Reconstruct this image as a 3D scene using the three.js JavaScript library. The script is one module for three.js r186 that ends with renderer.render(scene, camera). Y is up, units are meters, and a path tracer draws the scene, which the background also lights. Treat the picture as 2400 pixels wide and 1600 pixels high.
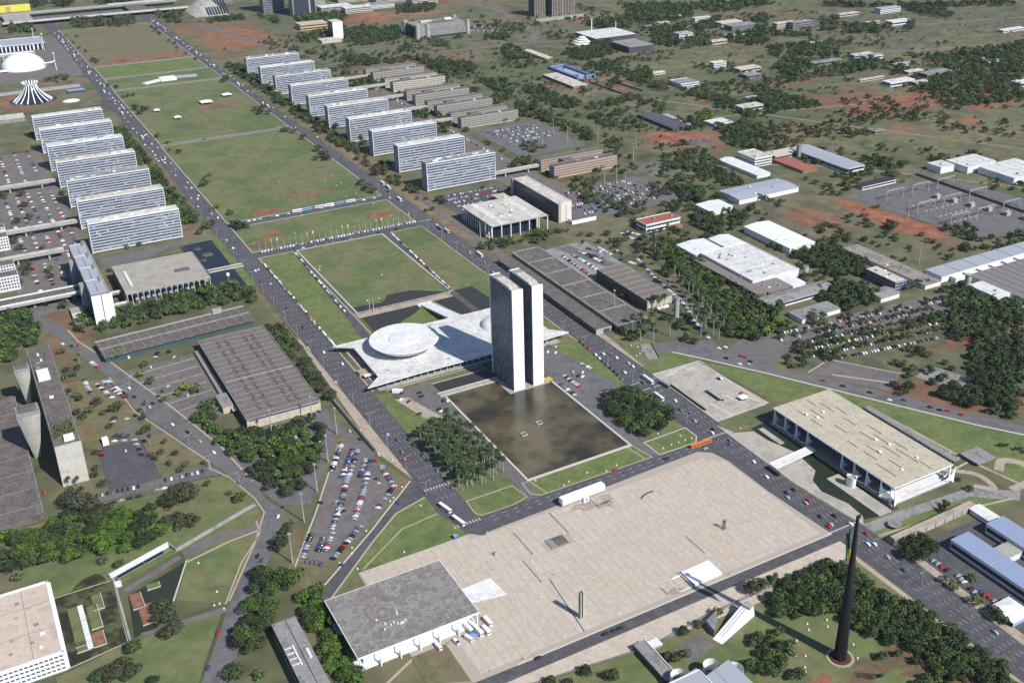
import * as THREE from 'three';
import { Sky } from 'three/addons/objects/Sky.js';
import { mergeGeometries } from 'three/addons/utils/BufferGeometryUtils.js';
import { MarchingCubes } from 'three/addons/objects/MarchingCubes.js';

// ---------- camera, sky, sun, exposure ----------
const scene = new THREE.Scene();
const camera = new THREE.PerspectiveCamera(34.839, 1.5, 5, 30000);   // x: north, z: east, y: up, metres
camera.position.set(-378.46, 464.79, 732.31);
camera.up.set(0.20989, 0.91321, -0.34926);
camera.lookAt(-378.46 + 456.28, 464.79 - 407.43, 732.31 - 791.09);
camera.setViewOffset(2400, 1600, -108, 124.65, 2400, 1600);
const renderer = new THREE.WebGLRenderer({ antialias: true });
renderer.toneMapping = THREE.LinearToneMapping;
renderer.toneMappingExposure = 1.2;
renderer.shadowMap.enabled = true;
const sunDir = new THREE.Vector3(0.228, 0.664, 0.712).normalize();
const sky = new Sky(); sky.name = 'sky'; sky.scale.setScalar(20000); sky.userData.kind = 'structure';
Object.assign(sky.material.uniforms.sunPosition.value, { x: sunDir.x, y: sunDir.y, z: sunDir.z });
sky.material.uniforms.turbidity.value = 3; sky.material.uniforms.rayleigh.value = 1.2; sky.material.uniforms.mieCoefficient.value = 0.004;
scene.add(sky);
scene.environmentIntensity = 0.14;
const sun = new THREE.DirectionalLight(new THREE.Color(1, 0.955, 0.87), 4.8); sun.name = 'sun';
sun.position.copy(sunDir).multiplyScalar(3000).add(new THREE.Vector3(200, 0, -600)); sun.target.position.set(200, 0, -600);
sun.castShadow = true; sun.shadow.mapSize.set(4096, 4096);
Object.assign(sun.shadow.camera, { left: -2200, right: 2200, top: 2200, bottom: -2200, near: 10, far: 8000 });
scene.add(sun, sun.target);
scene.fog = new THREE.FogExp2(0xc9d2de, 0.000012);

// ---------- helpers ----------
let seed = 20101; const rnd = () => { seed = (seed * 1664525 + 1013904223) >>> 0; return seed / 4294967296; };
const rr = (a, b) => a + (b - a) * rnd(), pick = a => a[Math.floor(rnd() * a.length)];
const hash = (x, y) => { let h = (x * 374761393 + y * 668265263) | 0; h = Math.imul(h ^ (h >>> 13), 1274126177); return ((h ^ (h >>> 16)) >>> 0) / 4294967296; };
function vnoise(x, y, p, s) {                                     // value noise, lattice wraps after p cells
  let xi = Math.floor(x), yi = Math.floor(y); const fx = x - xi, fy = y - yi, u = fx * fx * (3 - 2 * fx), v = fy * fy * (3 - 2 * fy);
  xi = ((xi % p) + p) % p; yi = ((yi % p) + p) % p; const x1 = (xi + 1) % p + s * 131, y1 = (yi + 1) % p + s * 57; xi += s * 131; yi += s * 57;
  return (hash(xi, yi) * (1 - u) + hash(x1, yi) * u) * (1 - v) + (hash(xi, y1) * (1 - u) + hash(x1, y1) * u) * v;
}
function fbm(x, y, p, o, s) { let a = 0, w = 1, t = 0; for (let i = 0; i < o; i++) { a += w * vnoise(x, y, p, s + i); t += w; w *= 0.6; x *= 2; y *= 2; p *= 2; } return a / t; }
const lerp = (a, b, t) => a + (b - a) * t, clamp = (v, a = 0, b = 1) => Math.min(b, Math.max(a, v)), sm = (a, b, v) => { const t = clamp((v - a) / (b - a)); return t * t * (3 - 2 * t); };
const LUT = Uint8Array.from({ length: 4097 }, (_, i) => { const v = i / 4096; return Math.round(255 * (v <= 0.0031308 ? v * 12.92 : 1.055 * Math.pow(v, 1 / 2.4) - 0.055)); }), enc = v => LUT[Math.round(clamp(v) * 4096)];
function texOf(n, metres, fn, m = n) {                            // fn(u, v) in 0..1 -> linear rgb
  const d = new Uint8Array(n * m * 4);
  for (let j = 0; j < m; j++) for (let i = 0; i < n; i++) { const c = fn(i / n, j / m), k = (j * n + i) * 4; d[k] = enc(c[0]); d[k + 1] = enc(c[1]); d[k + 2] = enc(c[2]); d[k + 3] = 255; }
  const t = new THREE.DataTexture(d, n, m); t.colorSpace = THREE.SRGBColorSpace; t.magFilter = THREE.LinearFilter; t.minFilter = THREE.LinearMipmapLinearFilter; t.generateMipmaps = true;
  t.wrapS = t.wrapT = THREE.RepeatWrapping; if (metres) t.repeat.set(1 / metres, 1 / metres); t.needsUpdate = true; return t;
}
// blend of tones: broad patches (cells), mid mottling and grain
function mottle(n, metres, tones, cells, grain, s) {
  return texOf(n, metres, (u, v) => {
    const a = sm(0.25, 0.75, fbm(u * cells, v * cells, cells, 5, s)) * (tones.length - 1), i = Math.min(tones.length - 2, Math.floor(a)), f = a - i;
    const g = 1 + grain * (hash(Math.floor(u * n), Math.floor(v * n) + s) - 0.5) + grain * (fbm(u * cells * 8, v * cells * 8, cells * 8, 2, s + 9) - 0.5);
    return [0, 1, 2].map(k => lerp(tones[i][k], tones[i + 1][k], f) * g);
  });
}
const std = (c, roughness = 0.9, o = {}) => { const m = new THREE.MeshStandardMaterial({ roughness, ...o }); if (Array.isArray(c)) m.color.setRGB(...c); else if (c) { m.map = c; } m.side = THREE.DoubleSide; return m; };
const names = {}; const numbered = n => { const k = names[n] = (names[n] ?? -1) + 1; return k ? n + '_' + String(k).padStart(3, '0') : n; };
function boxUV(g) {                                               // uv in metres by the way each face points
  if (g.userData.uv) return g; g.userData.uv = 1; if (!g.attributes.normal) g.computeVertexNormals();
  const p = g.attributes.position, n = g.attributes.normal, uv = new Float32Array(p.count * 2);
  for (let i = 0; i < p.count; i++) {
    const x = p.getX(i), y = p.getY(i), z = p.getZ(i), ax = Math.abs(n.getX(i)), ay = Math.abs(n.getY(i)), az = Math.abs(n.getZ(i));
    const o = g.userData.off || [0, 0];
    uv[2 * i] = (ay >= ax && ay >= az ? x : az >= ax ? x : z) + o[0]; uv[2 * i + 1] = (ay >= ax && ay >= az ? z : y) + o[1];
  }
  g.setAttribute('uv', new THREE.BufferAttribute(uv, 2)); return g;
}
function part(name, geo, mat, parent) {
  if (Array.isArray(geo)) geo = geo.length > 1 ? mergeGeometries(geo.map(g => g.index ? g.toNonIndexed() : g)) : geo[0];
  if (mat.map) boxUV(geo);
  const m = new THREE.Mesh(geo, mat); m.name = name; m.castShadow = m.receiveShadow = true; parent.add(m); return m;
}
const stuff = o => { o.userData.kind = 'stuff'; return o; };
function tag(o, label, category, group) { o.userData.label = label; o.userData.category = category; if (group) o.userData.group = group; return o; }
function thing(name, label, category, x = 0, z = 0, turn = 0, group, y = 0) { const o = new THREE.Group(); o.name = numbered(name); o.position.set(x, y, z); o.rotation.y = turn; scene.add(o); return tag(o, label, category, group); }
function struct(name, geo, mat, label, category) { const m = part(numbered(name), geo, mat, scene); m.userData.kind = 'structure'; if (geo.userData?.pts && name !== 'ground') taken.push(geo.userData.pts); if (label) tag(m, label, category || name.split('_').pop()); return m; }
function dup(o, x, z, turn, label, group, y = 0) { const c = o.clone(); c.name = numbered(o.name.replace(/_\d{3}$/, '')); c.position.set(x, y, z); if (turn !== undefined) c.rotation.y = turn; c.userData = { ...o.userData }; if (label) c.userData.label = label; if (group) c.userData.group = group; scene.add(c); return c; }
const box = (w, h, d, x = 0, y = 0, z = 0) => new THREE.BoxGeometry(w, h, d).translate(x, y + h / 2, z);   // y is the underside
const shapeOf = (pts, holes = []) => { const s = new THREE.Shape(pts.map(p => new THREE.Vector2(p[0], -p[1]))); for (const h of holes) s.holes.push(new THREE.Path(h.map(p => new THREE.Vector2(p[0], -p[1])))); return s; };
const taken = [];                                                 // footprints that loose trees keep clear of
const sheet = (pts, y, holes) => { const g = new THREE.ShapeGeometry(shapeOf(pts, holes), 8).rotateX(-Math.PI / 2).translate(0, y, 0); g.userData.pts = pts; return g; };
const prism = (pts, y0, y1, holes) => new THREE.ExtrudeGeometry(shapeOf(pts, holes), { depth: y1 - y0, bevelEnabled: false }).rotateX(-Math.PI / 2).translate(0, y0, 0);
const rect = (x0, z0, x1, z1) => [[x0, z0], [x1, z0], [x1, z1], [x0, z1]];
const circ = (x, z, r, n = 40, rz = r) => Array.from({ length: n }, (_, i) => [x + r * Math.cos(i * 2 * Math.PI / n), z + rz * Math.sin(i * 2 * Math.PI / n)]);
const smooth = (pts, n = 6, closed = true) => new THREE.CatmullRomCurve3(pts.map(p => new THREE.Vector3(p[0], 0, p[1])), closed, 'centripetal').getPoints(pts.length * n).map(v => [v.x, v.z]).slice(0, closed ? -1 : undefined);
function ribbon(pts, w, y0, y1 = y0, closed = false) {            // strip of width w along a line, y1 > y0 makes it a raised kerb
  const n = pts.length, L = [], R = [];
  for (let i = 0; i < n; i++) {
    const a = pts[closed ? (i + n - 1) % n : Math.max(0, i - 1)], b = pts[closed ? (i + 1) % n : Math.min(n - 1, i + 1)], c = pts[i];
    let d1 = [c[0] - a[0], c[1] - a[1]], d2 = [b[0] - c[0], b[1] - c[1]]; const l1 = Math.hypot(...d1) || 0, l2 = Math.hypot(...d2) || 0;
    if (!l1) d1 = d2; if (!l2) d2 = d1; const m1 = Math.hypot(...d1), m2 = Math.hypot(...d2); d1 = d1.map(v => v / m1); d2 = d2.map(v => v / m2);
    let nx = -(d1[1] + d2[1]), nz = d1[0] + d2[0]; const m = Math.hypot(nx, nz) || 1; nx /= m; nz /= m;
    const k = w / 2 / Math.max(0.35, nx * -d1[1] + nz * d1[0]); L.push([c[0] + nx * k, c[1] + nz * k]); R.push([c[0] - nx * k, c[1] - nz * k]);
  }
  const v = [], q = (a, b, c, d) => v.push(...a, ...b, ...c, ...a, ...c, ...d), P = (p, y) => [p[0], y, p[1]];
  for (let i = 0; i < (closed ? n : n - 1); i++) {
    const j = (i + 1) % n; q(P(L[i], y1), P(L[j], y1), P(R[j], y1), P(R[i], y1));
    if (y1 > y0) { q(P(L[i], y0), P(L[j], y0), P(L[j], y1), P(L[i], y1)); q(P(R[j], y0), P(R[i], y0), P(R[i], y1), P(R[j], y1)); }
  }
  const g = new THREE.BufferGeometry(); g.setAttribute('position', new THREE.Float32BufferAttribute(v, 3)); g.computeVertexNormals(); return g;
}

// ---------- materials ----------
const M = {
  lawn: std(mottle(1024, 420, [[0.088, 0.114, 0.041], [0.106, 0.134, 0.047], [0.128, 0.144, 0.055], [0.152, 0.138, 0.066], [0.095, 0.124, 0.044]], 9, 0.4, 1), 1),
  lawnFresh: std(mottle(512, 160, [[0.086, 0.121, 0.035], [0.112, 0.15, 0.043], [0.138, 0.158, 0.054], [0.098, 0.132, 0.039]], 7, 0.45, 2), 1),
  lawnDry: std(mottle(512, 200, [[0.11, 0.122, 0.05], [0.15, 0.13, 0.066], [0.165, 0.12, 0.07], [0.125, 0.125, 0.056]], 7, 0.45, 3), 1),
  soil: std(mottle(512, 150, [[0.2, 0.075, 0.042], [0.26, 0.115, 0.07], [0.15, 0.085, 0.05], [0.12, 0.095, 0.05]], 6, 0.5, 4), 1),
  track: std(mottle(256, 60, [[0.2, 0.15, 0.1], [0.26, 0.2, 0.14], [0.16, 0.12, 0.075]], 8, 0.4, 35), 1),
  path: std(mottle(256, 60, [[0.34, 0.27, 0.2], [0.4, 0.33, 0.26], [0.3, 0.23, 0.16]], 8, 0.3, 5), 0.95),
  asphalt: std(mottle(512, 130, [[0.076, 0.073, 0.081], [0.091, 0.088, 0.095], [0.066, 0.063, 0.071], [0.084, 0.08, 0.085]], 12, 0.4, 6), 0.9),
  asphaltWarm: std(mottle(512, 90, [[0.12, 0.105, 0.1], [0.16, 0.138, 0.13], [0.135, 0.11, 0.1]], 9, 0.35, 7), 0.95),
  asphaltGrey: std(mottle(512, 90, [[0.105, 0.1, 0.102], [0.14, 0.132, 0.13], [0.12, 0.111, 0.108]], 9, 0.35, 8), 0.95),
  kerb: std([0.5, 0.46, 0.41], 0.9), kerbTan: std([0.4, 0.32, 0.24], 0.95), paint: std([0.44, 0.44, 0.43], 0.8),
  concrete: std(mottle(512, 70, [[0.3, 0.28, 0.25], [0.37, 0.35, 0.31], [0.25, 0.235, 0.21]], 10, 0.3, 9), 0.95),
  concreteDark: std(mottle(512, 60, [[0.118, 0.1, 0.09], [0.158, 0.135, 0.118], [0.085, 0.075, 0.07], [0.135, 0.113, 0.098]], 9, 0.7, 10), 0.95),
  concreteGrey: std(mottle(512, 60, [[0.21, 0.205, 0.195], [0.27, 0.26, 0.245], [0.17, 0.165, 0.16]], 9, 0.4, 12), 0.95),
  sandstone: std(mottle(512, 60, [[0.44, 0.38, 0.28], [0.5, 0.435, 0.325], [0.385, 0.335, 0.25], [0.47, 0.41, 0.31]], 9, 0.25, 13), 0.85),
  dirtStone: std(mottle(256, 30, [[0.27, 0.225, 0.175], [0.36, 0.305, 0.245], [0.23, 0.19, 0.145], [0.38, 0.325, 0.26]], 8, 0.5, 48), 1),
  limewash: std(mottle(256, 40, [[0.43, 0.39, 0.33], [0.49, 0.45, 0.39], [0.38, 0.345, 0.3]], 7, 0.25, 47), 0.95),
  forecourt: std(mottle(512, 60, [[0.36, 0.32, 0.27], [0.42, 0.375, 0.315], [0.31, 0.28, 0.24]], 7, 0.25, 33), 0.95),
  annexW: std([0.34, 0.3, 0.25], 0.9), cream: std([0.5, 0.44, 0.36], 0.85),
  white: std(mottle(512, 60, [[0.66, 0.65, 0.63], [0.73, 0.72, 0.705], [0.58, 0.565, 0.535], [0.7, 0.69, 0.67]], 10, 0.16, 14), 0.7),
  marble: std([0.76, 0.75, 0.735], 0.6),
  roofWhite: std(mottle(512, 80, [[0.56, 0.55, 0.52], [0.66, 0.65, 0.62], [0.47, 0.455, 0.425], [0.6, 0.58, 0.545]], 11, 0.22, 15), 0.85),
  roofTan: std(mottle(512, 80, [[0.44, 0.4, 0.34], [0.56, 0.51, 0.44], [0.38, 0.35, 0.3]], 9, 0.25, 16), 0.9),
  roofGrey: std([0.33, 0.345, 0.38], 0.7), roofBlue: std([0.25, 0.3, 0.42], 0.6), roofRed: std([0.3, 0.1, 0.06], 0.9), deepBlue: std([0.09, 0.14, 0.33], 0.7),
  beam: std([0.165, 0.142, 0.124], 0.95), beamLight: std([0.24, 0.212, 0.186], 0.95),
  glassDark: std([0.02, 0.026, 0.045], 0.12), glassBlue: std([0.05, 0.075, 0.115], 0.15), glassTower: std([0.045, 0.052, 0.068], 0.2),
  frame: std([0.2, 0.21, 0.23], 0.6), frameDark: std([0.05, 0.052, 0.06], 0.7), metal: std([0.42, 0.43, 0.45], 0.45, { metalness: 0.4 }), shade: std([0.34, 0.34, 0.36], 0.8),
  violet: std([0.27, 0.265, 0.29], 0.9), rust: std([0.012, 0.009, 0.009], 0.85), bronze: std([0.08, 0.065, 0.045], 0.5, { metalness: 0.6 }),
  trunk: std([0.085, 0.065, 0.048], 1), palmTrunk: std([0.3, 0.275, 0.24], 0.95),
  water: std(mottle(512, 110, [[0.034, 0.03, 0.02], [0.055, 0.046, 0.027], [0.085, 0.068, 0.037], [0.12, 0.094, 0.052]], 5, 0.2, 17), 0.3),
  waterDark: std([0.04, 0.037, 0.035], 0.55), waterGreen: std([0.026, 0.034, 0.018], 0.35), lily: std(mottle(512, 40, [[0.02, 0.022, 0.012], [0.035, 0.036, 0.016], [0.07, 0.075, 0.025], [0.1, 0.1, 0.04]], 6, 0.5, 37), 0.45), waterNavy: std([0.02, 0.024, 0.034], 0.3),
  orange: std([0.65, 0.17, 0.03], 0.5), yellow: std([0.6, 0.42, 0.05], 0.6), brick: std([0.28, 0.13, 0.09], 0.95), tealWall: std([0.05, 0.085, 0.09], 0.5), tarp: std([0.16, 0.22, 0.55], 0.7),
};
const bumpy = mottle(512, 14, [[0.2, 0.2, 0.2], [0.6, 0.6, 0.6], [0.9, 0.9, 0.9]], 12, 0.5, 30); bumpy.colorSpace = THREE.NoColorSpace;

// ---------- ground ----------
{
  const X0 = -520, Z0 = -2760, W = 2900, D = 3300;                // texture window of the big sheet, in metres
  // matter seen on the open land: [x, z, half width, half depth, turn, rgb, cover]
  const red = [0.27, 0.095, 0.05], rust = [0.2, 0.085, 0.05], straw = [0.17, 0.14, 0.07], green = [0.062, 0.078, 0.032], dark = [0.035, 0.045, 0.02], tan = [0.2, 0.145, 0.095], grey = [0.17, 0.165, 0.17], dull = [0.105, 0.095, 0.055];
  const zones = [
    [200, -1690, 88, 210, 0, [0.25, 0.1, 0.05], 0.75], [560, -1750, 70, 75, 0, red, 0.85], [650, -1770, 90, 60, 0, [0.28, 0.13, 0.07], 0.75], [455, -1640, 60, 40, 0, rust, 0.6], [830, -1900, 160, 120, 0.3, rust, 0.55], [820, -1570, 55, 45, 0, red, 0.45], [980, -1480, 60, 25, 0, [0.3, 0.13, 0.07], 0.9],
    [420, -1250, 130, 35, 0, rust, 0.65], [600, -1290, 160, 30, 0, [0.15, 0.1, 0.06], 0.5], [340, -1200, 50, 40, 0, red, 0.5], [700, -1180, 120, 70, 0, green, 0.6], [640, -960, 60, 22, 0, red, 0.6], [672, -880, 24, 52, 0, rust, 0.6], [600, -880, 40, 30, 0, tan, 0.6],
    [582, -540, 74, 52, 0.1, [0.26, 0.095, 0.062], 1], [585, -525, 32, 18, 0, [0.13, 0.12, 0.13], 1], [400, -710, 60, 40, 0, rust, 0.55], [660, -720, 60, 70, 0, green, 0.5], [720, -640, 110, 60, 0, green, 0.6], [760, -735, 14, 30, 0.5, red, 0.8], [480, -440, 50, 36, 0, grey, 0.5], [520, -330, 60, 50, 0, green, 0.5],
    [1130, -540, 230, 100, 0, rust, 0.8], [1350, -330, 200, 90, 0, rust, 0.5], [760, -480, 60, 40, 0, rust, 0.5], [1060, -560, 90, 45, 0, red, 0.4], [1010, -400, 55, 28, 0.2, red, 0.8], [1130, -440, 45, 18, 0, red, 0.75], [900, -420, 60, 30, 0, red, 0.5], [1210, -250, 70, 40, 0, red, 0.45], [1000, -330, 130, 60, 0.2, straw, 0.75], [1050, -250, 160, 60, 0, [0.13, 0.12, 0.06], 0.7], [1150, -480, 80, 16, 0, [0.05, 0.085, 0.03], 0.7], [860, -150, 120, 26, 0.62, tan, 0.6], [900, -60, 80, 26, 0.62, rust, 0.55],
    [545, -165, 46, 100, 0, [0.12, 0.115, 0.06], 0.8], [590, -150, 20, 120, -0.06, [0.27, 0.1, 0.058], 1], [520, -190, 30, 50, 0.2, rust, 0.7], [625, -70, 14, 40, -0.3, red, 0.8], [500, -200, 12, 50, 0, rust, 0.8], [478, -110, 8, 130, 0, [0.15, 0.11, 0.085], 0.9],
    [420, 118, 70, 36, 0.4, [0.2, 0.075, 0.045], 0.85], [385, 100, 50, 26, 0.3, [0.09, 0.095, 0.045], 0.9], [480, 140, 40, 40, 0, red, 0.8], [330, 215, 60, 24, 0.8, rust, 0.7], [30, 400, 46, 30, 0, [0.23, 0.09, 0.05], 0.85], [80, 420, 40, 20, 0.4, [0.13, 0.1, 0.05], 0.6],
    [1500, -1100, 420, 190, 0, dull, 0.8], [1900, -760, 240, 140, 0, [0.12, 0.105, 0.065], 0.8], [1450, -760, 260, 110, 0, [0.125, 0.105, 0.062], 0.7], [1080, -1050, 190, 110, 0, [0.115, 0.1, 0.055], 0.6], [1300, -1300, 240, 70, 0, rust, 0.3], [980, -740, 60, 20, 0, red, 0.35], [960, -960, 90, 34, 0, [0.15, 0.12, 0.065], 0.7],
    [-250, -1320, 62, 58, 0, [0.24, 0.1, 0.06], 0.9], [-165, -1340, 34, 50, 0, [0.22, 0.13, 0.085], 0.8], [-175, -1440, 60, 44, 0, [0.2, 0.13, 0.09], 0.7], [-190, -1530, 60, 20, 0, rust, 0.5],
    [-140, -430, 12, 90, 0, tan, 0.6], [135, -330, 18, 420, 0, [0.17, 0.12, 0.08], 0.55], [126, -700, 12, 500, 0, [0.2, 0.13, 0.085], 0.6], [-155, -760, 26, 260, 0, [0.19, 0.12, 0.08], 0.6], [-325, -330, 20, 60, 0, rust, 0.6], [-335, -180, 20, 40, 0, red, 0.4], [-250, 70, 14, 60, -0.5, red, 0.35],
  ];
  let row = -1, near = [];
  const gt = texOf(2048, 0, (u, v) => {
    if (v !== row) { row = v; const zz = Z0 + v * D; near = zones.filter(q => Math.abs(zz - q[1]) < (q[4] ? q[2] + q[3] : q[3]) * 1.9); }
    const x = X0 + u * W, z = Z0 + v * D, n1 = fbm(u * 9, v * 10, 4096, 2, 41), n2 = fbm(u * 40, v * 46, 4096, 3, 51), n3 = fbm(u * 230, v * 270, 4096, 2, 61);
    let c = [lerp(0.074, 0.128, n1), lerp(0.089, 0.12, n1), lerp(0.038, 0.064, n1)];
    const k = sm(0.52, 0.68, n2); c = c.map((q, i) => lerp(q, [0.155, 0.128, 0.072][i], 0.65 * k));
    const dk = sm(0.56, 0.72, fbm(u * 120, v * 130, 4096, 2, 71)); c = c.map((q, i) => lerp(q, dark[i], 0.45 * dk));
    for (const [cx, cz, a, b, t, rgb, s] of near) {
      const dx = x - cx, dz = z - cz; if (Math.abs(dx) > (t ? a + b : a) * 1.9) continue;
      const ex = (dx * Math.cos(t) + dz * Math.sin(t)) / a, ez = (-dx * Math.sin(t) + dz * Math.cos(t)) / b, e = Math.sqrt(ex * ex + ez * ez);
      const m = s * sm(1.15, 0.7, e + (n2 - 0.5) * 2.2 + (n3 - 0.5) * 1.1); if (m > 0) c = c.map((q, i) => lerp(q, rgb[i] * (0.8 + 0.4 * n3), m));
    }
    const g = 0.72 + 0.56 * n3; return c.map(q => q * g);
  });
  gt.repeat.set(1 / W, 1 / D); gt.offset.set(-X0 / W, -Z0 / D); gt.wrapS = gt.wrapT = THREE.MirroredRepeatWrapping;
  struct('ground', sheet(rect(-6000, -9000, 9000, 3000), 0), std(gt, 1), 'open ground of dry grass and red earth', 'ground');
}
console.log('ground done');
// ---------- lawns between the two avenues ----------
const lawnAt = (pts, mat, label, y = 0.06) => struct('lawn', sheet(pts, y), mat, label, 'lawn');
const kerbAt = (pts, closed = true, w = 1.1, mat = M.kerb, h = 0.2) => struct('kerb', ribbon(pts, w, 0, h, closed), mat, 'pale concrete kerb edging a lawn or roadway', 'kerb');
{
  const R = (z0, z1, mat, label, x0 = -106.5, x1 = 93.5) => { lawnAt(rect(x0, z0, x1, z1), mat, label); kerbAt(rect(x0, z0, x1, z1), true, 0.9); };
  R(-1985, -1552, M.lawnDry, 'far dry lawn with bare patches below the bus station', -108, 88);
  R(-1545, -1436, M.lawnFresh, 'narrow green lawn before the sunken road', -104, 88);
  R(-1428, -1330, M.lawn, 'lawn holding the white winged pavilion', -104, 90);
  R(-1321, -933, M.lawn, 'wide lawn with scattered white tents', -105, 92);
  R(-924, -545, M.lawn, 'long green lawn crossed by worn footpaths');
  R(-526, -435, M.lawn, 'lawn strip between the bus street and the flag street');
  lawnAt(rect(-106, -415, -66, -148), M.lawnFresh, 'bright green side lawn along the row of parked cars'); kerbAt([[-66, -150], [-66, -415], [-105, -415], [-106, -62]], false, 1.2, M.kerbTan);
  lawnAt([[-60, -414], [46, -414], [39, -222], [41, -231], [7, -245], [-6, -246], [-19, -247], [-24, -238], [-31, -232], [-62, -236]], M.lawn, 'square central lawn with a wavy pool edge', 0.1); kerbAt(rect(-61, -415, 42.5, -221), true, 1.5);
  lawnAt([[53, -414], [93.5, -414], [96, -60], [60, -78], [48, -160], [45, -222]], M.lawn, 'side lawn sloping to the right of the congress'); kerbAt([[45, -221], [53, -414], [93.5, -414], [96, -55]], false, 1.2, M.kerbTan);
  const worn = (p, w, y = 0.13) => struct('footpath', ribbon(smooth(p, 6, false).map(q => [q[0] + rr(-0.5, 0.5), q[1] + rr(-0.5, 0.5)]), w * 0.7, y), M.track, 'worn bare footpath across the lawn', 'footpath');
  worn([[-95, -700], [-20, -760], [60, -905]], 1.3); worn([[-100, -590], [20, -655], [85, -650]], 1.1); worn([[-60, -640], [80, -640]], 1); worn([[-80, -560], [-10, -700], [10, -760], [-30, -850]], 1.1); worn([[-70, -905], [20, -760]], 1); worn([[-60, -1060], [-20, -1180], [40, -1260]], 1.2); worn([[-90, -1840], [-20, -1860], [40, -1850]], 2.5); worn([[10, -1880], [40, -1840], [10, -1800]], 2.5);
  for (const [x, z, a, b] of [[0, -1570, 90, 14], [-40, -1600, 30, 20], [62, -1600, 26, 18], [30, -1120, 30, 16], [15, -600, 34, 6], [-55, -560, 16, 10], [64, -480, 20, 12], [-90, -455, 18, 12], [-70, -480, 12, 7]]) struct('bare_earth', sheet(smooth(circ(x, z, a, 14, b).map(p => [p[0] + rr(-a, a) * 0.2, p[1] + rr(-b, b) * 0.3])), 0.09), M.soil, 'patch of bare red earth worn into the lawn', 'earth');
}
// ---------- water ----------
const pool = (pts, mat, label, y = 0.05) => struct('pool', sheet(pts, y), mat, label, 'pool');
pool([[-61, -221.5], [41, -221.5], [41, -231], [7, -245], [-6, -246], [-19, -247], [-24, -238], [-31, -232], [-62, -236]], M.waterDark, 'dark pool with a wavy bank before the congress ramp', 0.04);
pool(rect(-89, -219, -69, -148), M.waterDark, 'dark pool on the side of the congress below the lawn');
pool([[-61, -208], [0, -207], [-3, -198], [-12, -190], [-24, -184], [-36, -176], [-44, -150], [-62, -150]], M.waterDark, 'dark pool beside the congress ramp', 0.11);
pool([[17, -208], [39, -211], [40, -150], [28, -152], [22, -170], [20, -190]], M.waterDark, 'small dark pool to the right of the congress ramp', 0.11);
pool([[46, -222], [67, -222], [72, -150], [48, -150]], M.waterDark, 'dark pool sunk in the right side lawn', 0.1);
lawnAt([[0, -207], [4, -207], [14, -150], [-44, -150], [-36, -176], [-24, -184], [-12, -190], [-3, -198]], M.lawnFresh, 'green lawn under the congress ramp', 0.14);
lawnAt([[12, -207], [17, -208], [20, -190], [22, -170], [28, -152], [16, -150]], M.lawn, 'sliver of lawn beside the small dark pool', 0.14);
pool([[-55, -21], [-55, 123.5], [37, 122], [35.5, 1], [30, 1.5], [-1, 1.5], [-1, -21]], M.water, 'large murky reflecting pool at the foot of the twin towers');
pool(rect(-56, -48, -1, -32), M.waterDark, 'narrow pool between the congress and the footbridge');
kerbAt([[-55.5, -22], [-55.5, 124.4], [38, 123], [36.3, 1]], false, 1.8, M.kerb, 0.5);

// ---------- avenues, streets and lots ----------
const road = (geo, label, mat = M.asphalt) => struct('road', geo, mat, label, 'road');
const AV = [[-117, 'south avenue of six lanes'], [105.5, 'north avenue of six lanes']];
road(sheet([[-135, -2110], [-108, -2110], [-106.5, -1400], [-107, 62], [-108, 142], [-112, 147], [-112, 170], [-122, 161], [-131, 128], [-129, 70], [-127.5, -600], [-124, -800], [-132, -1300], [-124, -1700]], 0.16), 'wide grey south avenue running past the congress lawn');
road(sheet([[86, -2110], [113, -2110], [107, -1500], [108, -900], [114, -600], [118, -200], [120, 40], [119, 130], [113, 180], [112, 230], [119, 290], [121, 310], [122, 335], [117, 440], [116, 520], [92, 520], [92, 450], [94, 315], [95, 290], [91, 230], [91, 181], [88, 165], [78, 157], [91, 139], [91, 124], [90, 40], [96, -50], [96, -250], [94, -600], [91, -1000], [87, -1500]], 0.16), 'wide grey north avenue running past the white palace');
road(sheet([[-112, 147], [-62, 146.5], [50, 146.5], [86, 146.5], [92, 138], [95, 150], [94, 172], [88, 164], [78, 157.5], [40, 159], [-12, 162], [-90, 165], [-112, 166]], 0.18), 'street between the reflecting pool lawn and the stone plaza');
road(sheet([[-260, 290.5], [-180, 290], [-157, 290.6], [98, 290.6], [98, 298], [-161, 298.5], [-260, 300]], 0.18), 'street along the lower edge of the stone plaza');
road(sheet(rect(-107, -434, 95, -415), 0.18), 'street lined with flagpoles and parked cars across the lawns');
road(sheet(rect(-107, -543, 95, -527), 0.18), 'street with parked coaches across the lawns');
road(sheet(rect(-107, -932, 95, -925), 0.18), 'narrow pale street across the lawns', M.asphaltGrey);
road(sheet(rect(-107, -1551, 95, -1546), 0.18), 'far street across the dry lawns', M.asphaltWarm);
road(sheet(rect(-107, -1329, 95, -1322), 0.18), 'street beyond the white tents', M.asphaltWarm);
road(sheet(rect(-400, -1436, 300, -1428), 0.1), 'sunken cross road passing under both avenues', M.asphaltWarm);
road(sheet([[-66, -416], [-60, -416], [-66, -221], [-70, -150], [-78, -150], [-74, -221]], 0.19), 'car lined lane to the left of the central lawn');
road(sheet([[46, -416], [53, -416], [45, -221], [47, -150], [41, -150], [39, -221]], 0.19), 'car lined lane to the right of the central lawn');
struct('terrace', sheet(rect(-64, -221, 39, -208), 0.2), M.path, 'tan paved walk at the foot of the congress ramp', 'terrace'); kerbAt([[-63, -219.5], [40, -219.5]], false, 2.2);
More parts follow.
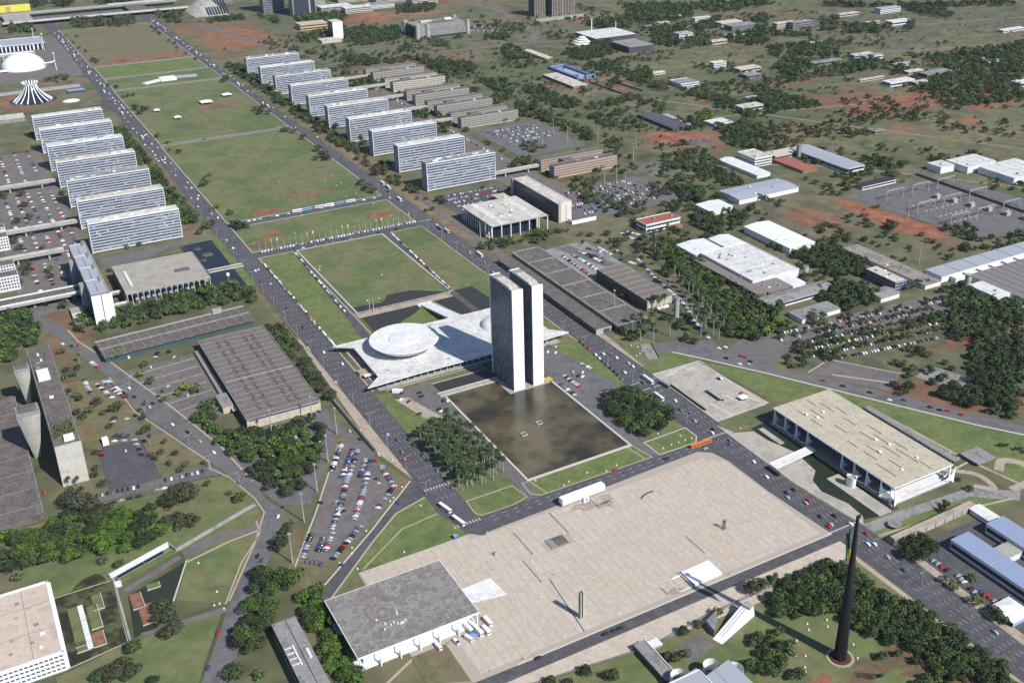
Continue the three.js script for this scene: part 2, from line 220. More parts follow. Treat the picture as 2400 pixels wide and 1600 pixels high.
// parking on both sides of the reflecting pool
road(sheet([[-92, -52], [-57, -50], [-57, 124], [-66, 124], [-66, 20], [-83, -18]], 0.14), 'grey lot between the palms and the reflecting pool', M.asphaltGrey);
road(sheet([[37, -50], [60, -72], [72, -40], [84, 40], [62, 60], [48, 58], [49, 122], [39, 123], [37, 0]], 0.14), 'grey lot between the reflecting pool and the north avenue', M.asphaltGrey);
road(sheet([[39, 122], [49, 122], [49.5, 147], [44, 147], [39, 125]], 0.17), 'short lane joining the pool side to the plaza street', M.asphaltGrey);
road(sheet([[-66, 122], [-57, 122], [-56.5, 143], [-62, 147], [-68, 147]], 0.17), 'short lane between palms and pool', M.asphaltGrey);
struct('terrace', sheet([[-95, -40], [-84, -38], [-70, 14], [-82, 14]], 0.17), M.path, 'tan pavement beside the grey lot', 'terrace');
lawnAt([[-107, -60], [-96, -52], [-92, -30], [-84, 10], [-70, 20], [-70, 24], [-107, 24]], M.lawnFresh, 'green verge between avenue and the grey lot');
lawnAt(rect(-107, 24, -62, 124), M.lawn, 'grass plot planted with the palm grove');
lawnAt([[-107, 126], [-69, 125], [-66, 143], [-80, 146.4], [-105, 146.4], [-108, 142]], M.lawnFresh, 'small green lawn at the street corner by the palms', 0.1); kerbAt([[-107, 125], [-69, 124.6], [-66, 143], [-80, 146.4], [-105, 146.4], [-108, 141]], true, 0.8, M.kerbTan);
lawnAt([[-61, 126], [39, 124], [43, 146], [-56, 146.4], [-62, 141]], M.lawnFresh, 'green lawn strip below the reflecting pool', 0.1); kerbAt([[-61, 126], [39, 124.4], [43, 146], [-56, 146.4], [-62, 141]], true, 0.9, M.kerbTan); kerbAt([[-55, 126], [-51, 146]], false, 0.9, M.kerbTan); kerbAt([[34, 125], [37, 146]], false, 0.9, M.kerbTan);
lawnAt([[49.5, 126], [91, 124], [91, 139], [85, 146.4], [50, 146.4]], M.lawnFresh, 'green lawn corner below the clump of trees', 0.1); kerbAt([[49.5, 125.4], [91, 124], [91, 139], [85, 146.4], [50, 146.4]], true, 0.9, M.kerb);
lawnAt([[48, 56], [84, 42], [91, 60], [91, 123], [50, 124]], M.lawn, 'grass plot planted with the dense clump of trees');
lawnAt([[62, -74], [77, -74], [95, -58], [91, 34], [80, 38], [72, -40]], M.lawnFresh, 'green bank between congress lot and the north avenue', 0.1);
lawnAt(rect(-96, -59, -2, -49), M.lawnDry, 'olive planting bed in front of the congress', 0.1); kerbAt([[-96, -58.5], [-20, -58.5], [-2, -58]], false, 1.2, M.concrete, 0.4); kerbAt([[-57, -49], [-8, -49]], false, 1.2, M.concrete, 0.4);
{ const b = thing('footbridge', 'pale stone footbridge over the pool toward the towers', 'footbridge', -31, -26.5); part('deck', box(58, 0.5, 7, 0, 0.3, 0), M.concrete, b); part('rail', box(58, 0.5, 0.4, 0, 0.8, -3.3), M.kerb, b); part('rail', box(58, 0.5, 0.4, 0, 0.8, 3.3), M.kerb, b); }
// dirt verges along the avenues
const verge = (pts, label, mat = M.path, y = 0.04) => struct('verge', sheet(pts, y), mat, label, 'verge');
verge([[-129, 80], [-139, 30], [-136, -60], [-131, -190], [-129, -340], [-127, -340], [-127, -30], [-129, 80]], 'tan dirt verge along the south avenue');
verge([[-129, -190], [-137, -240], [-136, -345], [-128, -345]], 'dry grass verge beside the south avenue', M.lawnDry);
{ const w = thing('trench_wall', 'low dark retaining wall along the dirt verge of the south avenue', 'wall', -141, -18, 0.02); part('wall', box(1.6, 1.6, 92), M.frameDark, w); part('coping', box(1, 0.3, 92, 1.2, 1.6, 0), M.concreteGrey, w); }
verge([[118, -255], [124, -255], [126, -60], [124, 25], [120, 30], [119, -60]], 'orange tan verge along the north avenue');
verge([[122, 300], [128, 318], [126, 440], [118, 520], [117, 440], [122, 335]], 'tan verge of the avenue beside the low blue roofed blocks'); verge([[92, 314], [84, 330], [84, 520], [92, 520]], 'tan verge between the avenue and the dark shrubs');
// side lane, triangular car park and roads south of the avenue
road(sheet([[-132, 82], [-129, 100], [-133, 104], [-158, 112], [-182, 133], [-228, 176], [-233, 168], [-179, 124], [-162, 108], [-140, 92]], 0.16), 'lane from the south avenue toward the court roof'); kerbAt([[-132, 80], [-144, 91], [-162, 107], [-179, 122.5], [-233, 167]], false, 1, M.kerb); kerbAt([[-131, 105], [-157, 113], [-182, 134], [-228, 177]], false, 1.2, M.kerbTan);
lawnAt([[-155, -22], [-150, 4], [-133, 78], [-144, 91], [-162, 107], [-240, 160], [-246, 138], [-205, 80], [-160, -10]], M.lawnDry, 'olive grass rim of the triangular car park');
road(sheet([[-152, 4], [-146, 40], [-140, 76], [-144, 84], [-164, 104], [-184, 119], [-186, 124], [-222, 142], [-233, 136], [-205, 82], [-161, 4]], 0.12), 'triangular brown car park full of parked cars', M.asphaltWarm); kerbAt([[-238, 134], [-206, 82], [-161, 3]], false, 0.9);
road(sheet([[-160, -28], [-150, -30], [-140, 30], [-146, 40], [-152, 4]], 0.13), 'lane into the triangular car park', M.asphaltGrey);
lawnAt([[-130, 106], [-124, 160], [-204, 162], [-228, 178], [-182, 135], [-157, 114]], M.lawnFresh, 'green lawn wedge beside the plaza corner'); struct('footpath', ribbon([[-128, 128], [-160, 132], [-200, 160]], 1.2, 0.12), M.path, 'worn path across the lawn wedge', 'footpath');
lawnAt([[-228, 178], [-204, 164], [-204, 200], [-236, 200]], M.lawnDry, 'olive grass beside the court roof'); verge([[-122, 162], [-131, 128], [-126, 128], [-116, 162]], 'red earth strip by the bus stop', M.soil, 0.1);
road(sheet([[-340, -392], [-317, -330], [-312, -298], [-292, -235], [-263, -127], [-243, -44], [-232, 48], [-225, 70], [-252, 119], [-270, 150], [-300, 210], [-330, 260], [-344, 256], [-316, 206], [-284, 146], [-253, 95], [-237, 63], [-238, 43], [-247, 5], [-256, -24], [-272, -81], [-289, -133], [-299, -208], [-326, -306], [-352, -390]], 0.12), 'winding service road past the left office blocks', M.asphaltGrey); 
kerbAt([[-317, -330], [-312, -298], [-292, -235], [-263, -127], [-243, -44], [-234, 20]], false, 1.4, M.kerbTan); kerbAt([[-299, -208], [-291, -133], [-275, -84], [-256, -24], [-258, -14], [-248, 5], [-239, 43], [-238, 63], [-254, 95], [-285, 146]], false, 1.1, M.kerbTan);
road(sheet([[-350, -19], [-300, -19], [-256, -20], [-250, -2], [-300, -9], [-350, -11]], 0.13), 'side street lined with parked cars by the lawn', M.asphaltGrey);
road(sheet([[-328, -90], [-295, -86], [-292, -20], [-330, -22]], 0.13), 'small dark car park beside the concrete tower', M.asphalt);
road(sheet([[-318, -98], [-262, -92], [-262, -86], [-318, -92]], 0.14), 'short ramp road to the white tunnel mouth', M.asphaltGrey); road(sheet([[-318, -98], [-270, -140], [-264, -134], [-310, -94]], 0.14), 'curved lane by the tunnel mouth', M.asphaltGrey);
lawnAt([[-346, -220], [-300, -206], [-290, -133], [-256, -24], [-292, -22], [-295, -86], [-330, -90], [-342, -100]], M.lawnDry, 'planted verge with bushes between lots and service road', 0.05);
lawnAt([[-400, -6], [-300, -6], [-250, 0], [-239, 44], [-240, 62], [-300, 74], [-345, 84], [-400, 84]], M.lawn, 'broad lawn beside the wooded strip', 0.05);
lawnAt([[-300, 74], [-240, 64], [-254, 96], [-286, 148], [-314, 128], [-299, 92]], M.lawn, 'lawn beside the triangular pond', 0.07);
lawnAt([[-345, 152], [-290, 150], [-318, 206], [-346, 258], [-390, 262], [-390, 162]], M.lawn, 'lawn below the pond court', 0.07);
road(sheet([[-300, 78], [-270, 70], [-252, 76], [-242, 70], [-240, 78], [-252, 84], [-270, 78], [-298, 88]], 0.15), 'curved drive to the low white office', M.asphaltWarm);
road(sheet([[-340, 148], [-290, 150], [-286, 156], [-340, 151]], 0.15), 'drive below the pond', M.asphaltWarm);
struct('footpath', ribbon([[-304, 76], [-241, 50]], 4, 0.16), M.concrete, 'straight pale path across the lawn', 'footpath'); kerbAt([[-299, 92], [-268, 84], [-246, 82]], false, 1.4, M.kerbTan); kerbAt([[-246, 70], [-248, 86], [-268, 112], [-288, 148]], false, 1, M.kerbTan);
// left car parks
road(sheet([[-300, -212], [-224, -216], [-221, -90], [-256, -82], [-262, -105]], 0.1), 'terraced brown car park between ribbed roofs', M.asphaltWarm);
for (let i = 0; i < 7; i++) kerbAt([[-284 + i * 5, -200 + i * 17], [-226, -206 + i * 17]], false, 0.7, M.concrete, 0.3);
verge([[-223, -216], [-217, -216], [-216, -90], [-222, -90]], 'paved walk beside the ribbed roof', M.concrete, 0.14);
road(sheet([[-236, -52], [-150, -56], [-158, -8], [-206, 70], [-226, 60], [-240, 0]], 0.07), 'leafy car park under trees', M.asphaltGrey);
road(sheet(rect(-350, -1000, -266, -380), 0.03), 'long grey car park behind the left office slabs', M.asphaltWarm);
// the north side
road(sheet([[160, -12], [206, 8], [201, 36], [216, 78], [244, 116], [292, 196], [330, 264], [380, 350], [372, 358], [318, 272], [298, 243], [233, 130], [209, 88], [174, 31], [160, 12], [140, 0]], 0.1), 'curving road behind the white palace', M.asphaltGrey); kerbAt([[160, 10], [174, 31], [209, 88], [233, 130], [298, 243], [318, 272]], false, 1.8, M.kerb);
road(sheet([[195, -270], [214, -268], [238, -160], [250, -60], [250, 30], [330, 36], [455, 50], [560, 92], [550, 100], [450, 76], [330, 62], [262, 60], [216, 78], [201, 36], [232, 20], [234, -60], [224, -160]], 0.08), 'road lined with parked cars beside the palm row', M.asphaltGrey);
for (let i = 0; i < 3; i++) road(sheet([[250, 46 + i * 14 - 22], [560, 92 + i * 16 - 40], [558, 98 + i * 16 - 40], [250, 52 + i * 14 - 22]], 0.11), 'aisle of the tree shaded car park', M.asphaltWarm);
road(sheet([[240, 104], [274, 95], [310, 148], [278, 166]], 0.12), 'empty brown car park by the curving road', M.asphaltWarm); kerbAt([[256, 118], [290, 156]], false, 2.2, M.kerbTan); kerbAt([[240, 104], [274, 95], [310, 148]], false, 0.9, M.kerb);
road(sheet([[316, 158], [344, 150], [356, 188], [330, 196]], 0.12), 'small grey lot under dark trees', M.concreteGrey);
road(sheet([[120, 35], [169, 37], [176, 128], [118, 131]], 0.13), 'sandy visitor car park beside the palace', M.forecourt); kerbAt(rect(120, 36, 171, 128), true, 0.9, M.kerb);
for (const [a, b] of [[[128, 44], [142, 43]], [[134, 40], [154, 39]], [[150, 45], [160, 44]], [[132, 104], [136, 128]], [[150, 96], [158, 118]], [[162, 100], [170, 122]]]) kerbAt([a, b], false, 2.2, M.kerb, 0.3);
lawnAt([[171, 36], [208, 90], [232, 131], [298, 244], [320, 275], [300, 330], [258, 322], [247, 270], [218, 262], [216, 150], [180, 126]], M.lawnFresh, 'broad green lawn behind the white palace');
lawnAt([[120, 20], [158, 0], [172, 34], [120, 34]], M.lawnFresh, 'green lawn left of the sandy car park'); lawnAt([[128, -46], [158, -40], [158, 0], [122, 18], [124, -20]], M.lawn, 'lawn beyond the north avenue');
{ const s = thing('loading_pad', 'grey ribbed pad sunk in the lawn', 'pad', 142, -2, -0.35); part('deck', box(11, 0.6, 30), M.concreteGrey, s); part('wall', box(0.8, 1.6, 30, 6, 0, 0), M.concreteDark, s); }
lawnAt([[116, 133], [152, 130], [156, 149], [136, 151.5], [122, 150]], M.lawn, 'lawn corner beside the palace pool');
struct('plaza', sheet([[115, 133], [121, 151], [135, 157], [136, 173], [143, 198], [139, 225], [128, 234], [124, 248], [130, 269], [128, 286], [121, 294], [118, 270], [114, 230], [114, 180]], 0.2), M.forecourt, 'pale paved forecourt of the white palace', 'plaza');
pool([[136, 152], [157, 150], [157, 292], [150, 292], [139, 292], [127, 289], [130, 269], [124, 248], [128, 234], [139, 225], [143, 198], [136, 173]], M.waterGreen, 'dark green pool in front of the white palace', 0.1);
road(sheet([[121, 293], [150, 294], [220, 300], [250, 322], [240, 330], [212, 308], [160, 304], [120, 303]], 0.15), 'drive around the end of the palace', M.concreteGrey);
lawnAt([[119, 302], [212, 307], [240, 330], [196, 326], [122, 312]], M.lawnFresh, 'green strip along the retaining wall'); struct('footpath', ribbon([[121, 308], [200, 318], [240, 326]], 2.2, 0.16), M.path, 'tan path on the green strip', 'footpath');
struct('footpath', ribbon(smooth([[222, 272], [240, 292], [236, 310], [226, 300]], 6, false), 5, 0.16), M.path, 'curved tan garden path at the palace end', 'footpath');
struct('footpath', ribbon(smooth([[258, 296], [272, 288], [282, 300], [268, 316], [246, 318]], 6, false), 7, 0.16), M.path, 'hook shaped tan path in the palace garden', 'footpath');
road(sheet([[128, 328], [206, 330], [206, 420], [118, 520], [125, 440]], 0.06), 'dark car park between the avenue and blue roofed blocks', M.asphalt);
struct('substation_yard', sheet([[605, -233], [770, -224], [800, -60], [700, -28], [632, -38]], 0.1), M.asphaltGrey, 'dark gravel yard of the power substation', 'yard');
// right hand streets and lots
road(sheet(rect(128, -520, 138, -60), 0.05), 'service lane along the north avenue', M.asphaltWarm); road(sheet([[168, -270], [236, -272], [238, -160], [170, -172]], 0.07), 'car park behind the low brown roof', M.concreteGrey);
road(sheet(rect(148, -505, 240, -420), 0.05), 'car park before the first right slab', M.asphalt); road(sheet(rect(252, -1100, 312, -340), 0.03), 'service street behind the right office slabs', M.asphaltWarm);
road(sheet(rect(330, -760, 440, -600), 0.05), 'far car park with red earth rim', M.asphaltGrey); road(sheet([[250, -420], [420, -440], [440, -330], [262, -330]], 0.05), 'tree shaded car park behind the palace of justice', M.asphaltGrey);
road(sheet([[290, -1332], [374, -1343], [700, -1316], [1200, -1215], [1200, -1207], [690, -1304], [374, -1332], [290, -1320]], 0.06), 'long pale road across the dry land', M.asphaltWarm);
road(sheet([[290, -1414], [360, -1450], [700, -1400], [702, -1390], [360, -1438], [290, -1402]], 0.06), 'curving road beyond the last slab', M.asphaltGrey);
road(ribbon([[180, -1925], [230, -1640], [300, -1430]], 16, 0.06), 'road beside the red field', M.asphaltWarm);
road(ribbon([[760, -2400], [860, -1700], [800, -1400], [740, -1310]], 18, 0.06), 'far road toward the building site', M.asphaltWarm);
for (const p of [[[560, -1010], [720, -700], [900, -380], [1000, -200]], [[880, -960], [1500, -790], [2200, -640]], [[820, -1180], [1400, -1060], [2100, -900]], [[520, -420], [660, -350], [860, -90]], [[640, -640], [980, -560]], [[1000, -1500], [1500, -1500], [2400, -1180]], [[640, -1240], [780, -800], [800, -780]]]) road(ribbon(smooth(p, 8, false).map(q => [q[0] + rr(-1, 1), q[1] + rr(-1, 1)]), 6, 0.05), 'pale dirt track across the open land', M.track);
// bus station deck approach and cathedral square
struct('plaza', sheet([[-129, -1906], [-131, -1490], [-300, -1490], [-320, -1906]], 0.06), M.asphaltWarm, 'broad pale square around the white dome', 'plaza');
struct('plaza', sheet(rect(-320, -1420, -150, -1392), 0.06), M.concrete, 'paved walk by the cathedral', 'plaza');
// ---------- lane markings ----------
{
  const dash = [], line = [];
  for (const lx of [-123.9, -120.5, -117, -113.6, -110.2]) for (let z = -1000; z < 120; z += 11) dash.push(sheet(rect(lx - 0.1, z, lx + 0.1, z + 3.4), 0.2));
  for (const lx of [97.8, 101.5, 105.3, 109, 112.8]) for (let z = -900; z < 500; z += 9) { const o = clamp((z + 600) / 600) * 2.5; dash.push(sheet(rect(lx + o - 0.11, z, lx + o + 0.11, z + 3.4), 0.2)); }
  for (const z of [151, 155.5]) for (let x = -100; x < 80; x += 9) dash.push(sheet(rect(x, z, x + 3.6, z + 0.3), 0.22));
  for (const z of [88, 140]) for (let x = -128; x < -108; x += 2.4) line.push(sheet(rect(x, z + 8, x + 1, z + 11), 0.21));
  line.push(sheet(rect(92, 42, 119, 42.8), 0.22), sheet(rect(93, 55, 118, 55.8), 0.22), sheet(rect(92, 146, 118, 147), 0.22), sheet(rect(95, -430, 113, -429), 0.22), sheet(rect(92, 288, 119, 289), 0.22));
  stuff(struct('lane_markings', [...dash, ...line], M.paint, 'white dashed lane lines painted on the avenues', 'markings'));
}

// ---------- stone plaza: slabs with open joints ----------
{
  const tones = [[0.465, 0.39, 0.315], [0.472, 0.398, 0.322], [0.46, 0.396, 0.326], [0.478, 0.404, 0.328], [0.464, 0.402, 0.334], [0.456, 0.394, 0.328]];
  const mats = tones.map((t, i) => std(mottle(128, 26, [t, t.map(v => v * 1.07), t.map(v => v * 0.9), t], 4, 0.2, 80 + i), 0.95));
  const base = struct('plaza', sheet([[-204, 162], [-122, 161], [-90, 165], [-12, 162], [40, 159.5], [78, 158], [87, 165], [90.5, 181], [90.5, 228], [95, 290], [-153, 290], [-181, 289.5], [-204, 276]], 0.1), std([0.385, 0.322, 0.262], 1), 'huge plaza of worn beige stone slabs', 'plaza');
  const inside = (x, z) => z > 164 - (x < -120 ? 2 : 0) && z < 289 && x > -203.5 && (x < -150 || z < 289) && !(x < -180 && z > 250) && x < (z < 175 ? 76 + (z - 160) * 0.7 : z < 230 ? 89.5 : 89.5 + (z - 230) * 0.07) && !(x < -12 && x > -110 && z < 166.5) && !(x > -80.5 && x < -67.5 && z > 195.5 && z < 205.5) && !(x < -156 && x > -237 && z > 190 && z < 251);
  const S = 5.6, cells = [];
  for (let x = -203 + S / 2; x < 92; x += S) for (let z = 162 + S / 2; z < 290; z += S) if (inside(x - 2.4, z - 2.4) && inside(x + 2.4, z + 2.4) && inside(x + 2.4, z - 2.4) && inside(x - 2.4, z + 2.4)) cells.push([x, z, fbm((x + 300) / 40, (z + 300) / 40, 64, 3, 5)]);
  cells.sort((a, b) => b[1] - a[1]);
  const geos = Array.from({ length: 10 }, () => { const g = box(S - 0.13, 0.12, S - 0.13, 0, 0.1, 0); g.userData.off = [rnd() * 26, rnd() * 26]; return boxUV(g); }), rest = mats.map(() => []);
  cells.forEach(([x, z, n], i) => {
    const k = Math.floor(clamp(n * 9 - 2 + rr(-0.8, 0.8), 0, 5.9)), g = pick(geos);
    if (i < 300) { const m = part('slab', g, mats[k], base); m.position.set(x, rr(-0.01, 0.01), z); }
    else rest[k].push(g.clone().translate(x, 0, z));
  });
  rest.forEach((r, k) => { if (r.length) { r.forEach(g => g.userData.uv = 1); const m = mergeGeometries(r); m.userData.uv = 1; stuff(part('slab_field', m, mats[k], base)); } });
  struct('plaza', sheet([[-160, 299], [94, 298.8], [95, 313], [88, 315.5], [25, 312], [12, 320], [-84, 315], [-157, 306], [-230, 310], [-230, 300]], 0.14), mats[1], 'lower strip of worn plaza stone beyond the street', 'plaza');
  kerbAt([[-153, 289.6], [95, 289.6]], false, 1, M.kerb, 0.3); kerbAt([[-110, 165], [-126, 240], [-138, 283], [-150, 289]], false, 0.5, M.kerb, 0.26);
  for (const [a, b] of [[[-95, 176], [-95, 204]], [[-62, 168], [-62, 196]], [[-104, 206], [-104, 232]], [[6, 240], [6, 262]], [[-40, 276], [-40, 283]], [[-104, 286], [-98, 232]]]) struct('drain', ribbon([a, b], 0.7, 0.235), M.frameDark, 'dark drain slot between plaza slabs', 'drain');
}
lawnAt([[-205, 252], [-182, 252], [-182, 288], [-205, 276]], M.lawnDry, 'patch of olive grass below the court roof', 0.3); lawnAt([[-250, 258], [-206, 278], [-184, 290], [-240, 296]], M.lawnFresh, 'green lawn below the court roof', 0.16); kerbAt([[-240, 272], [-205, 254], [-182, 252]], false, 1.6, M.kerbTan);
lawnAt([[-160, 306], [-86, 315], [12, 320.5], [26, 312.5], [88, 316], [90, 520], [-200, 520], [-200, 310]], M.lawn, 'wooded lawn below the plaza strip', 0.05);
for (const [x, z, a, b] of [[34, 398, 20, 9], [8, 402, 14, 6], [55, 412, 18, 7], [-10, 392, 8, 6], [70, 436, 22, 8]]) struct('bare_earth', sheet(smooth(circ(x, z, a, 16, b).map(p => [p[0] + rr(-a, a) * 0.22, p[1] + rr(-b, b) * 0.35])), 0.09), M.soil, 'ragged red earth patch beside the flag mast', 'earth');
for (const [x, z, a, b] of [[-30, 174, 17, 5], [-22, 180, 8, 3], [-34, 283, 6, 3]]) struct('dirt_stain', sheet(smooth(circ(x, z, a, 18, b).map(p => [p[0] + rr(-a, a) * 0.2, p[1] + rr(-b, b) * 0.4])), 0.245), M.dirtStone, 'brown dirt stain spread on the plaza stone', 'stain');

// ---------- foliage: leaf clumps spread through a crown's volume ----------
function leaves(n, size, at) {                                    // at() -> [x, y, z, nx, ny, nz]
  const pos = new Float32Array(n * 18), nor = new Float32Array(n * 18); const a = new THREE.Vector3(), b = new THREE.Vector3(), d = new THREE.Vector3(), q = new THREE.Vector3();
  for (let i = 0; i < n; i++) {
    const p = at(), s = size * rr(0.6, 1.35); d.set(rr(-1, 1), rr(-1, 1), rr(-1, 1)).normalize().lerp(q.set(p[3], p[4], p[5]), 0.45).normalize();
    a.set(rr(-1, 1), rr(-1, 1), rr(-1, 1)).cross(d).normalize().multiplyScalar(s / 2); b.crossVectors(d, a).multiplyScalar(rr(0.6, 1));
    const c = [[-1, -0.7], [1, -0.4], [0.5, 1], [-1, -0.7], [0.5, 1], [-0.8, 0.8]], nn = q.set(p[3], p[4], p[5]).multiplyScalar(0.75).addScaledVector(d, 0.55).normalize();
    c.forEach(([u, v], k) => { const o = i * 18 + k * 3; pos[o] = p[0] + a.x * u + b.x * v; pos[o + 1] = p[1] + a.y * u + b.y * v; pos[o + 2] = p[2] + a.z * u + b.z * v; nor[o] = nn.x; nor[o + 1] = nn.y; nor[o + 2] = nn.z; });
  }
  const g = new THREE.BufferGeometry(); g.setAttribute('position', new THREE.BufferAttribute(pos, 3)); g.setAttribute('normal', new THREE.BufferAttribute(nor, 3)); return g;
}
// several lobes of different size; leaves lie mostly near each lobe's skin, a few inside and stray ones outside
function crown(lobes, n, size) {
  const w = lobes.map(l => l[3] * l[3]); const tot = w.reduce((a, b) => a + b);
  return leaves(n, size, () => {
    let k = 0, r = rnd() * tot; while (r > w[k] && k < lobes.length - 1) r -= w[k++]; const [x, y, z, R, f = 0.8] = lobes[k];
    const u = rr(-0.75, 1), t = rr(0, 2 * Math.PI), c = Math.sqrt(Math.max(0, 1 - u * u)), dx = c * Math.cos(t), dz = c * Math.sin(t), rad = R * (rnd() < 0.8 ? rr(0.82, 1.06) : rr(0.4, 0.85));
    return [x + dx * rad, y + u * rad * f, z + dz * rad, dx, u, dz];
  });
}
const leafBall = (r, h, n, s) => leaves(n, s, () => { const u = rnd(), t = rr(0, 6.283), q = r * Math.sqrt(rnd()); return [q * Math.cos(t), h * u, q * Math.sin(t), 0.4 * Math.cos(t), 0.8, 0.4 * Math.sin(t)]; });
const leafBox = (a, h, b, n, s) => leaves(n, s, () => [rr(-a, a), rr(0, h), rr(-b, b), rr(-0.4, 0.4), 0.8, rr(-0.4, 0.4)]);
const leafMat = c => std(c, 1);
const G = { dark: leafMat([0.037, 0.056, 0.021]), mid: leafMat([0.056, 0.084, 0.026]), bright: leafMat([0.068, 0.115, 0.022]), vivid: leafMat([0.085, 0.155, 0.022]), olive: leafMat([0.066, 0.07, 0.03]), grey: leafMat([0.075, 0.085, 0.05]), lime: leafMat([0.13, 0.17, 0.025]), yellow: leafMat([0.3, 0.24, 0.02]), brown: leafMat([0.1, 0.075, 0.045]), purple: leafMat([0.1, 0.06, 0.085]), palm: leafMat([0.038, 0.06, 0.018]), palmDry: leafMat([0.058, 0.075, 0.027]) };

// ---------- congress ----------
const tint = (g, c) => { const n = g.attributes.position.count, a = new Float32Array(n * 3); for (let i = 0; i < n; i++) a.set(c, i * 3); g.setAttribute('color', new THREE.BufferAttribute(a, 3)); return g; };
{
  const t = thing('congress_platform', 'low white congress building with pointed roof corners carrying the bowl and dome', 'building', 0, 0);
  const roof = [[-112, -148], [-96, -136], [-97, -72], [-112, -58], [-60, -60], [0, -60], [64, -60], [91, -62], [77, -77], [77, -136], [91, -150], [40, -148], [-30, -149]];
  part('roof', prism(roof, 6.9, 8), M.roofWhite, t);
  part('wall', [box(162, 6.9, 70, -9.5, 0, -104)], M.frameDark, t);
  const col = new THREE.BoxGeometry(0.5, 6.4, 0.5); for (let i = 0; i < 26; i++) { const c = part('column', col, M.white, t); c.position.set(-92 + i * 6.4, 3.4, -64); }
  part('floor', box(182, 0.6, 86, -10, 0.05, -104), M.concrete, t);
  for (const [z, w] of [[-63, 1.6], [-65, 0.5]]) part('sill', box(168, w, 0.5, -10, 0.6, z + 2), M.concrete, t);
  const b = part('side_entrance', box(12, 2.6, 8, -100, 0.1, -98), M.path, t); part('canopy', box(11, 0.5, 5, -99, 3, -88), M.white, b);
  part('roof_joint', box(160, 0.06, 0.7, -8, 8, -72), M.shade, t); part('roof_joint', box(0.5, 0.06, 84, -22, 8, -104), M.shade, t);
  for (const [x, z] of [[-70, -66], [-30, -70], [-16, -142], [20, -66], [-85, -78]]) part('hatch', box(1.6, 0.5, 1.2, x, 8, z), M.frame, t);
  const u = thing('assembly_bowl', 'wide white upturned bowl resting on the flat congress roof', 'bowl', -55.5, -111.5, 0, undefined, 8);
  const pr = []; for (let i = 0; i <= 14; i++) { const a = i / 14; pr.push([13 + 18.5 * Math.pow(a, 0.62), 0.01 + 9.4 * Math.pow(a, 1.25)]); }
  pr.push([32, 9.6], [31.6, 10], [30.6, 9.95], [14.2, 9.1]);
  part('shell', new THREE.LatheGeometry(pr.map(p => new THREE.Vector2(...p)), 72), M.white, u);
  const pr2 = [[14.2, 9.1], [13.6, 9.9], [12.8, 9.9], [6, 10.5], [0.01, 10.7]]; part('crown_disc', new THREE.LatheGeometry(pr2.map(p => new THREE.Vector2(...p)), 60), M.white, u);
  const d = thing('senate_dome', 'low white dome on the congress roof beside the twin towers', 'dome', 41, -110, 0, undefined, 8);
  const pd = []; for (let i = 0; i <= 12; i++) { const a = i / 12 * Math.PI / 2; pd.push(new THREE.Vector2(Math.max(0.01, 17 * Math.cos(a)), 8.4 * Math.sin(a))); } part('shell', new THREE.LatheGeometry(pd, 56), M.white, d); part('base_ring', new THREE.LatheGeometry([[17.4, 0], [17.4, 0.5], [16.6, 0.6]].map(p => new THREE.Vector2(...p)), 56), M.white, d);
  // ramp
  const r = thing('access_ramp', 'white marble ramp forking up from the lawn to the congress roof', 'ramp');
  const slope = (a, b, w, y0, y1, th = 0.7) => { const d = new THREE.Vector2(b[0] - a[0], b[1] - a[1]), L = Math.hypot(d.x, d.y, y1 - y0); const g = new THREE.BoxGeometry(w, th, L); g.rotateX(-Math.atan2(y1 - y0, Math.hypot(d.x, d.y))); g.rotateY(Math.atan2(d.x, d.y)); return g.translate((a[0] + b[0]) / 2, (y0 + y1) / 2 - th / 2, (a[1] + b[1]) / 2); };
  part('deck', slope([4, -205], [9, -147], 7, 0.4, 8), M.white, r); part('deck', slope([10, -205], [20, -147], 7, 0.4, 5.2), M.white, r); part('landing', box(16, 0.6, 7, 6, 0.05, -206), M.white, r);
  part('rail', slope([0.6, -205], [5.6, -147], 0.35, 1.2, 8.9, 0.9), M.white, r); part('rail', slope([13.4, -205], [23.4, -147], 0.35, 1.2, 6, 0.9), M.white, r);
  // towers
  const makeTower = (x, lab) => {
    const w = 10.4, dep = 42, H = 95, g = thing('office_tower', lab, 'tower', x, -20.5);
    part('end_wall', box(w, H, 1.2, 0, 0, dep / 2 - 0.6), M.marble, g); part('end_wall', box(w, H, 1.2, 0, 0, -dep / 2 + 0.6), M.marble, g);
    part('core', box(w - 1.2, H - 1, dep - 2.4, 0, 0, 0), M.frameDark, g);
    for (const s of [-1, 1]) for (let f = 0; f < 28; f++) {
      const y = 2.4 + f * 3.26, pg = []; for (let i = 0; i < 16; i++) pg.push(tint(new THREE.BoxGeometry(0.12, 2.2, 2.2).translate(s * (w / 2 - 0.52), y + 1.6, -dep / 2 + 3.2 + i * 2.373), pick([[0.085, 0.1, 0.14], [0.12, 0.135, 0.175], [0.16, 0.175, 0.21], [0.27, 0.28, 0.3], [0.1, 0.115, 0.155]])));
      stuff(part('window_row', pg, paneMat, g)); const sl = part('floor_slab', slabG, slabM, g); sl.position.set(s * (w / 2 - 0.42), y + 0.2, 0);
    }
    for (const s of [-1, 1]) { const mg = []; for (let i = 0; i <= 16; i++) mg.push(box(0.2, H - 4, 0.14, s * (w / 2 - 0.3), 2, -dep / 2 + 2 + i * 2.373)); stuff(part('mullions', mg, slabM, g)); }
    part('roof', box(w - 0.6, 0.4, dep - 2.4, 0, H - 1.2, 0), M.roofTan, g);
    part('parapet', [box(0.5, 1.4, dep - 2.4, -w / 2 + 0.3, H - 1.2, 0), box(0.5, 1.4, dep - 2.4, w / 2 - 0.3, H - 1.2, 0)], M.frame, g);
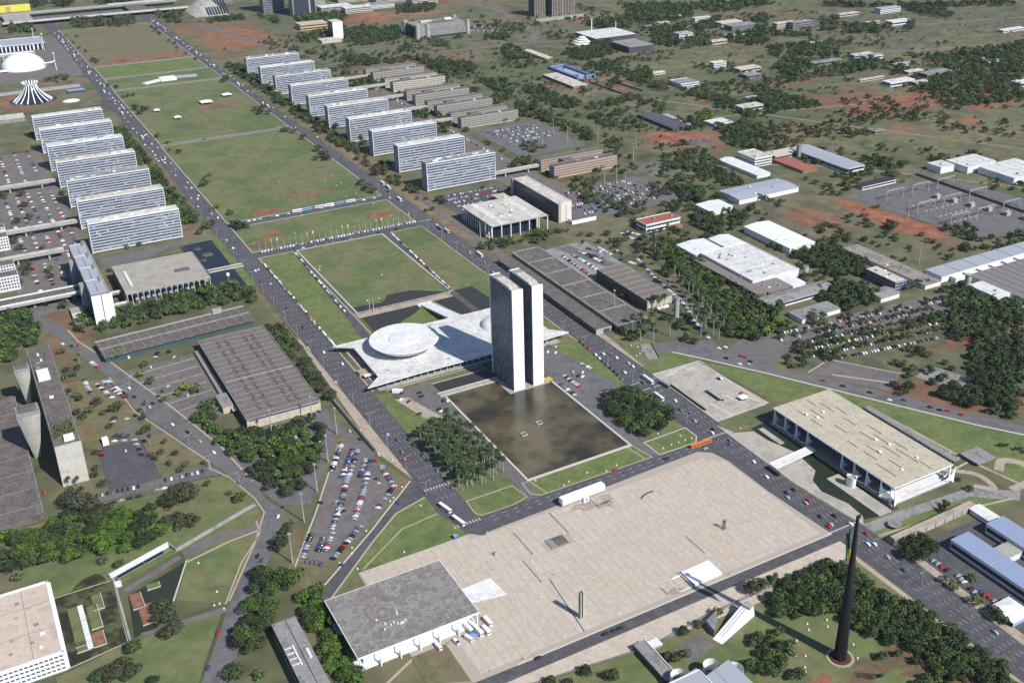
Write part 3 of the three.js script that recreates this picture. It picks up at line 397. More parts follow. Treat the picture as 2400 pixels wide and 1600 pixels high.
    const rh = part('roof_house', box(w - 2.4, 0.9, 24, 0.4, H - 0.8, 1), M.roofTan, g); for (const [a, b] of [[-2, 10], [2.4, 11], [0.5, 13], [3, 8], [-1, 12]]) part('vent', box(0.8, 0.6, 0.8, a, H + 0.1, b), M.white, rh);
    part('roof_well', box(w - 3, 0.15, 7, 0, H - 0.75, -15.5), M.frameDark, g); for (let i = 0; i < 4; i++) part('lattice_beam', box(w - 1.4, 0.6, 0.5, 0, H - 0.7, -18.5 + i * 2), M.concrete, g);
    return g;
  };
  const slabM = std([0.22, 0.23, 0.25], 0.6), paneMat = std([1, 1, 1], 0.16, { vertexColors: true }), slabG = new THREE.BoxGeometry(0.5, 0.55, 39.6);
  makeTower(4.5, 'slim congress office tower standing nearer the bowl'); makeTower(23.5, 'slim congress office tower standing beside the north car lot');
  const l = thing('tower_link', 'glazed bridge joining the twin congress towers', 'bridge', 14, -20.5, 0, undefined, 44); part('deck', box(8, 3.2, 8), M.frameDark, l); part('roof', box(8, 0.3, 8.4, 0, 3.2, 0), M.frame, l);
  const pl = thing('tower_podium', 'low stone podium under the twin towers', 'podium', 14, -10); part('deck', box(40, 0.5, 24, 0, 0, 0), M.concrete, pl); part('planter', box(7, 0.7, 6, 21, 0, 6), M.yellow, pl);
  for (const [x, z] of [[-27, 66], [-8, 57]]) { const f = thing('pool_fountain', 'square concrete fountain box standing in the murky pool', 'fountain', x, z, 0, 'fountain boxes in the pool'); part('rim', [box(5, 1, 0.6, 0, 0, -2), box(5, 1, 0.6, 0, 0, 2), box(0.6, 1, 3.4, -2.2, 0, 0), box(0.6, 1, 3.4, 2.2, 0, 0)], M.concrete, f); part('well', box(3.6, 0.3, 3.4), M.frameDark, f); }
}
console.log('congress');
// ---------- white palace with fin columns ----------
{
  const t = thing('presidential_palace', 'long white palace with sandstone roof and curved fin columns', 'palace', 185.5, 221);
  const W = 60, D = 132, H = 15;
  part('roof', box(W, 1, D, 0, H - 1, 0), M.sandstone, t); part('fascia', [box(W + 0.5, 1.1, 0.3, 0, H - 1, D / 2 + 0.1), box(0.3, 1.1, D, -W / 2 - 0.1, H - 1, 0), box(0.3, 1.1, D, W / 2 + 0.1, H - 1, 0)], M.white, t);
  part('podium', box(W + 4, 1.4, D + 2, 0, 0, 0), M.concreteGrey, t);
  part('glass_body', box(W - 16, H - 2.6, D - 22, 2, 1.4, 0), M.glassBlue, t);
  const mg = []; for (let i = 0; i < 28; i++) mg.push(box(0.3, H - 2.6, 0.4, 2 - (W - 16) / 2 - 0.2, 1.4, -D / 2 + 12 + i * 4)); stuff(part('mullions', mg, M.frame, t)); for (let k = 0; k < 4; k++) part('floor_band', box(W - 15.6, 0.5, D - 21.6, 2, 2.6 + k * 3, 0), M.frame, t);
  // fin: narrow at top and foot, wide curved blade low down
  const fin = new THREE.Shape(); fin.moveTo(0, 0); fin.lineTo(0.9, 0); fin.quadraticCurveTo(1.3, 2.2, 7, 4.4); fin.quadraticCurveTo(2.2, 5.4, 0.8, 14); fin.lineTo(0.2, 14); fin.lineTo(-0.3, 4); fin.closePath();
  const fg = new THREE.ExtrudeGeometry(fin, { depth: 0.5, bevelEnabled: false, curveSegments: 8 }).translate(0, 0, -0.25);
  for (const z of [-63, -50, -37, -24, 14, 27, 40, 54, 64]) { const c = part('fin_column', fg, M.marble, t); c.position.set(-W / 2 - 1, 0.2, z); c.rotation.y = 0; const c2 = part('fin_column', fg, M.marble, t); c2.position.set(W / 2 + 1, 0.2, z); c2.rotation.y = Math.PI; }
  const arch = new THREE.Shape(); for (let i = 0; i < 9; i++) { }
  const zs = [-63, -50, -37, -24, 14, 27, 40, 54, 64]; for (let i = 0; i < 8; i++) if (i !== 3) { const L = zs[i + 1] - zs[i], s = new THREE.Shape(); s.moveTo(0, 4.7); s.quadraticCurveTo(L / 2, 0.6, L, 4.7); s.lineTo(L, 4.1); s.quadraticCurveTo(L / 2, -0.1, 0, 4.1); s.closePath(); const a = part('arch_web', new THREE.ExtrudeGeometry(s, { depth: 0.4, bevelEnabled: false, curveSegments: 10 }).rotateY(-Math.PI / 2), M.marble, t); a.position.set(-W / 2 - 0.6, 0, zs[i]); }
  // front colonnade end (short side facing the garden)
  part('terrace', box(50, 0.4, 16, 2, 1.4, D / 2 - 7), M.white, t); part('balustrade', [box(54, 1, 0.35, 1, 1.4, D / 2 + 1)], M.white, t);
  const side = new THREE.Shape(); side.moveTo(-30, 0); side.lineTo(-29, 0); side.quadraticCurveTo(-27, 4, -20, 4.6); side.lineTo(20, 4.6); side.quadraticCurveTo(27, 4, 30.6, 0); side.lineTo(31.4, 0); side.lineTo(31, 4); side.lineTo(31, 14); side.lineTo(30.6, 14); side.quadraticCurveTo(29, 6, 22, 5); side.lineTo(-22, 5); side.quadraticCurveTo(-29, 6, -30.4, 14); side.lineTo(-31, 14); side.closePath();
  part('end_arch', new THREE.ExtrudeGeometry(side, { depth: 0.5, bevelEnabled: false, curveSegments: 8 }).translate(0, 0.2, D / 2 + 1.6), M.marble, t);
  // roof slots and plant
  for (const [x, z, l] of [[-16, -30, 14], [-16, -48, 10], [-6, -40, 16], [-6, -14, 14], [2, -56, 10], [8, -44, 18], [8, -18, 12], [14, -34, 12], [-14, 8, 12], [-14, 26, 14], [-6, 22, 16], [-6, 44, 14], [4, 4, 14], [4, 30, 18], [10, 14, 18], [10, 40, 22], [16, 0, 16], [16, 28, 14], [-18, 46, 20], [12, 56, 12]]) part('roof_slot', box(0.7, 0.12, l, x, H, z), M.frameDark, t);
  for (const [x, z] of [[-10, -36], [0, -40], [6, 12], [10, 22], [-4, 26], [14, 46], [-8, 52], [-14, -44]]) part('roof_unit', box(2.4, 1, 1.8, x, H, z), M.white, t);
  const rp = thing('entrance_ramp', 'pale stone ramp crossing the pool into the palace', 'ramp', 135, 204); const rg = new THREE.BoxGeometry(40, 0.6, 8).rotateZ(0.075); part('deck', rg.translate(0, 1.7, 0), M.white, rp); for (const s of [-1, 1]) part('rail', new THREE.BoxGeometry(40, 0.5, 0.3).rotateZ(0.075).translate(0, 2.2, s * 3.9), M.white, rp);
  const tr = thing('garden_terrace', 'white stone terrace standing in the palace pool', 'terrace', 144, 265); part('deck', box(12, 0.9, 54), M.forecourt, tr); const tr2 = thing('garden_terrace', 'narrow white stone slab at the far end of the palace pool', 'terrace', 142, 170); part('deck', box(5, 0.9, 26), M.forecourt, tr2);
  const pa = thing('speech_pulpit', 'white oval speech pulpit on the palace terrace', 'pulpit', 147, 254, 0, undefined, 0.9); part('shell', new THREE.LatheGeometry([[3.2, 0], [3.4, 8], [3.1, 8], [3, 7]].map(p => new THREE.Vector2(...p)), 28).scale(0.8, 1, 1.25), M.marble, pa); part('floor', new THREE.CylinderGeometry(3, 3, 0.3, 28).scale(0.8, 1, 1.25).translate(0, 6.8, 0), M.concrete, pa); part('bridge', box(8, 0.5, 2.4, 5, 6, 0), M.marble, pa);
  const w = thing('sunken_wall', 'long retaining wall of the sunken court behind the palace', 'wall', 238, 224); part('face', box(0.8, 1.8, 92, -2, 0, 0), M.concreteDark, w); part('coping', box(6, 0.3, 96, 2, 1.5, 0), M.concreteGrey, w); part('court_floor', box(14, 0.12, 92, -10, 0.12, 0), M.frameDark, w);
  const ps = struct('footpath', ribbon([[243, 176], [249, 270], [258, 320]], 2.6, 0.17), M.path, 'tan path behind the palace court', 'footpath');
  for (let i = 0; i < 3; i++) struct('footpath', ribbon([[226, 262 + i * 8], [247, 260 + i * 8]], 1.4, 0.18), M.kerb, 'pale stepping path in the palace garden', 'footpath');
  const hp = thing('grey_pavilion', 'low flat grey pavilion behind the palace', 'pavilion', 258, 276); part('roof', box(20, 0.5, 18, 0, 2.4, 0), M.concreteGrey, hp); part('wall', box(18, 2.4, 16), M.concreteDark, hp);
}
// ---------- supreme court with thin white columns ----------
{
  const t = thing('supreme_court', 'square court building with flat weathered roof and thin white columns', 'court', -197, 220.5);
  const W = 78, D = 58, H = 12.2;
  part('roof', box(W, 0.9, D, 0, H - 0.9, 0), std(mottle(512, 60, [[0.19, 0.172, 0.16], [0.27, 0.245, 0.225], [0.155, 0.14, 0.133], [0.225, 0.19, 0.17]], 10, 0.7, 44), 0.95), t);
  part('fascia', [box(W + 0.6, 1, 0.35, 0, H - 0.95, D / 2 + 0.15), box(W + 0.6, 1, 0.35, 0, H - 0.95, -D / 2 - 0.15), box(0.35, 1, D, -W / 2 - 0.15, H - 0.95, 0), box(0.35, 1, D, W / 2 + 0.15, H - 0.95, 0)], M.marble, t);
  for (let i = 0; i < 9; i++) part('roof_seam', box(0.25, 0.07, D - 1, -W / 2 + 7.8 * (i + 1), H, 0), M.beamLight, t);
  const sg = []; for (let i = 0; i < 330; i++) sg.push(box(rr(0.3, 1.3), 0.08, rr(0.3, 0.8), rr(-37, 37), H, rr(-27, 27))); stuff(part('roof_pebbles', sg, M.concreteGrey, t));
  for (let i = 0; i < 14; i++) part('roof_vent', box(0.9, 0.8, 0.9, -10 + rr(-8, 8), H, 8 + rr(-5, 7)), M.white, t);
  part('wall', box(W - 10, H - 2, D - 12, 0, 1.1, 0), M.marble, t); part('glass', box(W - 9.4, 3.6, D - 11.4, 0, 6.4, 0), M.glassDark, t); part('podium', box(W, 1.1, D - 4), M.white, t);
  const s = new THREE.Shape(); s.moveTo(0, 0); s.lineTo(0.4, 0); s.quadraticCurveTo(0.5, 1.3, 4, 1.4); s.quadraticCurveTo(0.8, 3, 0.6, 11.3); s.lineTo(0, 11.3); s.closePath();
  const fg = new THREE.ExtrudeGeometry(s, { depth: 0.7, bevelEnabled: false, curveSegments: 8 }).translate(0, 0, -0.35).rotateY(Math.PI / 2);
  for (let i = 0; i < 7; i++) { const c = part('fin_column', fg, M.marble, t); c.position.set(-38 + i * 12.65, 0, D / 2 + 0.3); const c2 = part('fin_column', fg, M.marble, t); c2.position.set(-38 + i * 12.65, 0, -D / 2 - 0.3); c2.rotation.y = Math.PI; }
  const r = thing('court_apron', 'worn white stone apron in front of the court side', 'apron', -141, 220); part('deck', prism([[-11, -8], [10, -9], [12, 11], [-11, 7]], 0.1, 0.5), M.white, r);
  const a = thing('court_annex', 'long low slab with grey roof beside the bright tree row', 'annex', -263, 226); part('wall', box(14, 9, 66), M.violet, a); part('roof', box(15, 0.5, 67, 0, 9, 0), M.concreteGrey, a); part('roof_seam', box(0.5, 0.1, 66, 1, 9.5, 0), M.frameDark, a); for (let i = 0; i < 4; i++) part('roof_frame', box(5, 0.5, 0.4, -4.5, 9.5, -8 + i * 5), M.white, a); part('window_band', box(0.2, 2.4, 62, -7.1, 3.2, 0), M.glassDark, a); part('window_band', box(0.2, 2.4, 62, -7.1, 6, 0), M.glassDark, a); part('roof_unit', box(1, 0.9, 18, -2, 9.5, 0), M.white, a); part('roof_unit', box(1.6, 1, 8, 4.5, 9.5, 2), M.white, a);
}
// ---------- plaza objects ----------
{
  const m = thing('city_museum', 'white cantilevered stone museum beam at the plaza edge', 'museum', -32.5, 165.5, 0.035); part('beam', box(37, 4.6, 5.4, 0, 2.4, 0), M.marble, m); part('core', box(7, 2.4, 4), M.white, m); const h = part('head_block', box(4.4, 3.4, 3.2, 0.5, 0.4, 3.6), M.marble, m); part('face', new THREE.SphereGeometry(0.8, 12, 10).scale(0.8, 1.2, 0.5).translate(0.5, 2.2, 5.3), M.bronze, h); part('step', box(7, 0.4, 9, 8, 0.1, 7), M.concrete, m);
  const p = thing('pigeon_tower', 'tall narrow two bladed concrete pigeon tower on the plaza', 'tower', -99, 274); part('blade', box(0.9, 20, 2.6, -0.95, 0, 0), M.concrete, p); part('blade', box(0.9, 20, 2.6, 0.95, 0, 0), M.cream, p); for (let i = 0; i < 8; i++) part('perch', box(1, 1, 1.8, 0, 1 + i * 2.2, 0), M.frameDark, p); part('cap', box(0.8, 1.6, 1.6, 0, 18.8, 0), M.bronze, p);
  const c = thing('sunken_stair', 'square pit with stair in the plaza floor', 'pit', -74, 200.5); part('rim', [box(14, 0.7, 0.8, 0, 0.05, -5.1), box(14, 0.7, 0.8, 0, 0.05, 5.1), box(0.8, 0.7, 9.4, -6.6, 0.05, 0), box(0.8, 0.7, 9.4, 6.6, 0.05, 0)], M.concreteGrey, c); part('floor', box(12.4, 0.1, 9.4, 0, 0.12, 0), M.concreteDark, c); part('stair', box(4, 0.35, 9, -4, 0.15, 0), M.concreteGrey, c); part('inner_wall', box(8, 0.5, 0.8, 1, 0.15, -4), M.frameDark, c);
  const f = thing('bronze_warriors', 'slender bronze statue of two standing figures holding poles', 'statue', 34, 247); part('plinth', box(3.6, 0.5, 2.4, 0, 0.2, 0), M.concreteGrey, f);
  const fig = new THREE.LatheGeometry([[0.05, 0], [0.28, 0.3], [0.34, 2], [0.5, 3.2], [0.38, 4.4], [0.7, 5.6], [0.3, 6.2], [0.2, 6.4], [0.36, 6.9], [0.3, 7.4], [0.02, 7.6]].map(v => new THREE.Vector2(...v)), 12).scale(1, 1, 0.6); for (const x of [-0.7, 0.7]) { const b = part('figure', fig, M.bronze, f); b.position.set(x, 0.7, 0); } part('pole', new THREE.CylinderGeometry(0.09, 0.09, 8, 6).translate(-1.5, 4.6, 0.3), M.bronze, f); part('pole', new THREE.CylinderGeometry(0.09, 0.09, 8, 6).translate(1.5, 4.6, 0.3), M.bronze, f); part('arm', box(3.4, 0.22, 0.22, 0, 5.9, 0.2), M.bronze, f);
  const r = thing('marble_memorial', 'tilted white marble slab sheltering a sunken memorial', 'memorial', -10, 278.5); part('slab', new THREE.BoxGeometry(24, 0.5, 15).rotateZ(0.04).translate(0, 1.6, 0), M.marble, r); part('wall', box(0.8, 1.8, 15, -11, 0, 0), M.frameDark, r); part('wall', box(24, 1, 0.6, 0, 0, 7), M.marble, r); part('side_beam', box(8, 0.7, 1, -15.5, 0, -6), M.marble, r); part('court_rim', [box(10, 0.35, 0.5, -17, 0.1, 7), box(0.5, 0.35, 13, -22, 0.1, 0.5)], M.white, r);
  const s = thing('small_statue', 'small dark statue standing on the plaza by the court', 'statue', -118, 191); part('figure', new THREE.LatheGeometry([[0.5, 0], [0.3, 1], [0.42, 2.2], [0.2, 2.7], [0.25, 3.2], [0.02, 3.5]].map(v => new THREE.Vector2(...v)), 10), M.bronze, s); part('plinth', box(1.4, 0.4, 1.4), M.concreteGrey, s); part('wing', box(2.2, 0.2, 0.3, 0.6, 1.8, 0), M.bronze, s);
  const bench = thing('stone_bench', 'long curved dark bench on the plaza', 'bench', 10, 186, 0.3); part('seat', ribbon(smooth([[-6, 0.4], [-2, -0.8], [3, -0.7], [7, 0.8]], 5, false), 0.9, 0.2, 0.75), M.frameDark, bench);
}
// ---------- flag mast ----------
{
  const t = thing('flag_mast', 'very tall dark flag mast of bundled tubes on a round base', 'flagpole', 15.2, 382);
  const n = 16; for (let i = 0; i < n; i++) { const a = i * 2 * Math.PI / n, g = new THREE.TubeGeometry(new THREE.CatmullRomCurve3([0, 0.35, 0.7, 1].map(k => new THREE.Vector3(Math.cos(a) * lerp(3.5, 0.4, k), k * 100, Math.sin(a) * lerp(3.5, 0.4, k)))), 4, 0.52, 5); part('tube', g, M.rust, t); }
  part('core', new THREE.CylinderGeometry(0.45, 3.1, 100, 16).translate(0, 50, 0), M.rust, t); part('head', [box(2.6, 2, 1.2, 0.5, 100, 0)], M.rust, t);
  part('ring_bed', new THREE.CylinderGeometry(6, 6, 0.5, 32).translate(0, 0.25, 0), std([0.09, 0.03, 0.02], 1), t); const rg = []; for (let i = 0; i < 26; i++) { const a = i * 2 * Math.PI / 26; part('paver', box(1.5, 0.4, 1.5, 0, 0.05, 0), M.kerbTan, t).position.set(Math.cos(a) * 7.4, 0, Math.sin(a) * 7.4); }
  const f = thing('national_flag', 'green flag with yellow diamond hanging limp from the mast top', 'flag', 12.4, 382.3, 0, undefined, 72);
  const drape = (w, h, x0, y0, z0) => { const g = new THREE.PlaneGeometry(w, h, 14, 16), p = g.attributes.position; for (let i = 0; i < p.count; i++) { const x = p.getX(i), y = p.getY(i); p.setXYZ(i, x * 0.42 - Math.sin(y * 0.12) * 1 + x0, y + x * 1.1 + y0, Math.sin(x * 1.5) * 1.1 + z0); } g.computeVertexNormals(); return g; };
  part('cloth', drape(7, 18, -2.6, 12, 0), std([0.01, 0.085, 0.04], 0.9), f); const d = new THREE.PlaneGeometry(4, 4, 10, 10).rotateZ(Math.PI / 4); { const p = d.attributes.position; for (let i = 0; i < p.count; i++) { const x = p.getX(i), y = p.getY(i) * 1.4 - 6; p.setXYZ(i, x * 0.42 - Math.sin(y * 0.12) - 2.6, y + x * 1.1 + 12, Math.sin(x * 1.5) * 1.1 + 0.2); } d.computeVertexNormals(); } part('diamond', d, std([0.62, 0.5, 0.03], 0.8), f);
}
const balG = new THREE.BoxGeometry(0.5, 1.6, 0.3);
// ---------- memorial pantheon below the plaza ----------
{
  const t = thing('pantheon_hall', 'grey winged memorial hall with white edges below the plaza', 'pantheon', -72, 372);
  const wing = (x0, z0, x1, z1) => prism([[x0, z0], [x1, z0 - 4], [x1 + 1, z1], [x0 + 1, z1]], 12, 13);
  part('wing', wing(-24, -12, 0, 26), M.roofGrey, t); part('wing', wing(0, -8, 20, 26), M.roofGrey, t); part('edge', [box(24, 1.4, 0.5, -12, 12, -14)], M.marble, t); part('edge', [box(0.5, 1.5, 40, 0.3, 12, 6)], M.marble, t); part('seam', box(0.4, 0.1, 34, 8, 13, 7), M.frame, t); part('wall', box(40, 12, 30, -2, 0, 10), M.white, t);
  for (const [x, z, a] of [[-9, -20, 0.2], [12, -17, 0.1], [22, -8, -0.9]]) { const s = part('curved_shell', new THREE.CylinderGeometry(5, 5.4, 9, 18, 1, true, 0, Math.PI).rotateY(Math.PI / 2 + a), M.marble, t); s.position.set(x, 4.5, z); }
  const w = thing('bridge_walk', 'pale raised walkway from the plaza strip to the memorial hall', 'walkway', -83, 331); part('deck', box(8, 0.8, 34, 0, 3.4, 0), M.concreteGrey, w); part('side_wall', box(0.6, 4, 34, -4, 0, 0), M.frameDark, w); part('rail', box(0.5, 0.8, 34, 4, 4.2, 0), M.white, w);
  const k = thing('white_kiosk', 'low white kiosk box by the raised walkway', 'kiosk', -74, 318); part('wall', box(6.5, 2.4, 6), M.concreteGrey, k); part('roof', box(7.2, 0.4, 6.8, 0, 2.4, 0), M.white, k);
  struct('terrace', sheet([[-68, 327], [-46, 322], [-40, 336], [-62, 340]], 0.14), M.asphaltWarm, 'brown paved court beside the slanted stair', 'terrace');
  const s = thing('slanted_stair', 'white slanted concrete stair block with dark slots', 'stair', -22, 329, 0.29); part('ramp', (() => { const h = new THREE.Shape(); h.moveTo(-18, 0); h.lineTo(17, 0); h.lineTo(15, 8); h.closePath(); return new THREE.ExtrudeGeometry(h, { depth: 7, bevelEnabled: false }).translate(0, 0, -3.5); })(), M.marble, s); for (const z of [-1.6, 0.2]) part('slot', new THREE.BoxGeometry(28, 0.2, 0.5).rotateZ(0.24).translate(0, 4.3, z), M.shade, s); part('cap', box(5, 1.2, 6, 14, 7.6, 0), M.concrete, s); part('side_shell', prism([[-16, -3.5], [-12, -13], [2, -14]], 0, 5), M.concreteGrey, s);
  for (const [a, b] of [[[-160, 308], [-88, 317]], [[-78, 318], [-30, 313]], [[-28, 313], [22, 312]]]) { const L = Math.hypot(b[0] - a[0], b[1] - a[1]), f = thing('railing', 'low pale railing along the edge of the plaza strip', 'railing', a[0], a[1], -Math.atan2(b[1] - a[1], b[0] - a[0]), 'railings below the plaza strip'); part('rail', box(L, 0.25, 0.3, L / 2, 1.6, 0), M.concreteGrey, f); for (let x = 0; x < L; x += 1.7) part('baluster', balG, M.concreteGrey, f).position.set(x, 0.8, 0); }
}
console.log('core');

// ---------- office slabs on both sides of the lawns ----------
const paneM = std([1, 1, 1], 0.18, { vertexColors: true });
const paneTones = [[0.045, 0.062, 0.11], [0.07, 0.09, 0.145], [0.11, 0.135, 0.185], [0.28, 0.3, 0.33], [0.5, 0.5, 0.5], [0.03, 0.042, 0.08], [0.18, 0.205, 0.255]];
const slabKinds = Array.from({ length: 4 }, (_, k) => {           // window rows of a 100 x 16 m slab with ten floors, four variants
  return Array.from({ length: 10 }, (_, f) => { const g = []; let light = rnd(); for (let i = 0; i < 44; i++) { if (rnd() < 0.3) light = rnd(); const t = light < 0.62 ? pick([0, 0, 1, 5, 5]) : light < 0.82 ? pick([1, 2, 2]) : pick([3, 6]); g.push(tint(new THREE.BoxGeometry(2.1, 2.0, 0.2).translate(-48.3 + i * 2.246, 0, 0), paneTones[rnd() < 0.025 ? 4 : t])); } return mergeGeometries(g.map(q => q.toNonIndexed())); });
});
const sillG = new THREE.BoxGeometry(98.4, 1.1, 0.7), mullG = (() => { const g = []; for (let i = 0; i <= 44; i++) g.push(new THREE.BoxGeometry(0.16, 33, 0.4).translate(-49.4 + i * 2.246, 0, 0)); return mergeGeometries(g); })();
const wallTint = std([0.43, 0.44, 0.46], 0.8), sillTint = std([0.44, 0.455, 0.485], 0.75);
function officeSlab(x, z, H, k, label, group, endMat, roofMat) {
  const t = thing('office_slab', label, 'office block', x, z, 0, group), D = 16, p = (H - 2.2) / 10;
  part('core', box(98.6, H - 1, D - 1.4, 0, 0.2, 0), M.frameDark, t);
  part('end_wall', box(0.9, H, D, -49.7, 0, 0), endMat, t); part('end_wall', box(0.9, H, D, 49.7, 0, 0), endMat, t);
  part('front_frame', [box(0.7, H, 0.5, -49.8, 0, D / 2 + 0.2), box(0.7, H, 0.5, 49.8, 0, D / 2 + 0.2), box(98.8, 1.4, 0.6, 0, H - 1.2, D / 2 + 0.1), box(98.8, 0.6, 0.6, 0, 1.2, D / 2 + 0.1)], M.white, t);
  for (let f = 0; f < 10; f++) {
    const y = 2 + f * p; const w = stuff(part('window_row', slabKinds[k][f], paneM, t)); w.position.set(0, y + p * 0.68, D / 2 - 0.5); w.scale.y = p / 3.4;
    const s = part('spandrel', sillG, sillTint, t); s.position.set(0, y + 0.1, D / 2 - 0.25); s.scale.y = p / 3.4;
    const s2 = part('spandrel', sillG, sillTint, t); s2.position.set(0, y + 0.1, -D / 2 + 0.25);
  }
  const m = stuff(part('mullions', mullG, wallTint, t)); m.position.set(0, H / 2, D / 2 - 0.32); m.scale.y = (H - 3) / 33;
  part('roof', box(98.4, 0.5, D - 1, 0, H - 0.9, 0), roofMat, t); part('parapet', [box(99, 0.9, 0.5, 0, H - 0.6, -D / 2 + 0.4)], M.concrete, t);
  const n = 4 + Math.floor(rnd() * 7); for (let i = 0; i < n; i++) part('roof_unit', box(rr(1.5, 9), rr(0.7, 2), rr(1, 3.4), rr(-44, 44), H - 0.4, rr(-5, 3)), pick([M.white, M.concreteGrey, M.roofTan]), t);
  return t;
}
const ordL = ['nearest the palace with the ribbed square roof', 'second from the palace with the ribbed square roof', 'third from the ribbed square roof', 'fourth from the ribbed square roof', 'third from the cathedral crown', 'second from the cathedral crown', 'standing next to the cathedral crown'];
[[-213.5, -533], [-212.5, -622], [-212, -711], [-212.5, -802], [-213, -887], [-212, -984], [-212.5, -1064]].forEach(([x, z], i) => officeSlab(x, z, [36.5, 36, 36, 36, 36, 36, 36][i], i % 4, 'striped office slab in the south row, ' + ordL[i], 'striped office slabs of the south row', wallTint, pick([M.roofTan, M.roofWhite, M.concreteGrey])));
const ordR = ['facing the parked cars beside the palace of justice', 'second from the palace of justice', 'third from the palace of justice', 'fourth from the palace of justice', 'fifth from the palace of justice', 'sixth from the palace of justice', 'fourth from the red field', 'third from the red field', 'second from the red field', 'standing next to the red field'];
[[201, -534], [200, -627], [198, -718], [194, -802], [192, -892], [189, -975], [187.5, -1064], [186, -1148], [183.5, -1230], [182.5, -1318]].forEach(([x, z], i) => officeSlab(x, z, [38.5, 38, 37, 36.5, 35.5, 35, 34.5, 34, 34, 34][i], (i + 1) % 4, 'striped office slab in the north row, ' + ordR[i], 'striped office slabs of the north row', M.violet, pick([M.roofTan, M.roofWhite, M.concreteGrey, M.concreteGrey])));
console.log('slabs');
// ---------- low annex blocks with punched windows ----------
const punchG = (n, floors, pitch, fh) => { const g = []; for (let f = 0; f < floors; f++) for (let i = 0; i < n; i++) g.push(new THREE.BoxGeometry(pitch * 0.62, fh * 0.55, 0.3).translate((i - (n - 1) / 2) * pitch, f * fh, 0)); return mergeGeometries(g); };
const punch4 = punchG(36, 4, 2.75, 3.5), punch3 = punchG(36, 3, 2.75, 3.5);
function annex(x, z, label, wall = M.cream) {
  const t = thing('annex_block', label, 'office block', x, z, 0, 'low annex blocks with punched windows');
  for (const [dz, H, pg] of [[0, 16.5, punch4], [-37, 15.5, punch4]]) {
    part('wall', box(100, H, 14, 0, 0, dz), wall, t); part('roof', box(99, 0.4, 13, 0, H, dz), M.concreteDark, t); part('parapet', [box(100, 0.8, 0.5, 0, H, dz + 6.8), box(100, 0.8, 0.5, 0, H, dz - 6.8)], M.concreteGrey, t);
    const w = stuff(part('windows', pg, M.frameDark, t)); w.position.set(0, 3.4, dz + 6.98); part('end_wall', box(0.6, H, 14.4, -50.2, 0, dz), M.violet, t);
  }
  part('link', box(16, 14.5, 23, -14, 0, -18.5), M.concreteDark, t); part('roof_unit', box(7, 1.6, 4, -8, 15.9, -2), M.concreteGrey, t); part('roof_unit', box(5, 1.2, 3, 20, 16.4, 0), M.white, t);
  return t;
}
annex(370, -783, 'double annex block at the end of the fourth walkway, brown grey walls', M.annexW); annex(369, -872, 'double annex block behind the fifth north slab', M.annexW); annex(367, -956, 'double annex block behind the sixth north slab', M.annexW); annex(370, -1062, 'double annex block with pale walls behind the seventh north slab', M.cream); annex(368, -1152, 'double annex block farthest along the walkways', M.annexW); annex(371, -494, 'double annex block with reddish walls behind the palace of justice', std([0.42, 0.3, 0.22], 0.9));
annex(-395, -468, 'double annex block of white gridded walls beside the south walkway', M.white); annex(-393, -596, 'double annex block of white gridded walls behind the second south slab', M.white);
function walkway(x0, x1, z, y, w, label) { const L = x1 - x0, t = thing('walkway', label, 'walkway', (x0 + x1) / 2, z, 0, 'raised walkways between blocks'); part('deck', box(L, 3.2, w, 0, y, 0), M.concrete, t); part('roof', box(L, 0.4, w + 1, 0, y + 3.2, 0), M.roofTan, t); for (let i = 0; i < Math.max(2, Math.round(L / 36)); i++) part('pier', box(2, y, 2.2, -L / 2 + L * (i + 0.5) / Math.max(2, Math.round(L / 36)), 0, 0), M.concrete, t); return t; }
for (const [z, l] of [[-530, 'first'], [-814, 'fourth'], [-905, 'fifth'], [-998, 'sixth'], [-1088, 'seventh'], [-1168, 'eighth']]) walkway(250, 321, z, 6, 5, 'raised walkway joining the north slabs to the ' + l + ' annex');
walkway(-420, -264, -808, 7, 6, 'raised walkway crossing the left car park behind the fourth south slab'); walkway(-420, -264, -625, 7, 7, 'raised walkway crossing the left car park behind the second south slab'); walkway(-420, -292, -534, 7, 7, 'raised walkway crossing the left car park to the tall annex');
{ const t = thing('broad_walkway', 'broad curved roofed walkway with white edges entering the tall annex', 'walkway', -350, -408); part('deck', box(118, 3, 20, 0, 6, 0), M.concrete, t); part('roof', box(118, 0.3, 15, 0, 9, 0), M.concreteDark, t); for (const s of [-1, 1]) part('edge', box(118, 1.2, 1.4, 0, 9, s * 9), M.white, t); for (let i = 0; i < 4; i++) part('pier', box(2, 6, 12, -48 + i * 30, 0, 0), M.concreteGrey, t); }
const ribG = new THREE.BoxGeometry(0.55, 0.5, 79), beamG = new THREE.BoxGeometry(60, 0.55, 0.9), slotG = new THREE.BoxGeometry(2.6, 0.2, 1.1), gBeam = new THREE.BoxGeometry(0.8, 0.6, 15), finG = new THREE.BoxGeometry(0.7, 11.4, 1.1), finG2 = new THREE.BoxGeometry(1.8, 11.4, 0.5);
const arcade = (() => { const s = new THREE.Shape(); s.moveTo(-2.8, 0); s.lineTo(-2.4, 0); s.lineTo(-2.4, 10.6); s.absarc(0, 10.6, 2.4, Math.PI, 0, true); s.lineTo(2.4, 0); s.lineTo(2.8, 0); s.lineTo(2.8, 13.8); s.lineTo(-2.8, 13.8); s.closePath(); return new THREE.ExtrudeGeometry(s, { depth: 1, bevelEnabled: false, curveSegments: 6 }).translate(0, 0, -0.5); })();
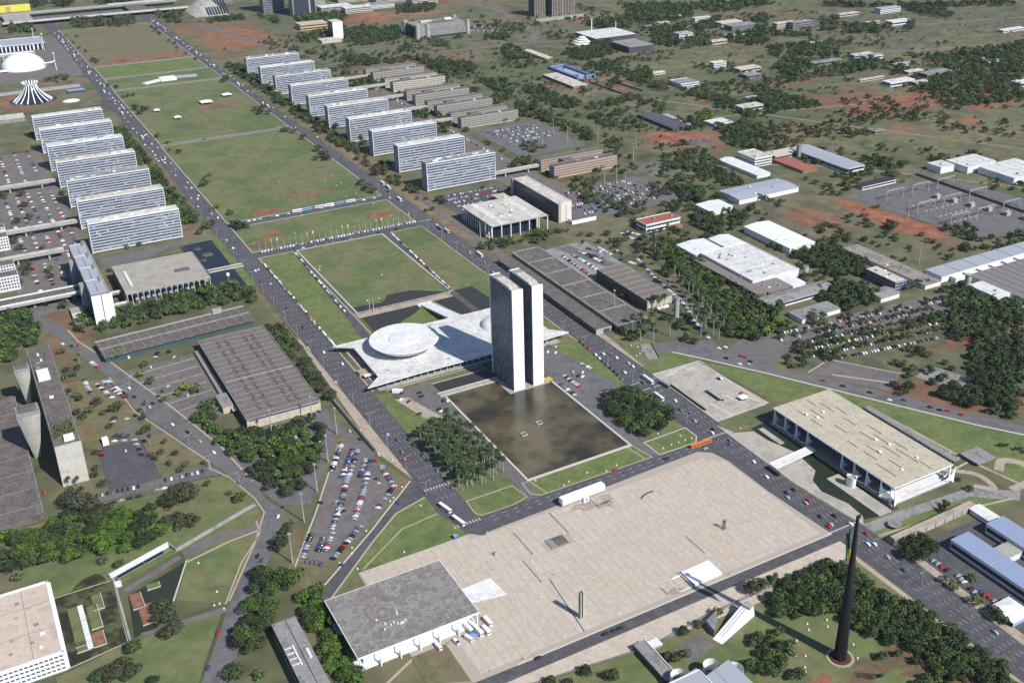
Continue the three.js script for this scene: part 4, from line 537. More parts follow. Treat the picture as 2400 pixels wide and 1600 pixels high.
// ---------- foreign ministry palace and annex ----------
{
  const t = thing('arcade_palace', 'square palace with ribbed pale roof and arcades rising from a pool', 'palace', -214, -395), H = 15;
  part('roof', box(84, 0.8, 80, 0, H - 1.2, 0), M.roofTan, t); for (let i = 0; i < 56; i++) part('roof_rib', ribG, M.concrete, t).position.set(-41.2 + i * 1.5, H - 0.2, 0);
  part('edge', [box(85, 1.8, 0.8, 0, H - 1.4, 40), box(85, 1.8, 0.8, 0, H - 1.4, -40), box(0.8, 1.8, 80, -42, H - 1.4, 0), box(0.8, 1.8, 80, 42, H - 1.4, 0)], M.concrete, t);
  part('skylight', box(3, 0.6, 44, -33, H, 2), M.white, t); part('grille', box(15, 0.5, 8, 21, H + 0.1, 6), M.glassBlue, t); for (let i = 0; i < 8; i++) part('grille_bar', box(0.5, 0.4, 8, 14.5 + i * 1.9, H + 0.6, 6), M.concrete, t);
  part('glass_body', box(66, H - 2, 62, 0, 0.2, 0), M.glassBlue, t);
  for (let i = 0; i < 15; i++) { const g = arcade; const a = part('arch', g, M.concrete, t); a.position.set(-39.2 + i * 5.6, 0, 39.4); const b = part('arch', g, M.concrete, t); b.rotation.y = Math.PI / 2; b.position.set(41.4, 0, -39 + i * 5.57); }
  for (let i = 0; i < 15; i++) { const b = part('arch', arcade, M.concrete, t); b.rotation.y = Math.PI / 2; b.position.set(-41.4, 0, -39 + i * 5.57); }
  for (const [x, z] of [[-41.4, 39.4], [41.4, 39.4], [41.4, -39.4], [-41.4, -39.4]]) part('corner_pier', box(1.6, H - 1.2, 1.6, x, 0, z), M.concrete, t);
  const gm = []; for (let i = 0; i < 12; i++) for (let k = 0; k < 2; k++) gm.push(box(3.6, 3.4, 0.15, -31 + i * 5.6, 2 + k * 4.4, 31.1)); stuff(part('window_panels', gm, M.shade, t));
  const b = thing('water_bridge', 'pale stone bridge over the pool to the arcade palace', 'bridge', -145, -403); part('deck', box(38, 0.6, 9, 0, 0.6, 0), M.concreteGrey, b); part('kerb', box(38, 0.4, 0.5, 0, 1.2, 4.4), M.white, b); part('kerb', box(38, 0.4, 0.5, 0, 1.2, -4.4), M.white, b);
  pool([[-178, -500], [-138, -496], [-137, -346], [-172, -346], [-172, -356], [-258, -352], [-258, -340], [-140, -336], [-134, -344], [-134, -500]], M.waterNavy, 'dark pool around the arcade palace', 0.08); pool(rect(-174, -498, -137, -346), M.waterNavy, 'deep blue pool with planted islands', 0.09); lawnAt(rect(-137, -500, -128, -344), M.lawnFresh, 'grass strip between pool and avenue', 0.1); lawnAt([[-180, -506], [-130, -512], [-130, -500], [-178, -498]], M.lawnFresh, 'grass strip above the pool', 0.1);
  for (const [x, z, r] of [[-152, -455, 6], [-160, -440, 3.5], [-158, -478, 4]]) { const p = thing('water_garden', 'round bed of bright green water plants in the pool', 'garden bed', x, z, 0, 'water plant beds'); part('rim', new THREE.CylinderGeometry(r, r, 0.4, 20).translate(0, 0.2, 0), M.concreteDark, p); part('foliage', leafBall(r * 0.9, 1, 120, 0.7), G.lime, p).position.y = 0.6; }
  const s = thing('marble_ball', 'small white marble sculpture in the palace pool', 'sculpture', -148, -382); part('sphere', new THREE.IcosahedronGeometry(2, 2).translate(0, 2, 0), M.marble, s); part('foot', box(2.4, 0.5, 2.4), M.marble, s);
  road(sheet([[-262, -505], [-180, -512], [-130, -515], [-130, -508], [-186, -500], [-258, -446]], 0.12), 'drive and small lot below the first south slab', M.asphaltGrey);
  const a = thing('tall_annex', 'long white tower block with grey sawtooth roof bays and tapered stair piers', 'annex', -282, -401), AH = 31;
  part('wall', box(18, AH, 154), M.concreteGrey, a); part('end_wall', box(8.6, AH + 0.6, 0.8, -4.9, 0, 77), M.marble, a); part('end_wall', box(9.6, AH + 0.6, 0.8, 5, 0, 77), M.marble, a); part('end_slot', box(0.9, AH, 0.4, -0.2, 0, 76.9), M.frameDark, a);
  for (let i = 0; i < 4; i++) { const z = -58 + i * 37; part('roof_bay', new THREE.BoxGeometry(15, 0.6, 33).rotateX(0.03).translate(-1, AH + 0.8, z), M.roofGrey, a); part('roof_ridge', box(13, 1.8, 1.2, -1.5, AH, z - 16.6), M.white, a); part('lift_house', box(4, 3.4, 12, 6, AH, z - 14), M.concreteGrey, a); part('bay_joint', box(0.4, 0.3, 30, -1, AH + 1.3, z), M.frame, a); }
  for (const z of [-40, 30]) part('stair_pier', (() => { const s = new THREE.Shape(); s.moveTo(-2, 0); s.lineTo(2, 0); s.lineTo(5, AH - 3); s.lineTo(-5, AH - 3); s.closePath(); return new THREE.ExtrudeGeometry(s, { depth: 5, bevelEnabled: false }).rotateY(-Math.PI / 2).translate(-9, 0, z); })(), M.concrete, a);
  for (let i = 0; i < 7; i++) part('window_band', box(0.3, 1.9, 150, 9.1, 4 + i * 3.8, 0), M.glassDark, a); for (let i = 0; i < 7; i++) part('window_band', box(0.3, 1.9, 150, -9.1, 4 + i * 3.8, 0), M.glassDark, a);
  for (const z of [20, 52]) { const l = part('link_bridge', box(16, 2.4, 4, 17, 6, z), M.concreteGrey, a); part('roof', box(16, 0.3, 4.6, 17, 8.4, z), M.white, l); }
  const lo = thing('low_canopy', 'low white stepped canopy at the foot of the tall annex', 'canopy', -303, -352); part('roof', box(12, 0.5, 42, 0, 3.4, 0), M.concrete, lo); for (let i = 0; i < 5; i++) part('rib', box(12, 0.5, 1, 0, 3.9, -4 + i * 5), M.white, lo); part('wall', box(10, 3.4, 40), M.concreteDark, lo);
}
// ---------- palace of justice and annex ----------
{
  const t = thing('justice_palace', 'square palace with pale flat roof and slim white columns', 'palace', 182, -368), H = 17.5;
  part('roof', box(75, 0.9, 82, 0, H - 0.9, 0), M.roofTan, t); part('roof_strip', box(8, 0.12, 78, -22, H, 0), M.roofWhite, t); part('roof_strip', box(9, 0.12, 76, 22, H, 0), M.roofWhite, t);
  for (let i = 0; i < 12; i++) part('roof_unit', box(rr(1.5, 4), rr(0.5, 1.4), rr(1.5, 4), rr(-20, 20), H, rr(-25, 20)), pick([M.white, M.concreteGrey]), t);
  part('glass_body', box(62, H - 1, 68, 0, 0, 0), M.glassDark, t); part('edge', [box(75.6, 1, 0.4, 0, H - 1, 41.1), box(0.4, 1, 82, -37.6, H - 1, 0)], M.concrete, t);
  const cg = box(1, H - 1, 0.8); for (let i = 0; i < 7; i++) part('column', cg, M.white, t).position.set(-37 + i * 12.3, 0, 40.6); for (let i = 0; i < 14; i++) part('column', cg, M.white, t).position.set(-37, 0, -40 + i * 6); for (let i = 0; i < 4; i++) part('cascade_bowl', new THREE.CylinderGeometry(2, 0.8, 0.9, 14, 1).translate(-38.5, 4 + (i % 3) * 3, -26 + i * 18), M.concrete, t); part('side_pier', box(4.4, H - 1, 2, 24, 0, 40), M.cream, t);
  const a = thing('justice_annex', 'long dark glazed block with pale end wall behind the palace of justice', 'annex', 249, -396), AH = 24;
  part('wall', box(19, AH, 114), M.glassTower, a); part('roof', box(18, 0.5, 113, 0, AH, 0), M.roofTan, a); part('parapet', [box(0.7, 1.2, 115, -9.6, AH - 0.2, 0), box(0.7, 1.2, 115, 9.6, AH - 0.2, 0)], M.white, a); for (let i = 0; i < 7; i++) part('floor_band', box(0.4, 0.7, 112, -9.6, 2.4 + i * 3.2, 0), M.frame, a);
  part('end_wall', box(15, AH + 0.4, 0.8, 2.2, 0, 57.4), std([0.62, 0.53, 0.45], 0.85), a); for (let i = 0; i < 5; i++) part('end_window', box(1.6, 1.6, 0.3, 2, 3.5 + i * 3.6, 57.9), M.frame, a); part('stair_tower', box(3.4, AH + 0.5, 3, -7.5, 0, 57.8), M.concrete, a); part('corner_pier', box(2.4, AH + 1, 6, -10.6, 0, -57), M.concrete, a); for (let i = 0; i < 7; i++) part('roof_patch', box(rr(4, 9), 0.1, rr(2.5, 4), rr(-4, 4), AH + 0.5, -48 + i * 15), M.roofWhite, a);
  const l = thing('white_wall_court', 'low white walled court at the foot of the dark glazed block', 'wall', 262, -332); part('wall', box(34, 4.6, 0.7, 6, 0, 8), M.marble, l); part('side_wall', box(0.7, 4.6, 12, -10, 0, 2), M.marble, l); part('floor', box(30, 0.2, 12, 6, 0, 1), M.concreteGrey, l);
  const b = thing('low_pink_block', 'low block with pinkish flat roof beside the car park', 'building', 218, -432); part('wall', box(16, 6, 46), M.frame, b); part('roof', box(17, 0.5, 47, 0, 6, 0), M.sandstone, b); part('roof_unit', box(3, 1, 5, 2, 6.5, -8), M.white, b);
}
console.log('palaces');
// ---------- ribbed roofs left of the avenue ----------
{
  const t = thing('ribbed_hall', 'large low hall with weathered ribbed concrete roof and cream end wall', 'hall', -186, -139); const W = 62, D = 166, H = 9.5;
  part('wall', box(W - 1, H - 1, D - 1), M.tealWall, t); part('end_wall', box(W, H - 2, 0.8, 0, 0, D / 2), M.sandstone, t); part('end_glass', box(W - 4, 0.9, 0.4, 0, H - 2.4, D / 2 + 0.3), M.glassBlue, t); part('roof', box(W, 0.8, D, 0, H - 1, 0), M.concreteDark, t);
  for (let i = 0; i < 54; i++) part('roof_beam', beamG, i % 3 ? M.beam : M.beamLight, t).position.set(0, H - 0.1, -D / 2 + 1.6 + i * 3.1);
  for (const x of [-17, -9, 8, 15]) for (let i = 0; i < 40; i++) part('skylight', slotG, M.frameDark, t).position.set(x + (i % 2) * 1.2, H + 0.28, -D / 2 + 10 + i * 3.7);
  part('roof_rib', box(W - 2, 0.5, 1.2, 0, H, 12), M.concrete, t); part('eave', [box(0.6, 1.4, D, -W / 2, H - 1, 0), box(0.6, 1.4, D, W / 2, H - 1, 0), box(W, 1.3, 0.6, 0, H - 1, D / 2 + 0.5)], M.concreteGrey, t);
  const e = thing('entrance_block', 'tan boxy entrance lobby on the side of the ribbed hall', 'building', -223, -103); part('wall', box(9, 6, 24), M.sandstone, e); part('roof', box(9.6, 0.4, 24.6, 0, 6, 0), M.concreteGrey, e); part('canopy', box(4, 0.4, 9, 4, 4, 14), M.sandstone, e);
  const c = thing('stair_canopy', 'long pale ribbed canopy beside the ribbed hall', 'canopy', -220, -165); part('roof', box(5, 0.3, 100, 0, 2.4, 0), M.concreteGrey, c); for (let i = 0; i < 33; i++) part('rib', box(5, 0.3, 0.8, 0, 2.7, -48 + i * 3), M.beamLight, c);
  const s = thing('ribbed_gallery', 'long dark ribbed roof gallery along the tree belt', 'hall', -228, -258, 0.065); const L = 142;
  part('wall', box(L - 2, 6.4, 32), M.tealWall, s); part('roof', box(L, 1.6, 36, 0, 5.6, 0), M.concreteDark, s); for (const z of [-9, 9]) for (let i = 0; i < 64; i++) part('roof_beam', gBeam, i % 4 ? M.beam : M.beamLight, s).position.set(-L / 2 + 1.8 + i * 2.2, 7.4, z); part('spine', box(L, 0.9, 1.4, 0, 7.2, 0), M.concreteGrey, s); part('edge', box(L, 1.2, 1.2, 0, 6.9, -18), M.concrete, s); part('chimney', box(9, 5, 4, 44, 7, -17), M.concrete, s);
}
// ---------- concrete tower block with tapered shafts, far left ----------
{
  const t = thing('concrete_block', 'long weathered concrete block with blank pale end wall and roof garden', 'office block', -349.5, -137), H = 34, D = 182;
  part('wall', box(18, H, D), M.concreteDark, t); part('end_wall', box(18.4, H + 0.4, 1, 0, 0, D / 2), M.limewash, t); part('roof', box(17.4, 0.4, D - 1, 0, H, 0), M.concreteDark, t); for (const s of [-1, 1]) part('parapet', box(0.6, 1, D, s * 8.8, H, 0), M.concreteGrey, t);
  part('roof_box', box(9, 3.2, 17, -2, H + 0.4, -31), M.marble, t); for (let i = 0; i < 9; i++) part('roof_unit', box(rr(1, 4), rr(0.6, 1.6), rr(1, 5), rr(-6, 6), H + 0.4, rr(-85, 30)), pick([M.concreteGrey, M.white, M.concreteDark]), t); part('roof_court', [box(0.5, 0.8, 34, -6, H + 0.4, 42), box(0.5, 0.8, 34, 6, H + 0.4, 42)], M.beamLight, t); const rg = part('roof_garden', box(16, 0.6, 24, 0, H + 0.4, 70), M.lawnDry, t); part('planting', leafBox(7.5, 3, 11, 260, 1.3), G.mid, rg).position.set(0, H + 1.6, 70); part('roof_pavilion', box(7, 3, 6, 2, H + 0.5, 84), M.marble, t);
  for (let i = 0; i < 8; i++) part('floor_band', box(0.4, 1.8, D - 4, 9.1, 3 + i * 4, 0), M.glassDark, t);
  const shaft = (x, z, h, w, lab) => { const s = thing('tapered_shaft', lab, 'shaft', x, z); part('shaft', new THREE.CylinderGeometry(w, w * 0.24, h, 4, 1).rotateY(Math.PI / 4).scale(1, 1, 0.8).translate(0, h / 2, 0), M.limewash, s); part('cap', box(w * 1.36, 2.4, w * 1.2, 0, h, 0), M.concreteGrey, s); part('cap_deck', box(w * 1.1, 0.4, w, 0, h + 2.4, 0), M.concreteDark, s); };
  shaft(-370, -100, 41, 12, 'tall tapered concrete shaft widening toward its top'); shaft(-366, -188, 36, 8.5, 'smaller tapered concrete shaft by the white roof box');
  const l = thing('flat_hall', 'broad flat grey roofed hall at the foot of the concrete block', 'hall', -396, -106); part('wall', box(40, 5.4, 196), M.concreteDark, l); part('roof', box(41, 0.6, 197, 0, 5.4, 0), M.concreteDark, l); for (let i = 0; i < 8; i++) part('roof_seam', box(40, 0.12, 0.5, 0, 6, -90 + i * 25), M.beamLight, l); part('roof_edge', box(0.6, 0.5, 196, 20.3, 5.6, 0), M.concreteGrey, l);
  const k = thing('tunnel_mouth', 'white arched tunnel mouth at the end of a ramp road', 'tunnel', -323, -95); const arc = new THREE.Shape(); arc.absarc(0, 0, 5, 0, Math.PI); arc.absarc(0, 0, 4.2, Math.PI, 0, true); part('arch', new THREE.ExtrudeGeometry(arc, { depth: 4.5, bevelEnabled: false, curveSegments: 14 }).rotateY(Math.PI / 2), M.marble, k); part('opening', box(0.6, 3.6, 7.6, 3.6, 0, 0), M.frameDark, k);
}
// ---------- low white office with water garden, lower left ----------
{
  const t = thing('white_grid_office', 'white office with deep square window grid and sandy roof', 'office block', -416, 121), H = 13.5;
  part('roof', box(64, 0.6, 70, 0, H - 0.8, 0), std(mottle(256, 60, [[0.49, 0.39, 0.31], [0.55, 0.44, 0.36], [0.42, 0.34, 0.28]], 6, 0.2, 91), 0.9), t); part('wall', box(66, H - 1, 71.6, 0, 0, 0), M.glassDark, t); part('parapet', [box(1.6, 1.6, 74, 32.6, H - 1.4, 0), box(66, 1.6, 1.6, 0, H - 1.4, 36.4), box(66, 1.6, 1.6, 0, H - 1.4, -36.4)], M.marble, t);
  for (let f = 0; f <= 4; f++) part('grid_rail', box(66, 0.9, 1.2, 0, f * 2.95, 36.4), M.marble, t); for (let i = 0; i < 25; i++) part('grid_fin', finG, M.marble, t).position.set(-32.4 + i * 2.7, 6, 36.4); for (let f = 0; f <= 4; f++) part('grid_rail', box(2, 0.9, 72, 33.4, f * 2.9, 0), M.marble, t); for (let i = 0; i < 36; i++) part('grid_fin', finG2, M.marble, t).position.set(33.4, 6, -35 + i * 2);
  part('atrium', box(13, 0.4, 20, -13, H - 0.3, 6), M.glassDark, t); part('atrium_rim', [box(14, 0.9, 0.7, -13, H - 0.3, -4.4), box(14, 0.9, 0.7, -13, H - 0.3, 16.4), box(0.7, 0.9, 20, -6, H - 0.3, 6)], M.concreteGrey, t); for (const [x, z] of [[14, -22], [20, -14], [12, -8], [22, 4], [24, 14], [8, 12], [22, 26], [6, 24], [18, 20]]) part('roof_unit', box(rr(1.6, 3), 0.8, rr(1.4, 2.4), x, H - 0.2, z), pick([M.white, M.frame, M.concrete]), t); part('roof_seam', box(0.4, 0.1, 68, 17, H - 0.2, 0), M.concreteGrey, t); for (const z of [-16, 10]) part('roof_seam', box(34, 0.1, 0.4, 14, H - 0.2, z), M.concreteGrey, t);
  pool([[-382, 86], [-346, 86], [-348, 152], [-386, 158]], M.lily, 'square water garden with planted islands', 0.12); pool(smooth([[-372, 87], [-364, 76], [-354, 74], [-350, 86]], 6), M.lily, 'curved arm of the water garden', 0.11); pool([[-340, 108], [-300, 91], [-316, 128], [-330, 148], [-344, 150]], M.waterGreen, 'triangular pond beside the brown path', 0.12); kerbAt([[-299, 90], [-316, 128]], false, 1, M.kerb); kerbAt([[-382, 86], [-346, 86], [-348, 152], [-386, 158]], true, 0.8, M.kerbTan);
  const w = thing('slab_bridge', 'long narrow white slab lying in the water garden', 'bridge', -368.5, 124.5); part('slab', box(3.2, 0.7, 44, 0, 0.2, 0), M.white, w); part('joint', box(3.2, 0.08, 0.4, 0, 0.9, -6), M.concreteGrey, w);
  for (const [x, z, a, b, m] of [[-373, 122, 3, 20, 'lawn'], [-362, 118, 3.2, 12, 'lawn'], [-363, 140, 3.5, 7, 'soil'], [-336, 116, 3.5, 8, 'soil'], [-332, 132, 5, 10, 'soil'], [-324, 106, 4, 3, 'lawnFresh'], [-372, 142, 4, 5, 'lawn'], [-358, 104, 3, 8, 'lawn']]) { const p = thing('garden_bed', 'kerbed planting bed standing in the water garden', 'garden bed', x, z, 0, 'planting beds in the water garden'); part('soil', box(a * 2, 0.45, b * 2), M[m], p); part('kerb', [box(a * 2 + 0.6, 0.6, 0.4, 0, 0, b), box(0.4, 0.6, b * 2, a, 0, 0)], M.kerb, p); }
  const l = thing('slanted_wall_building', 'half buried white walled building with dark slots along the path', 'building', -325, 79, 0.36); part('wall', box(44, 2.6, 2.6, 0, 0, -4), M.white, l); part('slot', box(18, 1.6, 1.4, -9, 0, 0), M.glassDark, l); part('slot', box(14, 1.6, 1.4, 8, 0, 0), M.glassDark, l); part('roof_turf', box(42, 0.8, 5, 1, 0, 4), M.lawnFresh, l); part('kerb', box(40, 0.9, 0.8, 0, 0, 2), M.concreteGrey, l); part('end_wall', box(1, 2.8, 10, 21.5, 0, 1), M.concreteGrey, l); struct('footpath', ribbon([[-341, 102], [-302, 84]], 5, 0.18), M.asphaltWarm, 'brown brick path along the triangular pond', 'footpath'); const b2 = thing('garden_wall', 'long pale divider wall between the two water gardens', 'wall', -346, 119, -0.02); part('wall', box(1.4, 1.4, 68), M.concrete, b2); part('pier', box(4, 1.6, 5, 2, 0, -26), M.white, b2);
}
console.log('left');

// ---------- generic low buildings ----------
// o: wall, roof materials, n roof seams, gable height, units on the roof, bands of glass
function shed(name, label, cat, r, H, o = {}) {
  taken.push(rect(...r)); const [x0, z0, x1, z1] = r, W = x1 - x0, D = z1 - z0, t = thing(name, label, cat, (x0 + x1) / 2, (z0 + z1) / 2, o.turn || 0, o.group), wall = o.wall || M.concreteGrey, roof = o.roof || M.roofWhite;
  part('wall', box(W, H, D), wall, t);
  if (o.gable) { const s = new THREE.Shape(), a = o.along === 'x'; const h = a ? D / 2 : W / 2; s.moveTo(-h - 0.6, H); s.lineTo(0, H + o.gable); s.lineTo(h + 0.6, H); s.lineTo(h + 0.6, H - 0.3); s.lineTo(-h - 0.6, H - 0.3); s.closePath(); const L = (a ? W : D) + 1.2; let g = new THREE.ExtrudeGeometry(s, { depth: L, bevelEnabled: false }).translate(0, 0, -L / 2); if (a) g = g.rotateY(Math.PI / 2); part('roof', g, roof, t); }
  else { part('roof', box(W + 0.6, 0.5, D + 0.6, 0, H, 0), roof, t); if (o.parapet) part('parapet', [box(W + 0.8, 1, 0.5, 0, H + 0.2, D / 2 + 0.2), box(W + 0.8, 1, 0.5, 0, H + 0.2, -D / 2 - 0.2), box(0.5, 1, D, -W / 2 - 0.2, H + 0.2, 0), box(0.5, 1, D, W / 2 + 0.2, H + 0.2, 0)], o.parapet, t); }
  const y = H + 0.5; if (o.n) for (let i = 1; i < o.n; i++) part('roof_seam', o.across ? box(W, 0.16, 0.5, 0, y - (o.gable ? 0.3 : 0), -D / 2 + D * i / o.n) : box(0.5, 0.16, D, -W / 2 + W * i / o.n, y, 0), o.seam || M.shade, t);
  for (let i = 0; i < (o.units || 0); i++) part('roof_unit', box(rr(1, 3.5), rr(0.6, 1.6), rr(1, 3.5), rr(-0.4, 0.4) * W, y, rr(-0.4, 0.4) * D), pick([M.white, M.concreteGrey, M.frame]), t);
  if (o.bands) for (let f = 0; f < o.bands; f++) { const fh = H / o.bands; part('window_band', box(W - 1.5, fh * 0.42, 0.25, 0, f * fh + fh * 0.32, D / 2), o.glass || M.glassDark, t); part('window_band', box(0.25, fh * 0.42, D - 1.5, -W / 2, f * fh + fh * 0.32, 0), o.glass || M.glassDark, t); }
  return t;
}
{
  // long brown roof beside the north avenue
  const t = thing('long_brown_hall', 'very long low hall with brown weathered roof panels beside the avenue', 'hall', 155, -158); part('wall', box(34, 7, 216), M.frameDark, t); part('roof', box(36, 0.6, 218, 0, 7, 0), M.concreteDark, t); for (let i = 0; i < 7; i++) part('roof_rib', box(34, 0.7, 1.6, 0, 7.6, -108 + i * 36), M.concreteGrey, t); for (const x of [-16, 17]) part('roof_edge', box(2, 0.6, 216, x, 7.5, 0), M.concreteGrey, t); for (let i = 0; i < 60; i++) part('roof_stain', box(rr(0.6, 2.6), 0.07, rr(0.6, 3), rr(-14, 14), 7.6, rr(-104, 104)), pick([M.concreteGrey, M.beam, M.frame]), t);
  const s = thing('long_brown_gallery', 'narrow lower gallery with dark edge along the brown roofed hall', 'hall', 127, -160); part('wall', box(17, 5, 204), M.concreteDark, s); part('roof', box(18, 0.5, 206, 0, 5, 0), M.concreteDark, s); part('gutter', box(1.4, 0.5, 206, 8.6, 5.5, 0), M.frameDark, s); part('end_wall', box(17.6, 5.2, 0.6, 0, 0, 103), M.concrete, s); part('end_door', box(7, 4, 0.3, 3, 0, 103.4), M.frameDark, s);
  const a = thing('ribbed_auditorium', 'dark walled auditorium with ribbed grey roof and cream end wall', 'auditorium', 204.5, -122); part('wall', box(31, 11, 94), M.concreteDark, a); part('roof', box(31, 0.5, 95, 0, 11, 0), M.concreteDark, a); for (let i = 0; i < 32; i++) part('roof_rib', box(31.4, 0.7, 1, 0, 11.5, -46 + i * 3), i % 4 ? M.beam : M.beamLight, a); part('end_wall', box(30, 7.6, 0.8, 0, 3.4, 47.4), M.sandstone, a); for (const x of [-9, -2, 6]) part('end_joint', box(0.3, 7.6, 0.2, x, 3.4, 47.9), M.frame, a); part('door_wall', box(14, 2, 3, 3, 0.2, 48.5), M.white, a);
  const c = thing('water_cylinder', 'tall plain concrete cylinder by the curb of the palm road', 'water tower', 206, -48); part('shaft', new THREE.CylinderGeometry(2.7, 2.7, 22, 20).translate(0, 11, 0), M.concrete, c); part('cap', new THREE.CylinderGeometry(2.9, 2.9, 0.6, 20).translate(0, 22.3, 0), M.concreteGrey, c);
  shed('white_warehouse', 'smooth white warehouse roof next to the palm row', 'warehouse', [310, -192, 348, -156], 7, { gable: 1.6, roof: M.white, wall: M.white }); shed('white_warehouse', 'white barrel roofed warehouse behind the cream seamed roof', 'warehouse', [353, -188, 381, -155], 7, { gable: 2, roof: M.white, wall: M.white }); shed('white_warehouse', 'large brilliant white warehouse among dark trees', 'warehouse', [411, -196, 448, -116], 8, { gable: 1.8, roof: M.marble, wall: M.white, n: 4 });
  shed('cream_warehouse', 'wide cream roofed printing hall with long dark seams', 'warehouse', [315, -153, 378, -64], 8.4, { roof: M.roofWhite, wall: M.white, n: 8, across: 1, units: 12, parapet: M.white }); shed('brown_lean_to', 'brown lean to roof along the cream printing hall', 'hall', [301, -146, 314.4, -40], 6, { roof: std([0.2, 0.165, 0.15], 0.9), wall: M.concreteDark, units: 3 }); shed('brown_lean_to', 'brown low roof below the cream printing hall', 'hall', [314.8, -63.4, 346, -38], 6, { roof: std([0.21, 0.175, 0.16], 0.9), wall: M.concreteDark, units: 5 });
  shed('white_store', 'white ridge roof store at the corner of the cream printing hall', 'warehouse', [347, -74, 364, -38], 6.4, { gable: 1.4, roof: M.white, wall: M.white }); shed('grey_office', 'long grey gabled office with white window front', 'office block', [296, -34, 383, -14], 5.4, { gable: 1.8, along: 'x', roof: M.concreteGrey, wall: M.white, bands: 1 }); shed('grey_shed', 'flat grey shed roof above the shaded car park', 'shed', [303, 6, 353, 26], 4.4, { roof: M.concreteGrey, wall: M.white }); shed('grey_shed', 'small grey gabled shed with white gable end', 'shed', [404, 10, 430, 30], 5, { gable: 1.6, along: 'x', roof: M.concreteGrey, wall: M.white });
  const w = thing('water_cylinder', 'short tan water tank cylinder beside the cream printing hall', 'water tower', 384, -60); part('shaft', new THREE.CylinderGeometry(3, 3, 12, 18).translate(0, 6, 0), M.sandstone, w); part('cap', new THREE.CylinderGeometry(3.2, 3.2, 0.5, 18).translate(0, 12.2, 0), M.frame, w);
  shed('long_shed', 'long narrow brown shed roof beside the overgrown field', 'shed', [467, -92, 490, 30], 4.6, { roof: std(mottle(128, 40, [[0.22, 0.19, 0.16], [0.3, 0.26, 0.22], [0.17, 0.15, 0.13]], 5, 0.4, 95), 0.9), wall: M.white, n: 7, across: 1, seam: M.beam, units: 4 }); const bpo = shed('blue_panel_office', 'grey office box with blue panels at its corner', 'office block', [436, -24, 452, 18], 10, { roof: M.roofTan, wall: M.concreteGrey, parapet: M.concreteGrey, units: 6, bands: 3 }); part('blue_panel', box(4.4, 9, 0.3, 2, 0.4, 21.4), M.deepBlue, bpo);
  shed('industrial_hall', 'very long grey blue roofed industrial hall', 'warehouse', [495, 4, 660, 26], 7, { roof: M.roofGrey, wall: M.white, n: 6, seam: M.frameDark }); for (let i = 0; i < 7; i++) shed('loading_box', 'white box shaped loading bay along the grey blue hall', 'building', [508 + i * 20, 27, 522 + i * 20, 34], 5, { roof: M.marble, wall: M.white, group: 'white loading bays' });
  shed('sawtooth_hall', 'brown sawtooth roofed hall with dark light slots', 'warehouse', [524, 36, 660, 110], 6, { roof: std([0.19, 0.17, 0.165], 0.9), wall: M.white, n: 12, seam: M.frameDark }); shed('white_store', 'flat white roofed store beside the concrete stack', 'warehouse', [501, 56, 521, 92], 7.4, { roof: M.roofWhite, wall: M.white, units: 2 }); const ch = thing('concrete_stack', 'round concrete stack with dark rim before the sawtooth hall', 'chimney', 499, 56); part('shaft', new THREE.CylinderGeometry(3.3, 3.3, 20, 20).translate(0, 10, 0), M.concrete, ch); part('rim', new THREE.CylinderGeometry(3.5, 3.5, 1, 20, 1, true).translate(0, 19.6, 0), M.frameDark, ch);
  const rr_ = shed('red_roof_office', 'white framed office with red flat roof among trees', 'office block', [311, -275, 360, -254], 10, { roof: M.roofRed, wall: M.white, parapet: M.white, units: 3, bands: 2 }); part('annex', box(18, 4, 8, 14, 0, 14), M.brick, rr_);
  // white roofs north of the printing works
  shed('white_warehouse', 'white flat store near the white post', 'warehouse', [410, -290, 446, -262], 7, { roof: M.white, wall: M.white, gable: 1 });
  shed('blue_grey_shed', 'long pale blue grey roof shed with louvred ridge', 'warehouse', [468, -318, 566, -276], 6.4, { roof: M.roofGrey, wall: M.white, n: 5, seam: M.white, units: 4, gable: 1.4, along: 'x' });
  shed('white_house', 'boxy white three storey house with flat roof', 'house', [584, -424, 614, -386], 11.5, { roof: M.roofTan, wall: M.white, parapet: M.white, units: 6, bands: 3 }); shed('white_gable', 'long white gabled roof beside the boxy house', 'warehouse', [554, -428, 577, -345], 5, { roof: M.white, wall: M.white, gable: 2 }); shed('red_yard_roof', 'dark red low roof behind the boxy white house', 'shed', [622, -392, 648, -330], 3.4, { roof: M.roofRed, wall: M.brick, n: 3 }); shed('grey_gable', 'long grey gable with white ridge light', 'warehouse', [672, -413, 706, -300], 7, { roof: M.roofGrey, wall: M.white, gable: 2.4, bands: 1 }); shed('stair_turret', 'slim brown stair turret beside the grey gable', 'tower', [664, -392, 669, -387], 17, { roof: M.concreteDark, wall: M.beamLight });
  for (const [r, l] of [[[812, -252, 868, -214], 'front white'], [[780, -256, 806, -232], 'small white'], [[826, -208, 900, -150], 'long white'], [[840, -140, 920, -60], 'farther long white'], [[890, -60, 960, 20], 'last white']]) shed('factory_hall', l + ' roofed factory hall in the far right compound', 'warehouse', r, 9, { roof: M.roofWhite, wall: M.white, n: 5, units: 3 });
  shed('brown_wall_house', 'long brown wall with shed roof before the factory halls', 'wall', [748, -245, 756, -70], 3, { roof: M.concreteDark, wall: M.concreteDark });
